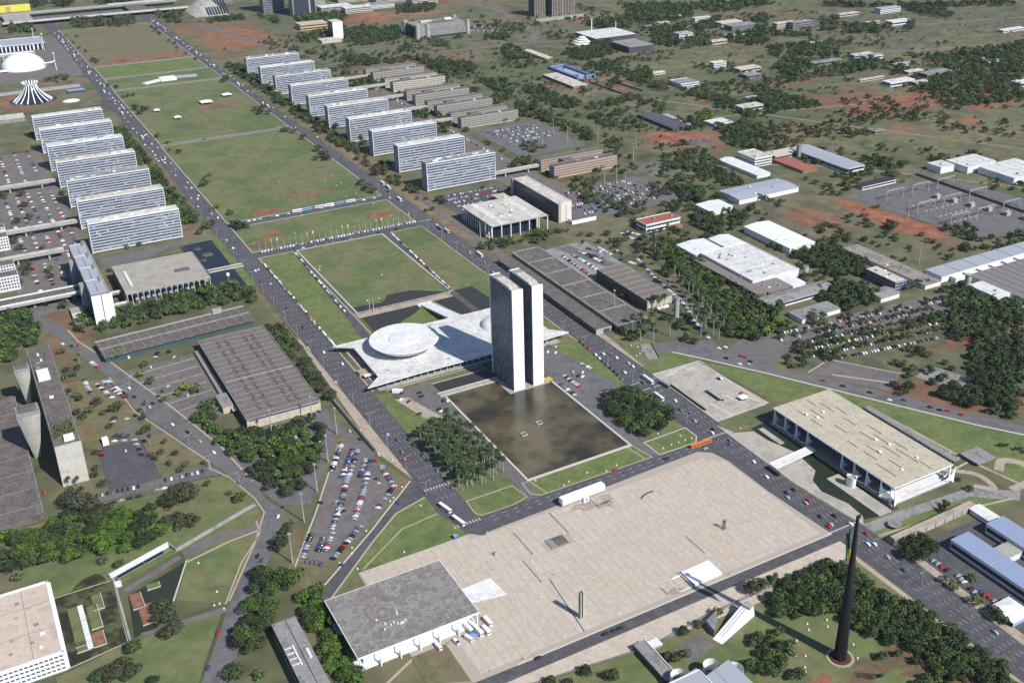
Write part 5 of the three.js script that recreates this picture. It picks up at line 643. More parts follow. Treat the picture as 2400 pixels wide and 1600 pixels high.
  // far buildings
  const ct = thing('fluted_court', 'large grey office court with fluted walls and round corner towers', 'office block', 607, -1506); part('wall', box(120, 25, 68), M.concreteGrey, ct); part('roof', box(118, 0.5, 66, 0, 25, 0), M.concreteGrey, ct); for (const [x, z] of [[-60, 34], [60, 34], [-60, -34], [60, -34], [-36, 34]]) part('corner_tower', new THREE.CylinderGeometry(5, 5, 30, 16).translate(x, 15, z), M.concrete, ct); for (let i = 0; i < 32; i++) part('fin', box(0.9, 20, 1.2, -28 + i * 2.8, 3, 34.4), M.concrete, ct); part('dark_wall', box(0.6, 22, 60, -60.2, 0, 0), M.glassDark, ct); part('courtyard', box(60, 0.3, 24, 6, 25.5, 0), M.concreteDark, ct); part('roof_house', box(26, 4, 10, -22, 25.5, -10), M.roofTan, ct); part('roof_house', box(16, 4, 9, 34, 25.5, -16), M.white, ct); part('ground_glass', box(88, 4, 0.5, 12, 0, 34.6), M.glassDark, ct);
  const t3 = shed('slim_block', 'slim white ended office block standing alone', 'office block', [390, -1600, 412, -1566], 36, { wall: M.glassTower, roof: M.roofTan, units: 3 }); part('end_wall', box(22.4, 36.4, 0.8, 0, 0, 17.2), M.marble, t3);
  const b1 = shed('bank_tower', 'broad grey bank tower cut off by the picture top', 'tower', [352, -1990, 404, -1960], 88, { wall: M.concreteGrey, roof: M.concreteDark, bands: 22 }); const b2 = shed('bank_tower', 'dark glass bank tower with two pale slabs', 'tower', [402, -1906, 452, -1880], 110, { wall: M.glassTower, roof: M.concreteDark }); part('pale_slab', box(4, 112, 27, 15, 0, 0), M.concrete, b2); part('pale_slab', box(3, 112, 27, -25.5, 0, 0), M.concreteGrey, b2); part('pale_slab', box(3, 100, 27, 30, 0, -2), M.frame, b2);
  for (const [r, h, l] of [[[440, -2040, 520, -2000], 14, 'flat tan roofed hall behind the bank tower'], [[480, -1950, 560, -1910], 9, 'low tan roofed shop block'], [[560, -2060, 640, -2010], 18, 'pale office block on the skyline of town'], [[640, -1990, 720, -1950], 16, 'white long office with dark window bands'], [[700, -1900, 770, -1860], 16, 'white office with arched windows'], [[590, -1915, 660, -1880], 10, 'low white annex with terrace'], [[520, -1880, 590, -1848], 13, 'bright white low office with dark windows'], [[740, -2020, 820, -1980], 14, 'grey block at the edge of town'], [[250, -2210, 330, -2170], 12, 'white flat block beside the bus station'], [[310, -2300, 400, -2250], 20, 'town block behind the bus station'], [[200, -2420, 280, -2380], 22, 'pale town block beyond the deck'], [[60, -2480, 150, -2440], 26, 'broad town block beyond the deck']]) shed('town_block', l, 'building', r, h, { wall: pick([M.white, M.cream, M.concrete]), roof: pick([M.roofWhite, M.roofTan, M.concreteGrey]), bands: Math.max(1, Math.round(h / 4)), units: 3 });
  shed('yellow_block', 'ochre sided low block behind the slim white block', 'building', [360, -1740, 424, -1700], 12, { wall: std([0.5, 0.36, 0.18], 0.9), roof: M.sandstone, bands: 2 }); shed('yellow_block', 'low tan roofed pavilion hidden in trees', 'building', [352, -1560, 396, -1532], 6, { wall: M.sandstone, roof: M.roofTan });
  for (const [r, l] of [[[888, -1600, 918, -1566], 'reddish unfinished tower frame beside its twin'], [[926, -1590, 956, -1548], 'unfinished concrete tower frame in the middle of the site'], [[962, -1600, 994, -1560], 'unfinished tower frame with pale floors']]) { const t = thing('unfinished_tower', l, 'building', (r[0] + r[2]) / 2, (r[1] + r[3]) / 2), W = r[2] - r[0], D = r[3] - r[1]; for (let f = 0; f < 15; f++) part('floor_slab', box(W, 0.8, D, 0, f * 4, 0), M.beamLight, t); part('core', box(W - 4, 58, D - 4), std([0.13, 0.075, 0.06], 1), t); for (let i = 0; i < 5; i++) part('column', box(1, 59, 1, -W / 2 + 1 + i * (W - 2) / 4, 0, D / 2 - 0.4), M.concrete, t); }
  struct('site_yard', sheet(rect(870, -1545, 1010, -1505), 0.12), M.concrete, 'pale yard of the tower building site', 'yard');
  const wf = shed('white_flat_hall', 'broad white flat roofed hall with two slim posts', 'hall', [852, -1320, 955, -1235], 8, { roof: M.roofWhite, wall: M.frameDark, n: 4 }); part('post', box(1.6, 26, 1.6, -10, 8, -40), M.white, wf); part('post', box(1.2, 18, 1.2, 40, 8, -20), M.white, wf);
  const py = thing('striped_pyramid', 'small white stepped pyramid roof with dark bands', 'building', 824, -1243); for (let i = 0; i < 4; i++) { part('tier', new THREE.CylinderGeometry(20 - i * 5.2, 25 - i * 5.2, 2.6, 4, 1).rotateY(Math.PI / 4).translate(0, 1.6 + i * 4.2, 0), M.marble, py); part('band', new THREE.CylinderGeometry(19 - i * 5.2, 19 - i * 5.2, 1.8, 4, 1).rotateY(Math.PI / 4).translate(0, 3.6 + i * 4.2, 0), M.frameDark, py); }
  shed('dark_pavilion', 'dark flat pavilion with tan roof box', 'building', [852, -1170, 912, -1106], 12, { roof: M.concreteGrey, wall: M.frameDark, parapet: M.concrete, units: 2 });
  const bc = thing('blue_court', 'low building with deep blue edges around a grey yard', 'building', 662, -1018); part('wing', box(36, 4.4, 7, 0, 0, -52), M.deepBlue, bc); part('wing', box(6, 4.4, 108, -16, 0, 0), M.deepBlue, bc); part('wing', box(6, 4.4, 108, 16, 0, 0), M.deepBlue, bc); part('roof', box(30, 0.3, 6, 0, 4.4, -52), M.roofBlue, bc); part('yard', box(28, 0.5, 96), M.roofGrey, bc); part('wing', box(20, 4.6, 8, 12, 0, 50), std([0.1, 0.25, 0.42], 0.8), bc);
  shed('tan_shed', 'tan and lilac roofed shed below the blue edged building', 'shed', [600, -1016, 630, -905], 5, { roof: M.roofTan, wall: M.brick, n: 3, units: 3, seam: M.roofGrey }); shed('tan_shed', 'long pale barn with ochre gable end', 'shed', [674, -1226, 690, -1135], 5, { roof: M.roofTan, wall: std([0.5, 0.36, 0.14], 0.9), gable: 1.4 });
  for (const [a, b, l] of [[[652, -932], [688, -930], 'back'], [[652, -932], [655, -827], 'left'], [[688, -930], [697, -828], 'right']]) { const L = Math.hypot(b[0] - a[0], b[1] - a[1]), t = thing('yard_wall', l + ' wall of the empty red earth compound', 'wall', (a[0] + b[0]) / 2, (a[1] + b[1]) / 2, -Math.atan2(b[1] - a[1], b[0] - a[0])); part('wall', box(L, 3, 0.8), M.concreteDark, t); part('coping', box(L, 0.3, 1.1, 0, 3, 0), M.concreteGrey, t); }
  shed('dark_roof_hall', 'long charcoal roofed hall in the dry field', 'hall', [592, -690, 626, -592], 4.4, { roof: std([0.07, 0.065, 0.08], 0.9), wall: M.frameDark, n: 3 }); shed('pale_lean_to', 'thin pale canopy beside the charcoal hall', 'canopy', [628, -672, 638, -600], 3.4, { roof: M.roofGrey, wall: M.white }); shed('white_veranda', 'white house with veranda and dark roof strip', 'house', [766, -846, 806, -810], 7, { roof: M.concreteGrey, wall: M.white, bands: 2, parapet: M.white });
  const far = [[1192.2,-1315.9,46,14,9],[1215.6,-1244.8,60,26,8],[1209.5,-1194.2,70,30,10],[1065.4,-1091.1,40,14,7],[1031,-1167.5,36,24,14],[927.9,-913.6,30,16,10],[957.6,-862.1,50,22,6],[928.3,-816.6,34,22,6],[778.5,-636.4,44,20,7],[822.6,-681.7,26,12,5],[796.2,-924.8,26,10,4],[1165.8,-1382.6,30,10,5],[1048.2,-1311.2,36,12,5],[1094,-1329.4,30,12,5],[1144.3,-1131.8,50,20,4],[679.7,-590.7,36,30,4],[1300.5,-1152.2,56,16,12],[1331.3,-1132.8,60,18,14],[1526.2,-1188.7,60,14,6],[1638.4,-1169.9,66,20,12],[1549.8,-1049.8,60,24,8],[1500,-1081.2,40,10,5],[1122.3,-826.4,70,14,6],[1227.2,-837.2,50,14,6],[1230.7,-811.2,44,14,7],[1117.8,-633.8,60,22,7],[1147.6,-610.5,34,14,6],[1226.5,-647.2,66,22,7],[1206.1,-680.9,40,14,5],[1392.8,-658.1,46,18,6],[1293,-510.8,30,20,8],[1297.7,-661.6,22,10,4],[1191.5,-978.9,26,6,4],[1235.3,-977.9,40,6,4],[1235.6,-738.9,40,12,4],[1695.6,-858.1,70,16,5],[652.7,-408.9,44,24,5],[856,-424,20,10,4],[1098,-680.8,60,6,4],[1405.8,-684.5,40,10,4]];
  far.forEach(([x, z, w, d, h], i) => shed('far_house', ['white', 'cream', 'pale grey', 'tan roofed', 'white walled'][i % 5] + ' low building in the wooded suburb beyond the dry fields', 'house', [x - w / 2, z - d / 2, x + w / 2, z + d / 2], h, { wall: [M.white, M.cream, M.concreteGrey, M.cream, M.white][i % 5], roof: [M.roofWhite, M.cream, M.concreteGrey, M.roofTan, M.roofGrey][i % 5], bands: h > 8 ? 3 : 1, units: 2, group: 'suburb houses' }));
}
// blue roofed blocks, lower right
{
  shed('blue_roof_block', 'long blue grey roofed block with dark window row by the car park', 'office block', [152, 343, 169, 470], 7.4, { roof: M.roofBlue, wall: M.white, n: 4, across: 1, seam: M.concrete, bands: 1 }); shed('blue_roof_block', 'blue grey roofed block set back behind the long one', 'office block', [187, 343, 204, 470], 7.4, { roof: M.roofBlue, wall: M.white, n: 3, across: 1, seam: M.concrete, bands: 1 }); shed('link_block', 'short pale link between the two blue roofed blocks', 'building', [169.4, 362, 186.6, 374], 5, { roof: M.concrete, wall: M.white });
  const r = shed('canopy_way', 'white barrel canopy by the retaining wall', 'canopy', [196, 322, 206, 344], 4, { roof: M.white, wall: M.white, gable: 1.2 });
  const w = thing('retaining_wall', 'tall weathered retaining wall with pale top above the car park', 'wall', 162, 320.5, 0.01); part('wall', box(80, 5, 1.6), M.concrete, w); part('coping', box(80, 0.5, 5, 0, 4.8, -1.6), M.path, w); for (let i = 0; i < 9; i++) part('buttress', box(0.6, 4.6, 0.5, -36 + i * 9, 0, 0.9), M.concreteGrey, w);
  const t = thing('white_tent', 'white peaked tent at the edge of the dark car park', 'tent', 133, 408); part('canopy', new THREE.ConeGeometry(13, 4, 4, 1).rotateY(Math.PI / 4).translate(0, 6, 0), M.marble, t); for (const [x, z] of [[-8, -8], [8, -8], [8, 8], [-8, 8]]) part('pole', box(0.3, 4, 0.3, x, 0, z), M.metal, t); part('side_cloth', box(17, 3.6, 0.2, 0, 0.4, 8.6), std([0.3, 0.34, 0.5], 0.9), t);
  const d = thing('round_dish', 'round pale concrete basin on a stem in the grass strip', 'basin', 138, 306); part('basin', new THREE.CylinderGeometry(4.6, 2.6, 1.6, 26).translate(0, 1.8, 0), M.concreteGrey, d); part('stem', new THREE.CylinderGeometry(1.4, 1.6, 1.1, 14).translate(0, 0.5, 0), M.concrete, d);
}
// power substation: gantries and transformers
{
  const gm = M.metal; for (let i = 0; i < 9; i++) { const x = 650 + (i % 3) * 46, z = -190 + Math.floor(i / 3) * 52, t = thing('steel_gantry', 'lattice steel gantry in the power substation', 'gantry', x, z, 0, 'substation gantries'); for (const s of [-1, 1]) { part('post', box(0.9, 14, 0.9, s * 15, 0, 0), gm, t); } part('beam', box(31, 1, 1, 0, 13, 0), gm, t); for (let k = 0; k < 4; k++) part('insulator', box(0.5, 2.4, 0.5, -10 + k * 6.6, 10.6, 0), M.concrete, t); }
  for (let i = 0; i < 26; i++) { const x = 640 + (i % 7) * 9, z = -150 + Math.floor(i / 7) * 22, t = thing('switch_rack', 'small steel switch rack in the power substation', 'switchgear', x, z, 0, 'substation switch racks'); part('frame', [box(0.4, 5, 0.4, -2, 0, 0), box(0.4, 5, 0.4, 2, 0, 0), box(5, 0.4, 0.4, 0, 5, 0)], M.concrete, t); part('insulator', box(0.5, 1.6, 0.5, 0, 5.4, 0), M.white, t); }
  for (let i = 0; i < 6; i++) { const t = thing('transformer', 'pale boxed power transformer in the substation yard', 'transformer', 700 + i * 6, -165 + i * 22, 0, 'substation transformers'); part('tank', box(7, 5, 6), M.concrete, t); part('radiator', box(8.4, 3.4, 3, 0, 0.6, 0), M.concreteGrey, t); part('bushing', box(0.6, 2.4, 0.6, 1.4, 5, 0), M.white, t); }
  shed('control_house', 'dark roofed control house with white front at the substation', 'building', [640, -250, 700, -236], 5, { roof: std([0.03, 0.03, 0.035], 0.9), wall: M.white, bands: 1 });
}
// ---------- cathedral, dome, library, theatre, bus station ----------
{
  const c = thing('crown_cathedral', 'crown shaped cathedral of curved white ribs over dark glass', 'cathedral', -237, -1333); const R = y => { const k = Math.min(1, y / 37); return 8 + 23 * Math.pow(1 - k, 2.1) + 5 * Math.pow(Math.max(0, k - 0.68) / 0.32, 2); };
  part('glass', new THREE.LatheGeometry(Array.from({ length: 12 }, (_, i) => new THREE.Vector2(R(i * 2.4) - 0.6, i * 2.4)), 48), M.glassDark, c);
  for (let i = 0; i < 16; i++) { const a = i * Math.PI / 8; part('rib', new THREE.TubeGeometry(new THREE.CatmullRomCurve3(Array.from({ length: 9 }, (_, k) => new THREE.Vector3(Math.cos(a) * (R(k * 4.6) + 0.3), k * 4, Math.sin(a) * (R(k * 4.6) + 0.3)))), 14, 1.1, 5), M.marble, c); } part('moat', new THREE.CylinderGeometry(38, 38, 0.3, 48).translate(0, 0.15, 0), M.waterNavy, c); part('crown_ring', new THREE.TorusGeometry(8.6, 0.7, 6, 36).rotateX(Math.PI / 2).translate(0, 24, 0), M.marble, c);
  const b = thing('baptistery', 'small white egg shaped disc beside the cathedral', 'dome', -181, -1290); part('shell', new THREE.SphereGeometry(14, 28, 10, 0, 6.3, 0, 1.57).scale(1, 0.22, 0.8), M.marble, b); part('rim', new THREE.CylinderGeometry(14.4, 14.4, 0.5, 28).scale(1, 1, 0.8).translate(0, 0.25, 0), M.concrete, b);
  shed('glass_pavilion', 'low blue glazed pavilion beside the cathedral walk', 'pavilion', [-178, -1362, -150, -1348], 4, { roof: M.roofBlue, wall: M.glassBlue }); shed('pale_pavilion', 'pale rounded pavilion behind the last south slab', 'pavilion', [-305, -1222, -264, -1190], 6, { roof: M.roofTan, wall: M.concreteGrey });
  const d = thing('museum_dome', 'large plain white half dome with a thin ring ramp', 'dome', -222, -1618); part('shell', new THREE.SphereGeometry(40, 44, 16, 0, 6.3, 0, 1.57).scale(1, 0.72, 1), M.marble, d); part('ramp', new THREE.TorusGeometry(15, 1.3, 6, 20, 2.6).rotateX(Math.PI / 2).translate(40, 9, 6), M.marble, d); part('entry', box(24, 3, 6, -34, 2, 26), M.marble, d); part('plinth', new THREE.CylinderGeometry(42, 42, 0.4, 44).translate(0, 0.2, 0), M.concrete, d);
  const l = shed('library', 'white framed library slab with grey roof', 'library', [-330, -1868, -162, -1790], 13, { roof: M.roofGrey, wall: M.glassDark, parapet: M.marble }); for (let i = 0; i < 22; i++) part('column', box(2.2, 11, 1.4, -82 + i * 7.6, 1, 39.6), M.marble, l); const lc = shed('long_canopy', 'thin white curved canopy before the library', 'canopy', [-330, -1765, -190, -1752], 4, { roof: M.marble, wall: M.concrete });
  for (const [x, z] of [[-176, -1850], [-166, -1778], [-250, -1690], [-195, -1660], [-170, -1560]]) { const m = thing('light_mast', 'slim white light mast standing on the dome square', 'lamp post', x, z, 0, 'light masts on the dome square'); part('pole', new THREE.CylinderGeometry(0.5, 0.8, 34, 8).translate(0, 17, 0), M.white, m); part('head', box(4, 1, 1, 0, 34, 0), M.white, m); }
  const p = thing('pyramid_theatre', 'grey flat topped pyramid theatre with dark glazed slope', 'theatre', 236, -2060); { const g = new THREE.CylinderGeometry(22, 72, 30, 4, 1).rotateY(Math.PI / 4).scale(0.8, 1, 1.25).translate(0, 15, 0); part('shell', g, M.concrete, p); for (let i = 0; i < 8; i++) part('glass_strip', new THREE.BoxGeometry(4.4, 0.6, 50).rotateX(0.56).translate(-13 + i * 6.6 + 6, 15.8, 40), M.glassDark, p); }
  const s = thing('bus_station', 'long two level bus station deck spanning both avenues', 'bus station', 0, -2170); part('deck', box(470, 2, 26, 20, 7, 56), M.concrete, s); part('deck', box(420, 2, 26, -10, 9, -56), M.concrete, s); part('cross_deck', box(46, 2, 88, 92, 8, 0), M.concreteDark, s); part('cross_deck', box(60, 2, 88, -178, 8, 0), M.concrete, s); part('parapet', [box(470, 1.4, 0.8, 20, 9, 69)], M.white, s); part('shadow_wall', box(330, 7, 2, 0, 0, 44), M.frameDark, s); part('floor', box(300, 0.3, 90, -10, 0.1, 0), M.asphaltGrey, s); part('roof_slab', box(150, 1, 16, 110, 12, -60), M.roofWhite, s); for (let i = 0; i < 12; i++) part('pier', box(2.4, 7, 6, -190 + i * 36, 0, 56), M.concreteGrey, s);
  const bbq = [-176.7,-2301.4], bb = thing('yellow_billboard', 'large yellow billboard on a wall beyond the bus station', 'billboard', bbq[0], bbq[1]); part('panel', box(84, 17, 2, 0, 3, 0), std([0.62, 0.55, 0.06], 0.7), bb); part('figure_print', box(12, 13, 0.3, -8, 4, 1.2), std([0.5, 0.3, 0.12], 0.8), bb); for (const x of [-30, 30]) part('leg', box(1.6, 4, 1.6, x, 0, 0), M.metal, bb);
  // tents and pavilion on the wide lawn
  for (const [x, z, w, lab] of [[59.1,-1182.6,16],[15.9,-1150.5,20],[-68.9,-1135.1,10],[-49,-1071.6,11]].map((q, i) => [...q, ['white tent beside the north avenue on the wide lawn', 'large flat white tent in the middle of the wide lawn', 'small white tent beside the south trees', 'small white tent near the red earth patch'][i]])) { const t = thing('white_tent', lab, 'tent', x, z); part('canopy', new THREE.ConeGeometry(w * 0.7, 3, 4, 1).rotateY(Math.PI / 4).translate(0, 5, 0), M.marble, t); for (const [a, b] of [[-1, -1], [1, -1], [1, 1], [-1, 1]]) part('pole', box(0.3, 3.6, 0.3, a * w * 0.45, 0, b * w * 0.45), M.metal, t); }
  const wp = thing('winged_pavilion', 'low white pavilion with two slanting wings on the lawn', 'pavilion', -2, -1370); part('hall', box(28, 3.5, 26, 0, 0, 0), M.marble, wp); part('wing', new THREE.BoxGeometry(42, 2.4, 10).rotateY(0.5).translate(-28, 1.3, 10), M.white, wp); part('wing', new THREE.BoxGeometry(40, 2.4, 14).rotateY(-0.16).translate(34, 1.3, -4), M.roofGrey, wp);
}
console.log('far');

// ---------- trees ----------
const lobesOf = k => { const n = 5 + (k % 4), L = [[0, 4.6, 0, 3.1, 0.72]]; for (let i = 0; i < n; i++) { const a = i * 2 * Math.PI / n + rr(-0.4, 0.4), r = rr(1.9, 3.1); L.push([Math.cos(a) * r, 3.6 + rr(-0.5, 1.4), Math.sin(a) * r, rr(1.5, 2.5), rr(0.6, 0.85)]); } L.push([rr(-1, 1), 6.2, rr(-1, 1), rr(1.2, 1.9), 0.7]); return L; };
const crownS = Array.from({ length: 4 }, (_, k) => crown(lobesOf(k), 240, 1.25)), crownM = Array.from({ length: 6 }, (_, k) => crown(lobesOf(k), 620, 0.86)), crownL = Array.from({ length: 5 }, (_, k) => crown(lobesOf(k + 2), 1200, 0.62));
const limb = (a, b, r0, r1) => { const v = new THREE.Vector3(b[0] - a[0], b[1] - a[1], b[2] - a[2]), g = new THREE.CylinderGeometry(r1, r0, v.length(), 5, 1); g.translate(0, v.length() / 2, 0); g.applyQuaternion(new THREE.Quaternion().setFromUnitVectors(new THREE.Vector3(0, 1, 0), v.clone().normalize())); return g.translate(...a); };
const trunks = Array.from({ length: 3 }, () => mergeGeometries([limb([0, 0, 0], [0.1, 2.6, 0], 0.34, 0.24), ...Array.from({ length: 4 }, (_, i) => { const a = i * 1.57 + rr(0, 0.8); return limb([0.1, rr(1.8, 2.6), 0], [Math.cos(a) * 2, rr(3.8, 5), Math.sin(a) * 2], 0.18, 0.06); })]));
const allTrees = [];                                              // { x, z, d, mat, label, group }
const word = { dark: 'dark green', mid: 'green', bright: 'bright green', vivid: 'vivid green', olive: 'olive green', grey: 'grey green', lime: 'lime green', yellow: 'yellow flowering', brown: 'brown leaved', purple: 'purple flowering' };
const tree = (x, z, d, m, where) => allTrees.push({ x, z, d: d * rr(0.92, 1.1), m, label: `${word[m]} broadleaf tree ${where}`, group: 'trees ' + where });
const inPoly = (x, z, p) => { let c = false; for (let i = 0, j = p.length - 1; i < p.length; j = i++) if ((p[i][1] > z) !== (p[j][1] > z) && x < (p[j][0] - p[i][0]) * (z - p[i][1]) / (p[j][1] - p[i][1]) + p[i][0]) c = !c; return c; };
function grove(poly, sp, d0, d1, kinds, where, keep = 1) {
  const xs = poly.map(p => p[0]), zs = poly.map(p => p[1]); let row = 0;
  for (let z = Math.min(...zs); z <= Math.max(...zs); z += sp * 0.87, row++) for (let x = Math.min(...xs) + (row % 2) * sp / 2; x <= Math.max(...xs); x += sp) { const px = x + rr(-0.36, 0.36) * sp, pz = z + rr(-0.36, 0.36) * sp; if (rnd() < keep && inPoly(px, pz, poly)) tree(px, pz, rr(d0, d1), pick(kinds), where); }
}
const singles = (list, kinds, where) => list.forEach(q => tree(q[0], q[1], q[2] || 10, pick(kinds), where));
const DK = ['dark', 'dark', 'mid'], MX = ['dark', 'mid', 'mid', 'olive'], BR = ['mid', 'bright', 'vivid'], OL = ['olive', 'dark', 'grey', 'mid'];
// near and middle distance
grove([[50.7,54.4],[70.9,46.9],[86.6,45.2],[93.4,66.9],[96.9,86.1],[96.6,100.6],[88.5,112],[72.2,118.1],[56.7,120.4],[52,111.8],[49,92.4],[48.8,76.2]], 8.2, 10, 15, ['dark', 'dark', 'mid', 'mid', 'bright'], 'in the dense clump beside the reflecting pool'); singles([[83,62.3,9]], ['yellow'], 'in the dense clump beside the reflecting pool');
grove([[-154, -225], [-137, -225], [-139, -62], [-151, -62]], 9, 11, 15, ['mid', 'mid', 'dark', 'olive'], 'along the ribbed hall by the avenue');
grove([[-312.3,-333.5],[-299.3,-354.4],[-274.5,-354.4],[-249.8,-345.6],[-221,-356],[-186,-363.8],[-154.6,-361.5],[-131.6,-331.1],[-142.3,-293.3],[-176.7,-310.8],[-221.2,-304.6],[-262.8,-303.8],[-309.4,-312.3]], 9, 8, 14, ['dark', 'mid', 'mid', 'olive', 'bright'], 'in the belt behind the arcade palace');
grove([[-234, -48], [-160, -50], [-164, -10], [-196, 40], [-216, 62], [-232, 30]], 8.6, 9, 13, ['dark', 'dark', 'mid', 'bright'], 'shading the leafy car park', 0.85);
grove([[-255.6,-109.4],[-230.8,-111.3],[-231.3,-66.6],[-217,-31.2],[-227.6,5.8],[-235.6,-11.2],[-241,-36.1]], 8, 9, 12, ['mid', 'dark', 'bright', 'olive'], 'beside the bend of the service road', 0.8);
grove([[-405.4,-1],[-385.1,5.3],[-371.7,0],[-348.9,3.1],[-331.8,11.7],[-314.7,20.3],[-305.6,34.8],[-306.7,54.6],[-317.3,63.8],[-331.3,62.4],[-342.7,54.3],[-350.4,59.2],[-367.7,59.6],[-382.1,51.1],[-400.3,53.3],[-409,40.4]], 10, 11, 16, ['mid', 'bright', 'bright', 'vivid', 'dark'], 'in the wood beside the low white office'); singles([[-345.6,46.2,18],[-393.9,30,17]], ['lime', 'vivid'], 'in the wood beside the low white office');
singles([[-358.5,-17.4,18],[-352.3,-9,20],[-345.3,-1.7,18],[-337.6,5.9,15],[-288,19.8,20],[-281.2,20.6,18],[-294.7,22.1,16],[-308.6,23.1,14],[-301.8,44.9,12],[-293.7,45.3,14],[-286.3,52.6,12],[-294.7,53.5,11]], ['olive', 'dark', 'olive', 'grey'], 'on the lawn above the wood'); singles([[-249.3,41.1,12]], ['bright'], 'standing alone at the lawn corner'); singles([[-254,28.8,6],[-311.5,-98.9,6],[-304.2,-92.7,6],[-337.3,-192.8,7],[-330.9,-80.4,7]], ['purple', 'brown'], 'with dusky foliage beside the service road');
singles([[-324.1,134.7,14],[-321.2,145.8,15],[-321.2,158.2,13],[-325.7,161.1,12],[-328.4,142.6,11]], ['grey', 'olive'], 'at the edge of the triangular pond'); singles([[-358.3,181,17],[-364.3,177.4,15],[-354.1,174.3,13],[-351.7,184.8,13],[-346.6,164,12],[-368.6,177.9,10],[-341.8,196.7,9]], ['olive', 'dark', 'mid'], 'below the water garden'); singles([[-339.8,74.1,8],[-348,65.3,8],[-399.8,55.5,10]], ['dark', 'grey'], 'beside the curved pool arm');
singles([[-275.6,163.4,15],[-286.1,189,18],[-290.8,191.6,13],[-299.5,214.6,14],[-260.3,154.4,13],[-248.5,146.3,18],[-245.6,153.1,16],[-264.8,169.7,14],[-269.8,170.3,12],[-275.5,185.2,12],[-228.4,91.4,9],[-232.3,96.3,9],[-239.6,107.6,13],[-243.6,110.8,10],[-257.7,135.8,12],[-287.1,223,8]], ['dark', 'mid', 'bright'], 'lining the lower service road');
grove([[-249,160.3],[-230.1,169],[-231.9,190.8],[-231.6,219.3],[-232.9,237.7],[-235.6,257.3],[-252,247.7],[-250,226.6],[-249.6,205.4],[-251.2,185.2]], 8.4, 10, 14, ['vivid', 'bright', 'vivid', 'mid'], 'in the bright row beside the court'); grove([[-262, 258], [-236, 250], [-226, 300], [-262, 310]], 9, 10, 13, ['vivid', 'bright'], 'in the bright row beside the court');
grove([[24.5,309.8],[38.7,315.7],[66.7,312.9],[82.8,318.5],[78.8,331.7],[73.5,353.5],[84.8,368.6],[89.7,392.4],[90.7,424.6],[92,450.6],[54.2,428.3],[54.6,411.6],[54.8,397.1],[43.8,383.1],[38.9,368],[37.7,356],[21.9,347.8],[5,338.9],[8,329.1]], 6.4, 8, 12, ['mid', 'mid', 'dark', 'dark', 'bright'], 'in the thicket around the flag mast'); grove([[-16.4,336.4],[-9.1,344.1],[-3.9,347.2],[-0.4,358],[-11.5,372.6],[-18.6,385.3],[-45.7,369.3]], 7, 7, 10, ['dark', 'mid', 'bright'], 'in the thicket beside the memorial hall'); grove([[20, 418], [90, 424], [90, 470], [0, 470]], 8, 6, 9, DK, 'below the flag mast', 0.6);
singles([[35,395.7,8],[45.3,398.6,7],[50.4,409,9],[58.1,409.4,8],[57.2,424.2,4],[24.6,405.9,4]], ['dark', 'olive', 'mid'], 'on the red earth by the flag mast'); singles([[129.4,330.4,15],[137.5,332.5,16],[135.6,341,14],[124.9,341.3,14],[119.8,335.6,11]], ['dark'], 'in the round clump under the retaining wall'); singles([[122.1,373.2,8],[137.8,373.7,8],[121.2,365.1,7],[122.9,390.7,10],[123.5,402.8,11],[121.7,407.6,10],[123.9,412.3,9]], ['bright', 'mid', 'olive'], 'between rows of the dark car park'); singles([[-122.3,316.2,11],[-144,313.4,10],[-134.9,318.8,7],[-53.7,318.5,9],[-41.7,317.8,8],[-25.2,316.1,9],[-73.6,331.6,9],[-63.1,334.6,9],[-71.3,335,8],[-111,327.9,10],[7.3,310.2,12],[13.7,309,10]], ['dark', 'mid', 'olive'], 'along the railing below the plaza'); singles([[218.1,302.7,8],[221.3,289.8,5],[187.1,308,8],[180.3,310.1,7]], ['dark', 'mid'], 'in the palace end garden');
singles([[-262,133.2,14],[-262,143.4,13],[-268.8,146.8,10],[-279.8,175.9,14],[-283.6,199.1,13],[-287.6,182.5,12],[-269.3,158.7,14],[-269.8,179.6,11],[-279.4,196.2,10]], ['dark', 'dark', 'mid'], 'in the dark clump by the lower service road');
singles([[-283.8,-248.7,13],[-290.1,-239.9,12],[-267.7,-211.7,8],[-274.8,-194.3,11],[-270.1,-175.3,10],[-245.7,-147,12],[-238,-140.2,12],[-252.3,-142.1,9],[-266,-137.2,8]], ['mid', 'bright', 'lime'], 'in the terraced car park'); singles([[-328.8,-278.2,9],[-330.5,-237.1,8],[-321.4,-236.5,8],[-334.2,-222.8,9],[-326.7,-225.3,8],[-334.1,-197.5,7],[-329.8,-183.9,8],[-328.2,-176.4,8],[-316.6,-160.9,12],[-301.7,-145.6,12],[-305.8,-141.8,10],[-334.3,-152.5,9],[-329.9,-141.6,10],[-323.5,-150.2,9],[-314.6,-140.8,7],[-308.4,-126.8,7],[-313.6,-115.8,8],[-308.4,-97.1,6],[-289.7,-93.7,10],[-293.4,-92,7],[-287.1,-116.1,8],[-280.3,-68.9,6],[-293.2,-54.4,7],[-285.9,-53.7,7],[-276.7,-46.4,8],[-291.3,-47.8,6],[-283.5,-34.3,7],[-273,-26.3,7],[-278.3,-20.7,8],[-260.7,-22.5,5],[-265.1,9.1,8],[-333.9,-55.6,7],[-336.1,-46.5,8],[-333.4,-29.8,8],[-328.9,-33.8,6],[-354.5,-35.8,7],[-348.3,-32.1,6]], ['mid', 'olive', 'dark', 'olive', 'grey'], 'scattered on the planted verge');
grove([[-369.6,-408.4],[-355.1,-402.7],[-338.7,-378],[-342.8,-316.6],[-338.3,-298.1],[-359.5,-310.8],[-369,-281],[-380.8,-280.7]], 9, 9, 14, ['mid', 'dark', 'bright'], 'below the broad walkway');
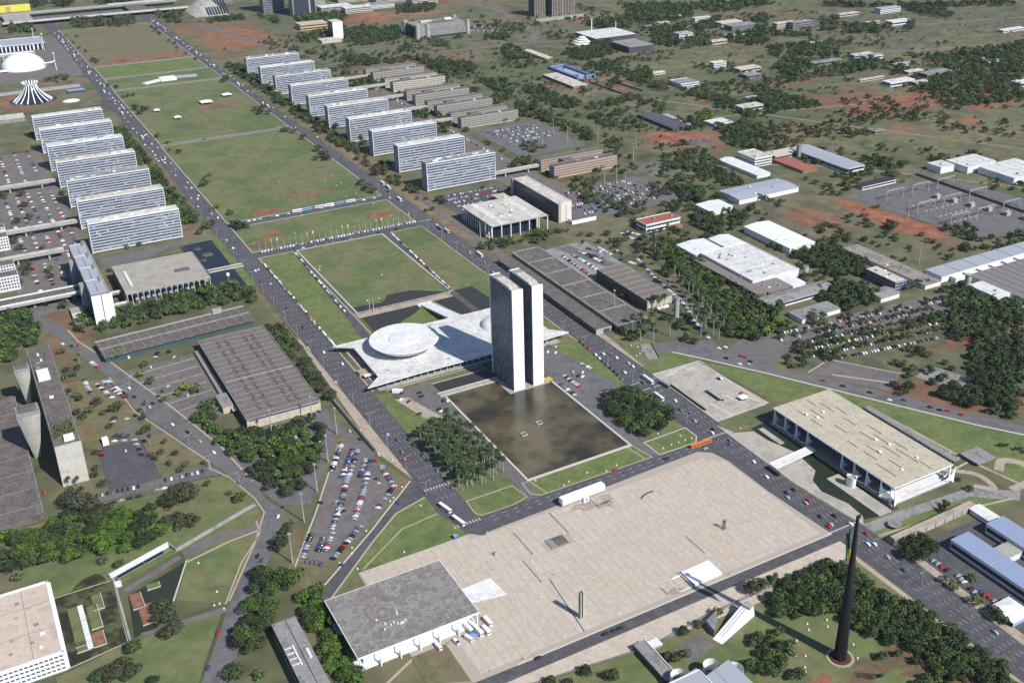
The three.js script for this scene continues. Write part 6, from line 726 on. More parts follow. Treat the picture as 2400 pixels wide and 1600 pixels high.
grove([[-158, -1050], [-137, -1050], [-134, -560], [-156, -560]], 10.5, 11, 15, ['mid', 'dark', 'mid', 'bright'], 'between the south slabs and the avenue', 0.9);
singles([[-96.1,-701.5,12],[-131.9,-537.1,14],[-144.1,-523.3,10],[-124.6,-545.6,12],[-142.4,-592,12],[-141.4,-573.4,10],[-95.2,-572.6,12],[-98.2,-516.7,17],[-102.9,-528.2,12],[-90.4,-516.3,11],[-89.3,-729.8,8],[-79.3,-740.4,8],[-91.3,-709.3,9]], ['mid', 'dark', 'olive'], 'at the corners of the long lawn'); singles([[-103,-605.4,11],[-109.8,-600,8]], ['lime', 'yellow'], 'with yellow crown on the long lawn corner');
singles([[-331.7,-787.9,14],[-311.2,-785.5,13],[-312.4,-737,13],[-311.6,-685.4,12],[-327.2,-677,12],[-337.6,-607.3,12],[-334.3,-581.5,12],[-333.5,-513.7,16],[-336.3,-497.7,12],[-313.7,-494.6,10],[-314,-473.9,10],[-356.2,-468.8,14],[-346.7,-469.7,12],[-312.7,-385.4,13],[-265.2,-762.7,12],[-311.3,-571.6,8],[-213.3,-524.3,9],[-227.1,-520.8,7],[-256.2,-460.1,8]], ['mid', 'dark', 'olive'], 'in the left car park'); 
singles([[135.8,-1145.9,17],[147.1,-1157.5,12]], ['yellow'], 'in yellow bloom between slabs and avenue'); singles([[147.1,-1285.7,16],[145.7,-1245.7,14],[147.5,-1224.7,12],[120.8,-1083.6,15],[127.4,-1062.3,15],[83.9,-1047,17],[73.3,-1029.1,14],[85.5,-1021.5,13],[128.2,-1011.6,17],[121.4,-967.6,15],[132.6,-968.6,13],[133.9,-929,16],[132.2,-892.5,17],[133.3,-870,15],[120.2,-878,14],[151.2,-880.9,12],[157.5,-993.5,13],[81.1,-902,13],[86.4,-891.5,11],[75.3,-905.5,10],[88,-848.3,12],[87.2,-775.6,15],[82,-741,16],[70.5,-735.7,12],[83.8,-727.6,12],[127.9,-810.2,13],[138.3,-810.6,12],[160.9,-796.8,16],[155.4,-773.2,14],[129.4,-762.8,10],[136.4,-745.5,12],[126.8,-647.9,15],[143.5,-649.3,15],[140.8,-662.8,12]], ['dark', 'mid', 'dark', 'olive'], 'between the north slabs and the avenue');
grove([[119, -1290], [138, -1290], [142, -760], [121, -760]], 10, 9, 13, ['dark', 'mid', 'mid', 'olive'], 'between the north slabs and the avenue', 0.75); grove([[121, -760], [143, -760], [146, -560], [124, -560]], 14, 9, 13, ['dark', 'mid', 'olive'], 'between the north slabs and the avenue', 0.6);
singles([[85.2,-596.7,13],[87.7,-579.3,13],[87.3,-558.9,12],[82,-572.4,10],[116.9,-626.6,15],[130.2,-624.1,15],[128.7,-570.2,10],[131,-542.6,15],[134.9,-530,15],[147.5,-482.4,13],[148.7,-471.9,10],[136.6,-498.8,8],[127,-504.6,8],[126.8,-456.6,8],[118.2,-457.2,7],[216.2,-496,8],[124.2,-308.8,9],[131.2,-300.7,8],[146.9,-314.9,10],[147.1,-298.9,13],[156.1,-305.3,12],[121,-310.7,9]], ['dark', 'mid', 'olive'], 'beside the north avenue near the palace of justice');
grove([[125, -322], [236, -318], [234, -300], [128, -304]], 9, 6, 10, ['olive', 'dark', 'mid'], 'in the garden of the palace of justice', 0.8);
// right side belts
singles([[194.9,-310.2,16],[196.3,-297.1,17],[183.7,-292.6,13],[207.6,-306.7,12],[257.8,-247.9,12],[255.8,-233.3,12],[266.4,-242.7,10],[267.7,-270.4,10],[229.9,-264.7,6],[187.3,-113.2,9],[142.3,-54.3,13],[142.5,-43.2,13],[150.1,-30.5,12],[156.7,-34.7,9],[140.1,-28.4,11],[192.7,-49.6,9],[198.6,-29,13],[209.8,-33.6,12],[193.1,-26.7,11],[184.1,-2.1,11],[187,7.6,10]], ['dark', 'dark', 'mid', 'bright'], 'around the long brown hall');
grove([[306.6,-230.3],[327.1,-217.9],[328,-193.6],[318.8,-164.9],[304.2,-116.2],[288.5,-75.5],[304.5,-56.2],[298.5,-19.6],[251.1,36.7],[223.4,22.3],[231.2,-24.8],[249.3,-83.1],[275.8,-150.7],[288.5,-202]], 8.4, 9, 13, ['dark', 'dark', 'mid', 'mid', 'bright'], 'in the belt beside the palm row', 0.85);
grove([[323.7,-455.1],[355.6,-457.1],[337.1,-410.7],[340.2,-378.8],[368.8,-371.3],[365.6,-329.7],[348.8,-307.4],[314.8,-314.4],[308.1,-341.2],[301.2,-368.7],[297.7,-394.8]], 9, 8, 12, MX, 'shading the lot behind the palace of justice', 0.6); grove([[429.4,-364.8],[461.1,-345.6],[432.8,-308.1],[409.1,-317.6]], 10, 11, 15, DK, 'in the dark clump on the slope'); grove([[395.8,-279],[445.9,-271.7],[440.2,-243.1],[447.8,-229.5],[421,-210.9],[372.4,-198.7],[365.6,-227.5]], 9, 9, 13, DK, 'around the small white stores', 0.8); grove([[414,-400.2],[452.9,-392.5],[464.2,-359.2],[410.7,-345.9],[386.8,-360.4]], 10, 8, 12, OL, 'on the grassy slope', 0.5); grove([[322,-301.2],[336,-279.5],[308,-245.7],[301.3,-274.7]], 8, 7, 10, MX, 'before the red roofed office', 0.7); grove([[506.2,-415.4],[544.6,-392.1],[521.3,-335],[492.1,-337.1],[486.8,-377.3]], 10, 9, 13, DK, 'beside the distant bus yard', 0.8); grove([[510.1,-305.6],[535.4,-300.5],[507.6,-267.5],[493.2,-276.3]], 9, 8, 11, DK, 'between white warehouses', 0.7);
grove([[428,-173.2],[429.8,-156],[430,-128.2],[434.7,-106.3],[468.3,-128.7],[475.9,-108.3],[466.3,-54],[444.3,-28.5],[413.2,-40.3],[404.5,-59.3],[411.2,-94.4],[403.6,-144.2]], 8.6, 9, 13, DK, 'between the white warehouse and the printing hall'); singles([[620.5,-78,13],[630.3,-72.1,13],[643,-68.6,14],[642,-56.6,14],[622.4,-39.8,13],[618.7,-46,12],[625.5,-58.3,12]], ['dark'], 'in the round clump by the substation'); grove([[371.9,-28.6],[408,-26.6],[420.9,13.7],[402.3,30.6],[356.7,30.2],[360.1,14.4],[357.9,-8.4]], 9, 10, 14, ['dark', 'mid', 'dark'], 'between the grey sheds'); grove([[452.4,13.3],[482.2,21.3],[469.3,33.2],[444,24.4]], 9, 8, 11, MX, 'behind the blue panel office'); grove([[474.7,42.8],[509,44],[499.7,79.8],[521.9,108.5],[455.6,161.3],[397,126.2],[422.4,95.5],[459.1,73.7]], 10, 10, 14, DK, 'in the dark grove past the car park'); grove([[316.4,11.9],[336.2,12],[336.7,27],[320.9,31.8],[306.5,26.1]], 8, 9, 12, MX, 'at the grey flat shed'); grove([[298.5,-19.6],[308.8,-13.4],[289.1,12.8],[275.2,12.9]], 9, 10, 13, DK, 'left of the grey flat shed'); grove([[277.2,5.7],[298.9,15.8],[276.1,35.6],[252.6,34.9]], 9, 9, 12, ['bright', 'mid', 'lime'], 'in bright leaf by the shaded car park');
for (let i = 0; i < 5; i++) for (let k = 0; k < 30; k++) if (rnd() < 0.86) tree(262 + k * 10 + rr(-3, 3), 26 + i * 15 + k * 1.55 + rr(-2, 2) - (i > 2 ? 4 : 0), rr(6.5, 10), pick(MX), 'in rows of the tree shaded car park');
grove([[414.4,136.6],[455.6,161.3],[372.9,227.1],[332,253],[315.6,237.2],[303,202.7],[302.5,196],[328.4,189.5],[346,197.8],[369.7,172.6]], 9, 10, 14, ['dark'], 'in the dark wood past the curving road', 0.9); singles([[347.3,121.2,10],[352.6,129.4,12],[354.4,138.1,11],[342.5,131,9],[317.9,133.5,9],[320.6,140,9],[321.1,149.9,10],[309.5,157,10],[332,161.1,11],[327.8,177.2,12],[319.1,176.6,10],[291,173.3,13],[282.1,176.8,11],[286.3,161.5,10],[234.9,91.2,8],[244.7,94.6,9],[278.4,97.6,8],[286.7,100,7],[271.8,96.1,8],[234.9,83.9,8],[356.4,156.5,9],[353.3,166.7,8]], ['dark', 'mid', 'olive'], 'on the red slope behind the palace'); grove([[284.8,79.8],[306.9,87.9],[322.3,91.9],[289.4,97.8],[274.5,93.8]], 8, 5, 8, OL, 'in the hedge above the brown car park', 0.7); grove([[289.7,268.5],[298.2,286.5],[293,290.6],[285.8,271.7]], 5, 4, 6, ['dark'], 'in the clipped hedge behind the palace');
// beyond: suburb, dry fields and town
const FAR = [
  [[[736.6,-1190.9],[819.6,-1202.8],[875.8,-1275.9],[888.6,-1226.4],[821.1,-1113.3],[744.5,-1089.4],[729.3,-1122.4]], 10, DK], [[[725.6,-1066.7],[780.9,-1066.8],[753.7,-993.6],[772.2,-918.4],[738.2,-869],[718.9,-861.5],[720.7,-950.3],[712.8,-1029.9]], 9, DK], [[[520.6,-946],[561,-959.1],[554.7,-852.1],[569.2,-825.6],[547.2,-796.5],[514.3,-783.7],[504.7,-839.6],[509.9,-906.5]], 9.5, DK], [[[527,-735.8],[560.7,-723],[538.1,-653.1],[506.4,-650.7]], 10, MX], [[[1143.6,-1577.8],[1237.3,-1575.4],[1299,-1497.9],[1215,-1371.6],[1142.8,-1350.4],[1071.8,-1362.9],[1065,-1416]], 13, DK], [[[763,-777.7],[798.7,-728.3],[770,-578.8],[741.7,-588.4],[745.1,-674.6]], 9, DK], [[[636.3,-653.1],[671,-624.1],[639.3,-576.5],[603.3,-584.2]], 10, DK], [[[668,-580.8],[695.9,-556.3],[653.2,-498.1],[644.4,-544.9]], 11, DK], [[[502.6,-493.4],[547.7,-497.1],[565.2,-442.9],[534.2,-402.9],[472.6,-440.4]], 9, MX], [[[478.3,-682.5],[492.4,-666.5],[466.5,-612.3],[441.3,-627.7]], 11, DK], [[[492,-631.2],[484.7,-574.4],[462,-536.8],[462.1,-575.1]], 11, OL], [[[468,-888],[482,-836.6],[479.9,-788.6],[468.1,-725.8],[450.6,-744.1],[427.5,-789.1]], 10, DK], [[[462.2,-729.4],[491.7,-711.3],[465.8,-668.4],[448.6,-679]], 10, MX], [[[358.9,-658],[388,-626.9],[371.7,-598.2],[347.5,-606.7]], 12, OL], [[[308.6,-587.3],[338.6,-587.3],[313,-537.6],[289.7,-551.8]], 9, MX],
  [[[964.3,-1446.8],[1043.5,-1429.6],[1001.2,-1329],[970.6,-1318],[926.6,-1376]], 13, DK], [[[1052,-1312.4],[1103.3,-1295.6],[1069.5,-1168.5],[975.6,-1118.3],[937.2,-1142.4]], 13, DK], [[[1049.6,-1181],[1102.7,-1161.9],[1037,-1079.9],[992.1,-1095]], 12, MX], [[[1128.6,-1145.6],[1246.8,-1144.3],[1153.4,-1033.5],[1109.8,-1034.4],[1095.9,-1096.5]], 14, DK], [[[1160.9,-1290.7],[1245.3,-1318.8],[1170.5,-1222.4],[1118,-1225.3]], 13, DK], [[[1318.7,-1289.1],[1360.7,-1279.4],[1214.5,-1106],[1230.1,-1169.8]], 13, DK], [[[1316,-1525.3],[1444,-1463.3],[1347.6,-1357.1],[1281,-1381.7],[1273.1,-1458.4]], 15, DK], [[[1433.6,-1450.5],[1490.7,-1433.6],[1438.6,-1371.8],[1393.1,-1400.7]], 16, ['dark']], [[[792.2,-991.6],[809.9,-958.7],[755.9,-887.7],[741.9,-916.7]], 11, MX], [[[749.2,-891.9],[779.6,-863.1],[739.8,-810.5],[706,-822.1]], 11, OL], [[[877.2,-753.9],[919.9,-756.5],[828.8,-648.5],[819.2,-662.9]], 11, DK], [[[660.7,-743.5],[672.1,-728],[639.9,-682.3],[624.8,-691.6]], 11, DK], [[[687.6,-660.9],[719,-649.7],[690.2,-612.3],[649.5,-607]], 11, BR], [[[720.1,-586.3],[720.2,-519.7],[681.6,-474],[658.2,-501.8]], 11, DK], [[[639.8,-533.7],[674.2,-465.2],[645.5,-431.1],[635.5,-456.2],[616.8,-493.7]], 11, MX], [[[631.9,-813.3],[687.4,-815.2],[667.5,-782.6],[626,-790.6]], 12, OL], [[[670.6,-1270.1],[676.8,-1215.7],[649.8,-1148.4],[621.6,-1177.7]], 12, DK],
  [[[1697.9,-1170.7],[1769.9,-1161.5],[1757.8,-1079.7],[1691.1,-1020.5],[1672.6,-1082.1]], 14, ['dark', 'grey']], [[[1316.4,-744.9],[1406.1,-748.4],[1557.6,-715.8],[1204,-434.4],[1108,-459.6],[1082.6,-442.2],[1057,-458],[1100.7,-541.9],[1084.9,-578.9],[1157.8,-609.3],[1287.2,-662.2]], 12.5, ['dark', 'dark', 'mid', 'olive']], [[[888.1,-718.9],[894.6,-669.1],[898.3,-597.2],[882,-582.1],[839,-592.1],[783.1,-594.3]], 10, DK], [[[1583.6,-1335.9],[1753.3,-1209.2],[2003.6,-1107.1],[1957.9,-1060.5],[1724,-1181.4],[1560.8,-1303.4]], 17, ['dark']], [[[1140.3,-797.4],[1212.3,-809.7],[1239.2,-781.4],[1159.1,-741.8],[1089.1,-732.3]], 12, DK], [[[1055.1,-884.5],[1129,-873.3],[1063.6,-801.1],[977.5,-791.1]], 12, DK], [[[1236.5,-1121.1],[1302.6,-1065.1],[1275.9,-1039],[1206.7,-1082.4]], 13, DK], [[[741.6,-341.4],[780.2,-287.9],[757.8,-266.8],[719.6,-290]], 9, MX], [[[1439.5,-1179.5],[1479,-1171.1],[1359.1,-1044.1],[1339.6,-1071]], 14, OL], [[[1441.5,-1113.8],[1497.7,-1031.7],[1443.3,-991.2],[1353.9,-1018.4]], 14, OL], [[[1567.8,-1050],[1596.7,-1047.7],[1518,-973.7],[1509.3,-994.1]], 13, DK], [[[1131.6,-1007.7],[1151,-982.7],[1093.4,-919.3],[1076.3,-942]], 13, DK], [[[1163.9,-987.5],[1276.5,-956.5],[1190.2,-858.9],[1146.4,-886.2],[1119.9,-927]], 14, MX], [[[1146.6,-606.5],[1243.7,-636.4],[1233.4,-602],[1130.4,-569.2]], 12, DK], [[[1221.4,-747],[1237.2,-726.1],[1163,-655.7],[1165.4,-695.4]], 13, DK], [[[1422.4,-762.7],[1603.1,-752],[1557.6,-715.8],[1390.1,-734.3]], 15, MX], [[[990.2,-793.6],[1143.9,-740.5],[1124.4,-720.8],[951.9,-746.5]], 14, OL],
  [[[332.7,-1630.9],[417.2,-1681.3],[383.5,-1584.7],[318.2,-1556.4]], 12, MX], [[[401.2,-1852.1],[496.9,-1878.3],[497.8,-1774.3],[472.1,-1733.1],[390,-1801]], 14, DK], [[[444.5,-1664.1],[498.1,-1661.2],[520,-1616.6],[562.7,-1605],[514.2,-1488.7],[450.7,-1473.5],[412.9,-1470.4],[397.5,-1520.4]], 11, DK], [[[452.5,-1306.8],[471.8,-1259.2],[497,-1231.8],[520.2,-1205.9],[495.5,-1154],[449.5,-1118.5],[454.7,-1179.3]], 11, DK], [[[473.7,-1052.5],[521.1,-1053.5],[531.1,-1007],[485.7,-921.5],[475.5,-964.5]], 11, DK], [[[289,-1187.1],[318,-1179.3],[340.8,-1144.8],[326.3,-1114],[282.1,-1151.2]], 11, MX], [[[544.5,-1401.3],[603.3,-1418.9],[576,-1355.1],[534.6,-1368]], 13, OL], [[[686.5,-1423.1],[746.9,-1414.1],[713,-1350.1],[667,-1379]], 14, DK], [[[335.6,-1344],[383.6,-1325.9],[385.4,-1278.3],[347.6,-1267.9]], 13, DK], [[[333.8,-1963.9],[357.2,-1846.4],[340.4,-1808.1],[325.6,-1916.9]], 14, OL], [[[653.8,-1851.5],[758.5,-1841.4],[717.3,-1756.6],[626.5,-1778.6]], 15, DK], [[[518.4,-1207],[534.6,-1162.9],[506.4,-1114.8],[493.3,-1144.5]], 11, DK], [[[653,-1281.1],[686.1,-1299.4],[616.9,-1168.9],[617.7,-1203.8]], 12, DK], [[[406.1,-952.6],[420.7,-857.7],[428,-812.5],[440.9,-837],[437,-951.5]], 12, OL], [[[459.6,-937.6],[489.4,-928.3],[468,-888],[443.9,-902.9]], 11, DK], [[[297.7,-830.4],[315.5,-819.4],[294.5,-766.2],[274.8,-771.2]], 10, DK], [[[295.8,-918.1],[321.8,-910.3],[299.5,-859.9],[279.9,-872]], 10, DK], [[[405.7,-1300.4],[450.4,-1296.2],[427.2,-1252.3],[394.5,-1272.7]], 12, OL],
  [[[-69.3,-2115.7],[70.1,-2078.5],[48.1,-1960.3],[-75,-2006.4]], 15, OL], [[[-197,-2163.2],[-151.8,-2102.2],[-160.9,-1999.4],[-206.6,-2013.2]], 14, DK], [[[122.1,-2097.9],[188.3,-2091.8],[151.4,-1927.2],[118.3,-1980.7]], 15, OL], [[[213.1,-1954.1],[300.2,-1950.2],[282.2,-1893.8],[201.4,-1895.7]], 14, DK], [[[127.2,-1405],[159.3,-1351.8],[136.4,-1271.4],[115,-1305.2]], 11, DK], [[[120.6,-1420.3],[154.2,-1410.7],[131.7,-1336.7],[110.5,-1349.8]], 12, DK], [[[-127.4,-2463.6],[-25,-2418.6],[-39.9,-2329.6],[-122.9,-2363.2]], 22, DK], [[[36.1,-2379.7],[110.9,-2342.2],[97,-2281.3],[32.3,-2322.4]], 22, DK], [[[399.1,-1870.5],[481.7,-1835.4],[479.2,-1752.9],[387.8,-1778.1]], 13, DK], [[[-199.6,-1500.1],[-145.6,-1477.1],[-146.2,-1446.5],[-199.6,-1469.4]], 12, OL],
];
for (const [p, sp, kinds] of FAR) grove(p, sp, sp * 0.8, sp * 1.35, kinds, 'in the distant wooded suburb', 0.85);
singles([[567,-1035.7,14],[794.3,-1036.7,10],[808.8,-1039.3,9],[592.3,-726.1,10],[695.8,-755.3,12],[665.3,-756.6,11],[687.5,-769.2,7],[640.5,-939.2,10],[614.7,-896.8,12],[548.5,-819.9,20],[561.5,-778,20],[459.6,-510.6,10],[609,-715.8,6],[683.3,-1129.1,8],[787,-483.7,12],[808.4,-477.9,10],[894.7,-540,12],[973.4,-499.7,9],[735.4,-522.6,14],[749.5,-521.3,12],[751.8,-549.7,10],[1008.7,-438,15],[1005.7,-424.3,13],[1055.4,-692.2,10],[990.9,-673.6,7],[970.7,-676.6,7],[1430,-823.8,10],[1436.4,-781.2,9],[1378.8,-817.3,8],[1360.2,-828.9,8],[1700.8,-1004.4,10],[1048.8,-352.4,9],[994.6,-454.6,6],[808.2,-442.1,18],[802.6,-424.7,18],[818,-429.1,15],[830.7,-428.4,14],[833.4,-419.7,12],[776,-447.9,9],[772.1,-429.6,9],[669,-395.1,13],[669.2,-352.5,13],[679,-376.7,12],[668.9,-376.8,10],[676.1,-448.2,13],[692.1,-445,12],[669.2,-432.9,12],[285,-1608.5,8],[253.5,-1566.8,9],[389.9,-1767.1,7],[515.6,-1720.2,8],[533.4,-1676.5,10],[620.4,-1670.5,9],[581.4,-1277.7,8],[549.7,-1272.6,8],[560.3,-1229.5,8],[482.7,-1277.9,8],[418.9,-1391.7,8],[777.6,-1621.5,12],[789.4,-1710.3,10],[525.4,-1325.2,8],[318.8,-634.1,10],[316.3,-674.8,9],[318.1,-756.7,12],[78.9,-1869.1,16],[78.7,-1915.6,12],[77,-1825.2,12],[76.8,-1725.1,12],[81.6,-1694.6,10],[75.3,-1645.2,10],[-95.7,-1608.6,14],[-92.6,-1589,10],[-102.2,-1823.5,9],[-101,-1755.5,9],[-94.5,-1712.5,9],[-106.2,-1371.8,9],[-97.3,-1346.7,9],[-98.9,-1263.4,9],[-81.2,-1270.8,9],[-90.9,-1267.6,9],[-97,-1166.7,15],[-87.5,-1152.5,14],[-79.8,-1156.1,12],[-96.3,-1133.4,12],[-100.3,-977.5,11],[-95.1,-933.1,8],[-89.9,-877.3,9],[-99.8,-896.3,7],[88.3,-1301.5,15],[78.6,-1287.2,12],[78.3,-1579.3,9],[82.9,-1515.1,9],[72.7,-1053.9,14],[189.2,-1926.3,9],[-264.4,-1078,13],[-162,-1436.3,8],[-182.7,-1449.1,8],[158.3,-1580.3,9],[-105.8,-1910.6,8],[-86,-1891,9],[-236.8,-979.9,9]], ['dark', 'mid', 'dark', 'olive'], 'standing apart on the dry open land');
const blocked = (x, z, m) => taken.some(p => inPoly(x, z, p) || (m && (inPoly(x + m, z, p) || inPoly(x - m, z, p) || inPoly(x, z + m, p) || inPoly(x, z - m, p))));
for (let i = 0; i < 11000; i++) { const x = rr(236, 1500), z = rr(-1650, 90); if (x > 900 && z > -300) continue; const f = fbm(x / 70, z / 70, 64, 3, 177), near = x < 720 ? 0.5 : 0.535; if (f > near && !blocked(x, z, 4)) tree(x, z, rr(5, 11) * (f > near + 0.06 ? 1.15 : 0.85), pick(['dark', 'dark', 'mid', 'olive']), 'in the clumps of the open northern land'); }
for (let i = 0; i < 1500; i++) { const x = rr(420, 2100), z = rr(-1650, -120); if (!blocked(x, z, 0) && fbm(x / 160, z / 160, 64, 2, 77) > 0.47) tree(x, z, rr(2.5, 6.5), pick(['olive', 'dark', 'grey']), 'in the sparse savanna scrub'); }
{
  const cam = camera.position; allTrees.forEach(t => t.s = t.d / Math.hypot(t.x - cam.x, cam.y, t.z - cam.z)); allTrees.sort((a, b) => b.s - a.s);
  const protos = {}, far = {}, N = 320;
  allTrees.forEach((t, i) => {
    const k = t.d / 10, turn = rr(0, 6.28);
    if (i < N) {
      const set = t.d > 13 ? crownL : t.d > 8 ? crownM : crownS, v = Math.floor(rnd() * set.length), id = t.m + (t.d > 13 ? 'l' : t.d > 8 ? 'm' : 's') + v; let o = protos[id];
      if (!o) { o = new THREE.Group(); o.name = 'broadleaf_tree'; part('trunk', trunks[v % 3], M.trunk, o); part('crown', set[v], G[t.m], o); tag(o, t.label, 'tree', t.group); protos[id] = o; o.userData = { label: t.label, category: 'tree', group: t.group }; }
      const c = dup(o, t.x, t.z, turn, t.label, t.group); c.scale.set(k * rr(0.92, 1.08), k * rr(0.8, 1.05), k * rr(0.92, 1.08));
    } else (far[['dark', 'mid'].includes(t.m) ? 'dark' : ['bright', 'vivid', 'lime', 'yellow'].includes(t.m) ? 'bright' : 'olive'] ||= []).push([t, k, turn]);
  });
  const fg = { dark: crown(lobesOf(1), 190, 1.35), bright: crown(lobesOf(2), 190, 1.35), olive: crown(lobesOf(3), 150, 1.3) }, q = new THREE.Quaternion(), up = new THREE.Vector3(0, 1, 0), mm = new THREE.Matrix4(), col = new THREE.Color(), lab = { dark: 'dark green trees massed beyond the large single ones', bright: 'bright leaved trees massed beyond the large single ones', olive: 'olive and grey savanna trees scattered over the land' };
  for (const f in far) { const g = fg[f].clone(), tr = limb([0, 0, 0], [0, 3.4, 0], 0.3, 0.2).toNonIndexed(); tr.deleteAttribute('uv'); const geo = mergeGeometries([g, tr]); const im = new THREE.InstancedMesh(geo, std([1, 1, 1], 1), far[f].length); im.name = f + '_tree_mass'; im.castShadow = im.receiveShadow = true; far[f].forEach(([t, k, a], i) => { im.setMatrixAt(i, mm.compose(new THREE.Vector3(t.x, 0, t.z), q.setFromAxisAngle(up, a), new THREE.Vector3(k * rr(0.9, 1.1), k * rr(0.8, 1.05), k * rr(0.9, 1.1)))); im.setColorAt(i, col.copy(G[t.m].color).multiplyScalar(rr(0.8, 1.5))); }); scene.add(stuff(tag(im, lab[f], 'trees'))); }
  console.log('trees', allTrees.length, Object.values(far).map(a => a.length).join());
}
// ---------- palms ----------
{
  const frond = () => { const pos = []; const v = [[0, 0, 0], [1.1, 0.75, 0.34], [2.3, 0.7, 0.42], [3.3, -0.2, 0.06]]; for (let i = 0; i < 3; i++) { const [x0, y0, w0] = v[i], [x1, y1, w1] = v[i + 1]; for (const s of [-1, 1]) { const dy = -0.28; pos.push(x0, y0, 0, x1, y1, 0, x1, y1 + dy * (w1 > 0.1 ? 1 : 0.2), s * w1, x0, y0, 0, x1, y1 + dy * (w1 > 0.1 ? 1 : 0.2), s * w1, x0, y0 + dy * (w0 ? 1 : 0), s * w0); } } const g = new THREE.BufferGeometry(); g.setAttribute('position', new THREE.Float32BufferAttribute(pos, 3)); g.computeVertexNormals(); return g; };
  const heads = Array.from({ length: 3 }, () => { const fs = []; for (let i = 0; i < 22; i++) fs.push(frond().scale(rr(0.95, 1.2), 1.1, 2.1).rotateZ(i % 3 === 0 ? 0.9 : i % 3 === 1 ? 0.25 : -0.35).rotateY(i * 2.4 + rr(-0.2, 0.2))); return mergeGeometries(fs); });
  const stem = new THREE.CylinderGeometry(0.26, 0.42, 1, 7).translate(0, 0.5, 0), shaft = new THREE.CylinderGeometry(0.2, 0.3, 1.8, 7).translate(0, 0.6, 0);
  const protos = heads.map((h, i) => { const o = new THREE.Group(); o.name = 'royal_palm'; part('trunk', stem, M.palmTrunk, o).scale.y = 13; part('crown_shaft', shaft, G.mid, o).position.y = 12.6; part('fronds', h, i === 2 ? G.palmDry : G.palm, o).position.y = 13.8; o.userData.category = 'palm tree'; return o; });
  const palm = (x, z, k, where) => { const c = dup(pick(protos), x, z, rr(0, 6.28), 'royal palm with pale bare trunk ' + where, 'palms ' + where); c.scale.setScalar(k * rr(0.88, 1.1)); };
  const P0 = [[-104, 26], [-86, 22], [-72, 18], [-63, 34], [-63, 104], [-76, 112], [-104, 116]]; for (let z = 16; z < 118; z += 5.3) for (let x = -104; x < -60; x += 5.2) { const px = x + rr(-2, 2), pz = z + rr(-2, 2); if (inPoly(px, pz, P0)) palm(px, pz, rr(0.66, 0.98), 'in the grid grove beside the reflecting pool'); }
  for (const q of [[281.8,-194.6],[281.8,-187.1],[283.1,-182.6],[261.8,-138.2],[263.4,-130.4],[262.2,-120.9],[257.8,-107],[254.3,-92.8],[251.2,-81.9],[247.4,-68.5],[245.3,-57.5],[241.2,-45],[238.3,-34.9],[233.8,-20.4],[233.4,-12.1],[231.2,-5],[209.7,-20.7],[203.7,-5],[194.7,-72.9],[196.9,-68.6],[205.9,-69.1],[153.3,-46.2],[162.3,-46.3],[169.5,-36.5],[177,-18.3],[156.6,-25.1],[158.4,-18.7],[147.9,-25.1],[246.4,-94.3],[245.5,-114.3],[229.7,-63.9],[222.2,-44.6],[220.8,-33.9],[216.3,-13.9],[215.4,-0.8],[214.1,9.3]]) palm(q[0], q[1], 1.15, 'in the tall row along the parked car road');
  for (const q of [[172.4,276.8],[-284,-126.2],[-289.2,-117.1],[-265.9,-140.9],[-290.5,-71.1],[-348.7,-39.1],[-354.5,-40.9],[-317.4,-250.1]]) palm(q[0], q[1], 0.6, 'standing singly on the planted verge');
  for (const q of [[20.3,314.7],[23.6,313],[13.8,315.8],[329,-258],[335.9,-245.4],[323.4,-261.3],[322.8,-278.8]]) palm(q[0], q[1], 0.7, 'at the edge of a tree clump');
}

// ---------- cars ----------
const carBody = (() => { const s = new THREE.Shape(); [[-2.1, 0.3], [-2.15, 0.75], [-2, 0.95], [-1.3, 1], [-0.7, 1.42], [0.75, 1.45], [1.35, 1.02], [2, 0.92], [2.15, 0.65], [2.1, 0.3]].forEach((p, i) => i ? s.lineTo(...p) : s.moveTo(...p)); s.closePath(); return new THREE.ExtrudeGeometry(s, { depth: 1.5, bevelEnabled: true, bevelSize: 0.1, bevelThickness: 0.12, bevelSegments: 1 }).translate(0, 0, -0.75).rotateY(Math.PI / 2); })();
const carGlass = mergeGeometries([new THREE.BoxGeometry(1.62, 0.34, 1.5).translate(0, 1.22, 0), (() => { const g = new THREE.BoxGeometry(1.36, 0.1, 0.72); g.rotateX(0.62); return g.translate(0, 1.3, -1.02); })(), (() => { const g = new THREE.BoxGeometry(1.36, 0.1, 0.7); g.rotateX(-0.62); return g.translate(0, 1.28, 1.06); })()]);
const wheelG = new THREE.CylinderGeometry(0.32, 0.32, 0.24, 10).rotateZ(Math.PI / 2);
const carCols = { white: [0.72, 0.72, 0.72], silver: [0.42, 0.43, 0.45], grey: [0.16, 0.165, 0.175], black: [0.018, 0.018, 0.02], red: [0.4, 0.02, 0.02], blue: [0.04, 0.07, 0.18], yellow: [0.6, 0.42, 0.04], green: [0.05, 0.12, 0.08] };
const carMats = Object.fromEntries(Object.entries(carCols).map(([k, c]) => [k, new THREE.MeshPhysicalMaterial({ color: new THREE.Color().setRGB(...c), roughness: 0.45, metalness: k === 'silver' || k === 'grey' ? 0.35 : 0.05, clearcoat: 0.7, clearcoatRoughness: 0.15 })]));
const mix = ['white', 'white', 'silver', 'silver', 'silver', 'grey', 'grey', 'black', 'black', 'black', 'white', 'silver', 'grey', 'red', 'blue'], pale = ['white', 'white', 'white', 'white', 'silver', 'silver', 'silver', 'black', 'grey', 'grey'];
const allCars = []; const car = (x, z, a, where, c, y = 0.2) => allCars.push({ x, z, a, where, c, y });
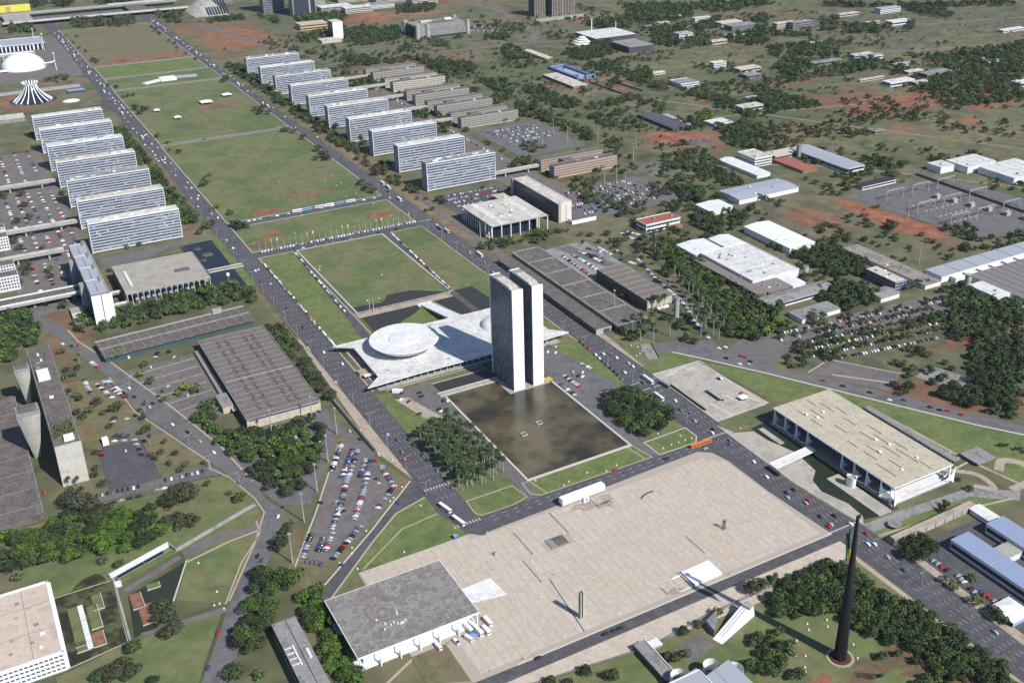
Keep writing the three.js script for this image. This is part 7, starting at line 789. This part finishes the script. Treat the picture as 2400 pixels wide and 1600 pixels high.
function carRow(a, b, step, turn, where, cols = mix, keep = 0.93) {  // turn: angle of the cars against the row
  const L = Math.hypot(b[0] - a[0], b[1] - a[1]), n = Math.max(1, Math.floor(L / step)), dir = Math.atan2(b[0] - a[0], b[1] - a[1]);
  for (let i = 0; i <= n; i++) if (rnd() < keep) car(lerp(a[0], b[0], i / n) + rr(-0.3, 0.3), lerp(a[1], b[1], i / n) + rr(-0.3, 0.3), dir + turn + rr(-0.06, 0.06) + (rnd() < 0.5 ? Math.PI : 0), where, pick(cols));
}
const H2 = Math.PI / 2, rows = (pts, step, turn, where, cols, keep) => { for (let i = 0; i < pts.length - 1; i += 2) carRow(pts[i], pts[i + 1], step, turn, where, cols, keep); };
carRow([-100, -431], [92, -431], 3.6, H2, 'parked along the flag street', pale, 0.95); carRow([-60, -418], [90, -418], 7, 0, 'parked along the flag street', mix, 0.5);
carRow([-65.2, -406], [-71, -232], 5.6, 0, 'parked in the lane left of the central lawn', mix, 0.9); carRow([52, -406], [43.6, -226], 5.4, 0, 'parked in the lane right of the central lawn', mix, 0.95);
carRow([-105, -392], [-105, -152], 5.4, 0, 'parked along the bright side lawn', mix, 0.95); carRow([-96, -538], [88, -538], 7, 0, 'parked in the coach street', pale, 0.6); carRow([-90, -928], [80, -928], 22, 0, 'on the narrow pale street', mix, 0.5);
rows([[-157.7,3.2],[-178.8,37.4],[-154.3,17.3],[-174.4,49.4],[-150.9,20.2],[-170.2,51.9],[-171.4,52.9],[-191.6,90.3],[-150.5,35.8],[-162.7,56.3],[-147.5,38.5],[-163.7,69.1],[-163.7,69.1],[-180.5,96.9],[-143.6,51.4],[-145.4,80.8],[-145.4,80.8],[-167.7,102.5],[-192.4,91.3],[-203,107.4],[-204.3,112.4],[-214.7,128.7],[-211.4,114.7],[-219.2,126.1],[-181.1,99.6],[-185.4,104.6],[-185,115.2],[-213.5,139.6],[-218,106.5],[-230.4,127.6],[-189,78.2],[-188.9,91.9]], 2.75, H2, 'parked in rows on the triangular lot', [...mix, 'silver', 'white', 'blue'], 0.94); rows([[-229.3,133.6],[-219.8,143.3]], 2.8, H2, 'parked in rows on the triangular lot', ['black', 'grey', 'blue']);
rows([[-169.7,-14.4],[-191.7,27.2]], 5.6, 0.3, 'parked beside the leafy car park', mix); rows([[-198.1,-23.7],[-187.1,-24.7],[-209.5,-21.1],[-219.4,-5.1],[-193.8,-6.2],[-185.4,-10.5],[-207.4,3.8],[-218,21.8],[-211,-7.3],[-200,-6.2],[-163.9,-50.6],[-157.5,-52.9],[-199.3,-49.5],[-192.1,-49.2]], 3.4, H2, 'parked under the leafy car park trees', mix, 0.8);
rows([[-319.3,-211.9],[-317.9,-182.8],[-310.5,-198.6],[-303.4,-167.6],[-304.7,-200.8],[-293.7,-161.8],[-302.3,-201.7],[-291.8,-162.8],[-308.5,-247.3],[-304.3,-228.9],[-327.5,-85.7],[-326.6,-76.1]], 3, 0.9, 'parked on the lot above the service road', mix, 0.9); rows([[-290.6,-14.6],[-263.7,-12.2],[-338.7,-19.4],[-310.1,-16.2]], 3.4, H2, 'parked nose in along the side street', ['black', 'black', 'grey', 'white', 'silver']); rows([[-335.8,-5],[-301.1,-1.9],[-299,-4.7],[-277.5,-1.8]], 5.4, 0, 'parked along the lawn of the side street', mix); rows([[-314.8,-69.1],[-309.2,-73],[-299.9,-78.6],[-299.3,-59.9]], 4.4, 0.9, 'parked on the small dark car park', ['silver', 'black', 'grey']); rows([[-320.9,-95.8],[-286.2,-79.9],[-309.3,-125],[-299.4,-123.1]], 7, 0, 'on the ramp road to the tunnel mouth', pale, 0.8); rows([[-281.5,-238.6],[-276.7,-238.2],[-263.3,-208],[-251.8,-208.4],[-255.9,-225.8],[-249.7,-237.3],[-240.3,-216.5],[-235.1,-213.4],[-257.7,-162.5],[-251.5,-156.6],[-246.4,-138],[-243,-137],[-261.9,-117.3],[-257.1,-118.6],[-242,-173.9],[-234.9,-172],[-243.1,-230.8],[-241.4,-229.8]], 4, H2, 'scattered in the terraced car park', mix, 0.7);
rows([[40,10.6],[40.9,32.3],[50.5,-1.5],[52,25.7],[60.7,-3.6],[67.7,1.7],[59,1.2],[63.5,8.6],[75.4,-12.9],[78.3,2.1],[67.4,-60.6],[74.8,-51],[66.9,35.7],[67.9,42.9],[60.8,-49],[65.8,-43.5]], 3.2, H2, 'parked between the towers and the north avenue', mix, 0.92); rows([[-87.5,-52],[-85.7,-46.5],[-90.9,-36.5],[-86.7,-29.7],[-72.8,-38.8],[-73.4,-32.6],[-69.7,-4.8],[-69.6,-0.6],[-86.7,-6.6],[-84.8,4.7],[-60.5,-16.2],[-57.3,-14.3]], 4, H2, 'parked on the grey lot by the pool', ['white', 'black', 'silver', 'black'], 0.9); rows([[98.1,-50.1],[91.1,29.7]], 7, 0, 'parked at the kerb of the north avenue by the congress', mix, 0.9); rows([[-110.6,26.5],[-108.9,104.9]], 8, 0, 'parked at the kerb beside the palms', ['black', 'grey', 'silver', 'black'], 0.8);
rows([[190.5,-242.2],[188.3,-177.3],[202.4,-240.7],[202.9,-192.9],[213.7,-245.2],[219,-202.9],[214.3,-239.1],[227.4,-216.2],[225.4,-247.8],[236.4,-225.8],[238.5,-247.6],[239.2,-216.6],[250.5,-224.9],[250.7,-209.6],[240.6,-200.8],[247.1,-182.3]], 3.1, H2, 'parked behind the long brown hall', mix, 0.94); rows([[257.9,-194.1],[242.6,-136.1],[243.6,-135.5],[234.2,-88.9],[235.5,-85],[222.2,-44.6],[219.7,-43.2],[205.3,4]], 3.6, 0.9, 'parked along the palm row road', ['black', 'blue', 'grey', 'silver', 'white'], 0.95); rows([[285.7,-267.4],[287.1,-242],[292.9,-271.4],[302.5,-249]], 3.4, 0.8, 'parked before the red roofed office', mix, 0.9);
for (let i = 0; i < 6; i++) carRow([262, 30 + i * 13], [545, 72 + i * 13.5], 3.3, H2, 'parked in the tree shaded car park', mix, 0.55);
for (let i = 0; i < 5; i++) carRow([160, -496 + i * 14], [236, -496 + i * 14], 3, H2, 'parked before the first north slab', ['white', 'silver', 'blue', 'grey', 'silver', 'red'], 0.9);
for (let i = 0; i < 8; i++) carRow([262 + i * 3, -425 + i * 11], [400, -428 + i * 11], 3.6, H2, 'parked behind the palace of justice', mix, 0.5);
for (let i = 0; i < 5; i++) carRow([345, -735 + i * 16], [425, -735 + i * 16], 3.4, H2, 'parked on the far lot with red earth rim', ['white', 'silver', 'grey', 'blue'], 0.75);
for (const x of [-332, -318, -304, -290, -277]) carRow([x, -790], [x + 4, -390], 3.6, H2, 'parked in the car park behind the south slabs', mix, 0.42); for (const x of [-320, -300, -282]) carRow([x, -1000], [x, -820], 4, H2, 'parked far along the south car park', mix, 0.4);
for (const x of [262, 300]) carRow([x, -1090], [x, -560], 5.4, 0, 'parked along the street behind the north slabs', mix, 0.5); rows([[697.7,-1527.8],[752.8,-1516.4],[684.8,-1490.2],[726.2,-1464.2]], 3.4, H2, 'parked beside the fluted court', ['white', 'blue', 'silver'], 0.9);
rows([[132.4,346.5],[132.5,358.4],[134.3,365.9],[130.5,382.4],[134.1,384.5],[134.9,398.3]], 3, H2, 'parked beside the low blue roofed blocks', ['black', 'white', 'silver', 'blue', 'red'], 0.9); rows([[164.3,73.4],[165.8,73.1],[143.7,96.9],[145.1,96.7],[165.6,103.5],[165.7,107.8],[164.9,107.4],[165.1,108.6]], 3, H2, 'on the sandy visitor car park', ['white', 'red', 'black']);
{ const put = (l, cols, where, a, j = 0.04) => l.forEach((q, i) => car(q[0], q[1], a + rr(-j, j), where, cols[i % cols.length]));
  put([[107.6,311.4],[111.4,313.7],[108.7,328.5],[107.9,343.8],[111.6,414.3],[113.6,288.6],[101.3,282]], ['white', 'white', 'silver', 'blue', 'silver', 'white', 'silver'], 'driving on the avenue beyond the plaza', 0); put([[98.3,283.1],[115,302.4],[107.3,252.5]], ['red'], 'driving on the avenue beyond the plaza', 0); put([[101,271.4],[110.5,275.6],[103.8,253.5],[107,236.4],[100.2,236.4],[96.8,241.5],[106,191.9],[101.1,213.1]], ['black', 'black', 'silver', 'black', 'black', 'silver', 'white', 'white'], 'driving past the white palace', 0);
  put([[102.6,-19],[108.9,-6.5],[112.4,8],[112.3,15.2],[99.8,20.9],[93.1,59.1],[95.3,62.6],[109,84.9],[103.5,119.9],[104.4,142.1]], ['white', 'white', 'silver'], 'driving on the north avenue beside the congress', 0); put([[106.3,-15.5],[103.9,99.8],[107.5,107.1],[108.2,138.5],[109.3,158.3],[105.3,163.4],[102.9,44.8],[106.1,56.8]], ['black', 'grey', 'blue'], 'driving on the north avenue beside the congress', 0); put([[85.6,158.2],[50.6,154.5]], ['silver', 'black'], 'driving on the street above the plaza', H2); put([[8,147.6]], ['red'], 'driving on the street above the plaza', H2); put([[-124.1,49.8]], ['red'], 'driving on the south avenue past the triangular lot', 0); put([[-94.4,294.8],[-88.2,295.1],[-83.5,295.1],[-139.8,291.6]], ['black'], 'on the street below the plaza', H2);
  put([[-325.9,-298.5],[-319,-289.2],[-287.8,-177.1],[-286.7,-158.7],[-279.3,-145.6],[-275.3,-138.9],[-279,-133.7],[-268.6,-94.7],[-260.5,-76.1],[-255.5,-56.9],[-249.8,-34.9],[-244,18.1]], ['white', 'black', 'white', 'black', 'grey', 'black', 'silver', 'white', 'black', 'silver', 'white', 'grey'], 'driving along the service road', 0.35, 0.2); put([[-313.5,-287.2],[-372.1,-44.9]], ['red'], 'driving along the service road', 0.3); put([[-230.9,73.8],[-256.4,110.9],[-255.5,116.8],[-270.3,142.8],[-311.2,199.8]], ['white', 'black', 'blue', 'silver', 'blue'], 'driving down the lower service road', -0.5); put([[-298.8,173.5]], ['red'], 'stopped on the verge of the lower service road', -0.5); put([[-210.5,149.4],[-151.2,102.2],[-144,5.7],[-146.8,-10.4],[-144.5,41.2],[-152.8,65.6],[-154.2,71.4],[-199.7,73.4]], ['blue', 'blue', 'black', 'silver', 'red', 'black', 'silver', 'black'], 'driving near the triangular lot', 0.6, 0.5); put([[241.2,122.8],[293.8,215],[298.6,225]], ['red'], 'driving on the road behind the palace', 0.6); put([[249,138.8],[260.9,159.2],[265.3,177],[275.9,183.3],[285.8,203],[289.3,210.3]], ['black', 'black', 'white', 'blue', 'black', 'black'], 'driving on the road behind the palace', 0.6); put([[207.1,28.2],[208.2,49.2],[210.2,52.9],[209.1,62.1],[197.3,61.1],[204,65.2],[200.5,26.8],[194.4,45.9]], ['white', 'red', 'red', 'black', 'white', 'silver', 'white', 'black'], 'queueing where the palm road meets the curve', 0.5);
  for (let i = 0; i < 120; i++) car(pick([-123, -119, -115.5, -112]) + rr(-0.5, 0.5) - (i % 9 === 0 ? 2 : 0), rr(-2000, -560), Math.PI, 'driving on the far stretch of the south avenue', pick(pale)); for (let i = 0; i < 14; i++) car(pick([-122, -118.5, -115, -111.5]), rr(-540, 60), Math.PI, 'driving on the south avenue beside the central lawns', pick(mix)); for (let i = 0; i < 70; i++) car(pick([97, 100, 103.5]) + rr(-0.5, 0.5), rr(-2050, -980), 0, 'driving on the far stretch of the north avenue', pick(pale)); for (let i = 0; i < 26; i++) car(pick([98.5, 102, 106, 110]), rr(-960, -160), 0, 'driving on the north avenue beside the lawns', pick(mix));
}
{
  const cam = camera.position; allCars.sort((a, b) => Math.hypot(a.x - cam.x, cam.y, a.z - cam.z) - Math.hypot(b.x - cam.x, cam.y, b.z - cam.z)); const N = 310, protos = {};
  allCars.slice(0, N).forEach((c, i) => {
    let o = protos[c.c]; if (!o) { o = protos[c.c] = new THREE.Group(); o.name = 'parked_car'; part('body', carBody, carMats[c.c], o); part('windows', carGlass, M.glassDark, o); for (const [x, z] of [[-0.78, -1.35], [0.78, -1.35], [-0.78, 1.35], [0.78, 1.35]]) part('wheel', wheelG, M.frameDark, o).position.set(x, 0.32, z); o.userData.category = 'car'; }
    o.name = /driving|queueing/.test(c.where) ? 'moving_car' : 'parked_car'; dup(o, c.x, c.z, c.a, `${c.c} car ${c.where}`, `cars ${c.where}`, c.y);
  });
  const rest = allCars.slice(N), ng = g => { g = g.index ? g.toNonIndexed() : g.clone(); g.deleteAttribute('uv'); return g; }, geo = mergeGeometries([tint(ng(carBody), [1, 1, 1]), tint(ng(carGlass), [0.04, 0.045, 0.055])]), im = new THREE.InstancedMesh(geo, std([1, 1, 1], 0.4, { vertexColors: true }), rest.length), m = new THREE.Matrix4(), q = new THREE.Quaternion(), up = new THREE.Vector3(0, 1, 0);
  rest.forEach((c, i) => { im.setMatrixAt(i, m.compose(new THREE.Vector3(c.x, c.y, c.z), q.setFromAxisAngle(up, c.a), new THREE.Vector3(1, 1, 1))); im.setColorAt(i, new THREE.Color().setRGB(...carCols[c.c])); }); im.name = 'distant_cars'; im.castShadow = im.receiveShadow = true; scene.add(stuff(tag(im, 'cars parked and driving beyond the nearest ones', 'cars'))); console.log('cars', allCars.length);
}
// ---------- buses, vans, tents ----------
{
  const bus = (x, z, a, L, col, label, roofC) => { const t = thing('city_bus', label, 'bus', x, z, a, undefined, 0.2); part('body', box(2.6, 2.5, L, 0, 0.4, 0), col, t); part('window_band', box(2.66, 0.9, L - 0.8, 0, 1.6, 0), M.glassDark, t); part('roof', box(2.4, 0.25, L - 0.3, 0, 2.9, 0), roofC || col, t); part('windscreen', box(2.3, 1.1, 0.1, 0, 1.5, L / 2), M.glassDark, t); for (const [wx, wz] of [[-1.2, -L * 0.3], [1.2, -L * 0.3], [-1.2, L * 0.3], [1.2, L * 0.3]]) { const w = part('wheel', wheelG, M.frameDark, t); w.position.set(wx, 0.45, wz); w.scale.set(1.2, 1.5, 1.5); } return t; };
  const at = [-122.8,145.5], at2 = [-124.6,126.6]; for (const [p, l] of [[at, 'white bus with orange tail turning at the plaza corner'], [at2, 'white bus with orange tail leaving the south avenue']]) { const b = bus(p[0], p[1], 0.22, 13, M.marble, l); part('tail_panel', box(2.64, 2.6, 3.6, 0, 0.42, -4.8), M.orange, b); }
  const o = [85.7,151.7]; bus(o[0], o[1], H2, 20, M.orange, 'long orange articulated bus on the street above the plaza');
  for (const [p, l, a, L, m] of [[[109.3,43.8], 'white long bus waiting by the sandy car park', 0, 15, M.marble], [[100.2,73.4], 'white and green bus beside the dense clump', 0, 13, M.marble], [[116.9,58.6], 'dark lorry parked beside the sandy car park', 0.1, 12, M.frame], [[110,210.8], 'dark bus stopped before the palace ramp', 0, 13, M.frameDark], [[112.4,-588], 'white bus beside the first north slab lawn', 0, 12, M.marble], [[112.4,-566.9], 'white bus following along the north avenue', 0, 12, M.white], [[106.8,-516.1], 'white bus at the corner of the coach street', 0, 12, M.marble], [[112,-294.1], 'white bus near the long brown hall', 0, 13, M.marble], [[108,-392.8], 'dark bus at the flag street crossing', 0, 12, M.frame], [[110.9,-380.4], 'pale bus past the flag street crossing', 0, 12, M.cream]]) bus(p[0], p[1], a, L, m, l, m === M.marble ? M.white : undefined);
  [[-20, 'first'], [-7, 'second'], [9, 'third'], [22, 'fourth'], [36, 'fifth'], [50, 'sixth']].forEach(([x, n], i) => bus(x, -541, H2, 12.5, [M.marble, std([0.2, 0.42, 0.5], 0.5), M.white, M.marble, M.roofBlue, M.white][i], n + ' coach in the parked line across the lawns, counted from the south avenue'));
  for (let i = 0; i < 12; i++) bus(i % 2 ? 99 : -121, -1000 - i * 85 + rr(-20, 20), 0, 12, M.marble, ['white bus on the far south avenue', 'white bus on the far north avenue'][i % 2]).userData.group = 'distant buses';
  const van = (q, a, label, w = 2.2, L = 6, h = 2.4) => { const t = thing('white_van', label, 'van', q[0], q[1], a, undefined, 0.24); part('body', box(w, h, L, 0, 0.4, 0), M.marble, t); part('windscreen', box(w - 0.2, 0.8, 0.1, 0, 1.6, L / 2), M.glassDark, t); part('side_glass', box(w + 0.06, 0.7, 1.4, 0, 1.7, L / 2 - 1), M.glassDark, t); for (const [x, z] of [[-w / 2, -L / 3], [w / 2, -L / 3], [-w / 2, L / 3], [w / 2, L / 3]]) part('wheel', wheelG, M.frameDark, t).position.set(x, 0.4, z); };
  van([-187.2,253.3], 0.1, 'white van parked below the court columns'); van([-151.6,248.8], 0.1, 'white van at the corner of the court roof', 2.4, 8); van([-164.9,248.3], 0.1, 'broadcast truck nearest the court wall', 2.5, 8, 3); van([-161.5,247.5], 0.1, 'grey white truck between two broadcast trucks', 2.5, 9, 3); van([-168.4,256.3], 0.3, 'white truck beside the blue tarpaulin'); van([-160.8,253.6], 0.1, 'broadcast truck with crane among the vans', 2.5, 9, 3.4); van([-156.2,255.7], 0.1, 'white truck on the outer side of the broadcast vans', 2.5, 7, 3); van([-176.1,255], 0.2, 'small white van standing alone on the plaza', 1.9, 4.6, 1.9); van([-88.5,-49.4], 1, 'white covered truck on the grey lot', 2.6, 9, 3.2);
  const q = [-165.5,255.7], t = thing('blue_tarpaulin', 'blue tarpaulin shelter among the broadcast vans', 'shelter', q[0], q[1], 0.2, undefined, 0.2); part('cloth', new THREE.ConeGeometry(3.4, 1.4, 4).rotateY(Math.PI / 4).translate(0, 3, 0), M.tarp, t); for (const [a, b] of [[-2, -2], [2, -2], [2, 2], [-2, 2]]) part('pole', box(0.15, 2.4, 0.15, a, 0, b), M.metal, t);
  const k = [-132.5,160.8], ks = thing('bus_stop', 'small blue kiosk at the plaza corner', 'kiosk', k[0], k[1]); part('wall', box(2.2, 2.4, 2.2), M.deepBlue, ks); part('roof', box(3, 0.25, 3, 0, 2.4, 0), M.roofBlue, ks); const k2 = thing('guard_booth', 'white flat guard booth on the sandy car park', 'booth', 160, 112); part('wall', box(4, 2.4, 3.4), M.frameDark, k2); part('roof', box(7, 0.4, 6, 0, 2.4, 0), M.marble, k2); const k3 = thing('car_shelter', 'long open shelter on the sandy car park', 'shelter', 143, 96); part('roof', box(4, 0.3, 20, 0, 2.6, 0), M.concrete, k3); part('wall', box(0.4, 2.6, 20, 1, 0, 0), M.frameDark, k3); const k4 = thing('lot_wall', 'long low dark wall at the avenue edge of the sandy car park', 'wall', 121.6, 86); part('wall', box(0.9, 2.2, 50), M.frameDark, k4); part('coping', box(1.3, 0.3, 50, 0, 2.2, 0), M.concrete, k4);
}
const poleG = new THREE.CylinderGeometry(0.09, 0.14, 12, 6).translate(0, 6, 0), flagG = (() => { const g = new THREE.PlaneGeometry(1.1, 3.2, 4, 6), p = g.attributes.position; for (let i = 0; i < p.count; i++) p.setZ(i, Math.sin(p.getX(i) * 5) * 0.25); g.computeVertexNormals(); return g; })();
// ---------- lamp posts, masts, flags ----------
{
  const lp = new THREE.Group(); lp.name = 'street_lamp'; part('pole', new THREE.CylinderGeometry(0.14, 0.24, 11, 7).translate(0, 5.5, 0), M.metal, lp); for (const s of [-1, 1]) { const a = part('arm', new THREE.BoxGeometry(3, 0.16, 0.16).rotateZ(s * 0.16).translate(s * 1.5, 11.1, 0), M.metal, lp); part('lamp_head', box(1, 0.2, 0.5, s * 3.1, 11.2, 0), M.concrete, a); } lp.userData.category = 'lamp post';
  for (let z = -620; z < 130; z += 38) dup(lp, -128.4, z, 0, 'twin armed street lamp along the south avenue', 'street lamps of the south avenue'); for (let z = -600; z < 500; z += 40) if (z < 140 || z > 300) dup(lp, z > 300 ? 107 : 95.5, z, 0, 'twin armed street lamp along the north avenue', 'street lamps of the north avenue'); for (const q of [[-291.8,-165.1],[-286.8,-177.6],[-264,-53.5],[-257.2,-15.3],[-243.7,18.3],[-190.3,91.1]]) dup(lp, q[0], q[1], 0.4, 'twin armed street lamp on the service road', 'street lamps of the service road');
  const fl = new THREE.Group(); fl.name = 'flood_mast'; part('pole', new THREE.CylinderGeometry(0.3, 0.55, 24, 8).translate(0, 12, 0), M.concrete, fl); part('lamp_ring', new THREE.CylinderGeometry(1.2, 1.2, 0.8, 10).translate(0, 24, 0), M.metal, fl); fl.userData.category = 'lamp post';
  for (const q of [[-156.7,-12.4],[-176.6,23.8],[-196.8,57.6],[-217,89.1],[-202.8,-36],[-167.7,-40.6],[-238.2,129.7],[282.4,-194.3],[160.6,-90.4],[491.6,-544.1],[458.6,-501.9],[378.3,-666.3],[425.2,-672.1],[382.5,-630.3],[516.2,-23.9],[608.4,-127.9]]) dup(fl, q[0], q[1], 0, 'tall pale floodlight mast beside a car park', 'floodlight masts'); for (const q of [[369.5,-437.9],[385.6,-433.4],[375.8,-397.4],[464.8,-606.6],[422.9,-625.5]]) dup(fl, q[0], q[1], 0, 'tall pale floodlight mast behind the north slabs', 'floodlight masts of the north lots');
  const cols = [M.deepBlue, std([0.02, 0.2, 0.06], 0.9), M.yellow, M.white, std([0.4, 0.03, 0.03], 0.9), std([0.02, 0.2, 0.06], 0.9)]; for (let i = 0; i < 27; i++) { const f = thing('flagpole', 'slim flagpole with small coloured flag in the street row', 'flagpole', -97 + i * 7.1, -437, 0, 'flagpoles of the flag street'); part('pole', poleG, M.white, f); const c = part('flag', flagG, cols[i % 6], f); c.position.set(-0.5, 9.8, 0); }
  for (const x of [-50, -46]) { const f = thing('tall_flagpole', 'tall bare white flagpole beside the congress ramp walk', 'flagpole', x, -214, 0, 'flagpoles by the congress ramp'); part('pole', new THREE.CylinderGeometry(0.12, 0.22, 17, 7).translate(0, 8.5, 0), M.white, f); part('foot', box(1, 0.5, 1), M.concrete, f); }
  for (const x of [138, 141.5]) { const f = thing('tall_flagpole', 'tall bare white pole before the palace of justice', 'flagpole', x, -345 + (x - 138) * 2, 0, 'poles before the palace of justice'); part('pole', new THREE.CylinderGeometry(0.16, 0.3, 19, 7).translate(0, 9.5, 0), M.white, f); part('foot', box(1.2, 0.5, 1.2), M.concrete, f); }
  // lawn spotlights
  const sp = new THREE.Group(); sp.name = 'ground_light'; part('hood', new THREE.CylinderGeometry(0.5, 0.7, 0.7, 10).translate(0, 0.5, 0), M.white, sp); part('base', box(1.2, 0.25, 1.2), M.concrete, sp); sp.userData.category = 'ground light';
  for (const [l, w] of [[[[-50.7,127.9],[-30,141.9],[-12,139.1],[1.6,144.6],[12.8,141.7],[-35.7,144.3],[66.3,120.4],[57.4,140.5],[66.2,139.2],[72.9,139.5],[79.3,139.5],[85.7,139.5],[79.8,132.2]], 'on the lawn below the reflecting pool'], [[[18.1,350.1],[15.3,354.6],[2.6,358.1],[-5.4,364.2],[-6.4,367.3],[-1.7,370.6],[-8.3,377.5],[-10.4,380.4],[30.9,353.6],[27.3,358.4],[41.5,363.9],[36.7,368.4],[29.7,377.9],[23.7,387.7]], 'around the flag mast'], [[[-5.1,-668.3],[66.4,-660.5],[53,-646.5],[65.8,-619.8],[57,-614.5],[67.6,-569.1],[52.9,-565.5],[34.5,-472.9],[-45.8,-471.8],[74.4,-464.4],[72.3,-519.3],[-19,-525.5],[-53.6,-356.2],[-57.2,-347.7],[-4,-298.1],[-41.7,-243.7],[-29.2,-242.4]], 'on the central lawns'], [[[-138,113.2],[-138.7,32.1],[-139.1,35.4],[-138.2,-7.2],[-127.8,-96.4],[-128.4,-93.3],[-128,-172.3],[-128.1,-167.2],[-132.3,46.6],[-131.4,54.3],[-140.4,84.6],[-151.3,94.2],[-155,96.8]], 'on the verge of the south avenue'], [[[134.3,-20.5],[137.7,-14.6],[141.7,-9.6],[136.9,-6.1],[132.1,-2.6],[127.1,-0.6],[128.7,147.8]], 'on the lawn beyond the north avenue'], [[[-169.2,157.1],[-198.1,134.4],[-200.7,140.5],[-211.1,145.7],[-203,157.8],[-212.9,179.3],[-182.9,121.5],[-289.6,133.2],[-294.4,145.6],[-291,145.8],[-289.8,151.8],[-292.9,97.3]], 'on the lower lawns']]) l.forEach(q => dup(sp, q[0], q[1], 0, 'small white ground light ' + w, 'ground lights ' + w, 0.1));
}
// ---------- a few people standing about ----------
{
  const J = [[[0, 0.95, 0], 0.15, [0, 1.42, 0], 0.17], [[0, 1.42, 0], 0.09, [0, 1.55, 0], 0.07], [[0, 1.66, 0.01], 0.105, [0, 1.7, 0.01], 0.1], [[0.09, 0.92, 0], 0.1, [0.11, 0.5, 0.04], 0.075], [[0.11, 0.5, 0.04], 0.075, [0.12, 0.06, 0], 0.05], [[-0.09, 0.92, 0], 0.1, [-0.11, 0.5, 0.02], 0.075], [[-0.11, 0.5, 0.02], 0.075, [-0.12, 0.06, -0.05], 0.05], [[0.18, 1.4, 0], 0.065, [0.25, 1.12, 0.01], 0.05], [[0.25, 1.12, 0.01], 0.05, [0.25, 0.84, 0.08], 0.04], [[-0.18, 1.4, 0], 0.065, [-0.25, 1.12, 0.01], 0.05], [[-0.25, 1.12, 0.01], 0.05, [-0.24, 0.84, 0.1], 0.04], [[0.12, 0.05, 0], 0.05, [0.13, 0.04, 0.16], 0.04], [[-0.12, 0.05, -0.05], 0.05, [-0.13, 0.04, 0.11], 0.04]];
  const n = 44, mc = new MarchingCubes(n, new THREE.MeshBasicMaterial(), false, false, 40000); mc.isolation = 0; const S = 1.0;
  for (let k = 0; k < n; k++) for (let j = 0; j < n; j++) for (let i = 0; i < n; i++) { const p = [(i / n * 2 - 1) * S, (j / n * 2 - 1) * S + 0.9, (k / n * 2 - 1) * S]; let d = 9; for (const [a, ra, b, rb] of J) { const ab = b.map((v, q) => v - a[q]), t = clamp(ab.reduce((s, v, q) => s + v * (p[q] - a[q]), 0) / ab.reduce((s, v) => s + v * v, 0)), e = Math.hypot(...p.map((v, q) => v - a[q] - ab[q] * t)) - lerp(ra, rb, t), h = clamp(0.5 + 0.5 * (d - e) / 0.05); d = lerp(d, e, h) - 0.05 * h * (1 - h); } mc.field[i + j * n + k * n * n] = -d; }
  mc.update(); const g = new THREE.BufferGeometry(), c = mc.count; g.setAttribute('position', new THREE.BufferAttribute(mc.positionArray.slice(0, c * 3), 3)); g.setAttribute('normal', new THREE.BufferAttribute(mc.normalArray.slice(0, c * 3), 3)); g.scale(S, S, S).translate(0, 0.9, 0);
  const cl = [[[0.5, 0.5, 0.5], 'white'], [[0.05, 0.06, 0.1], 'dark blue'], [[0.35, 0.05, 0.05], 'red'], [[0.06, 0.06, 0.06], 'black'], [[0.25, 0.22, 0.16], 'tan']], mats = cl.map(q => std(q[0], 0.9));
  [[-169.4,135.3],[-168.2,135.3],[-125.9,196.2],[-126.1,205.3],[-145.5,209.1],[-168.8,286.9],[-180.5,252.7],[-181.2,244.6],[101.4,151.7],[101.6,152.8],[145.6,71.4],[141.6,73.5],[143.9,122.5],[147.4,122.5],[143,100.9],[144.1,59.1],[5.5,288.4],[-93.7,229.6],[-148.1,287.8],[-27.8,272.5],[15.3,205.7],[-19.8,184.8],[-18.9,187],[-92,-5.7],[-96.1,-3],[160,199.7],[134.9,209.1]].forEach((q, i) => { const t = thing('person', `person in ${cl[i % 5][1]} clothes standing on the paved ground`, 'person', q[0], q[1], rr(0, 6), 'people standing about', 0.2); part('body', g, mats[i % 5], t); });
}

console.log('things', scene.children.length);
renderer.render(scene, camera);
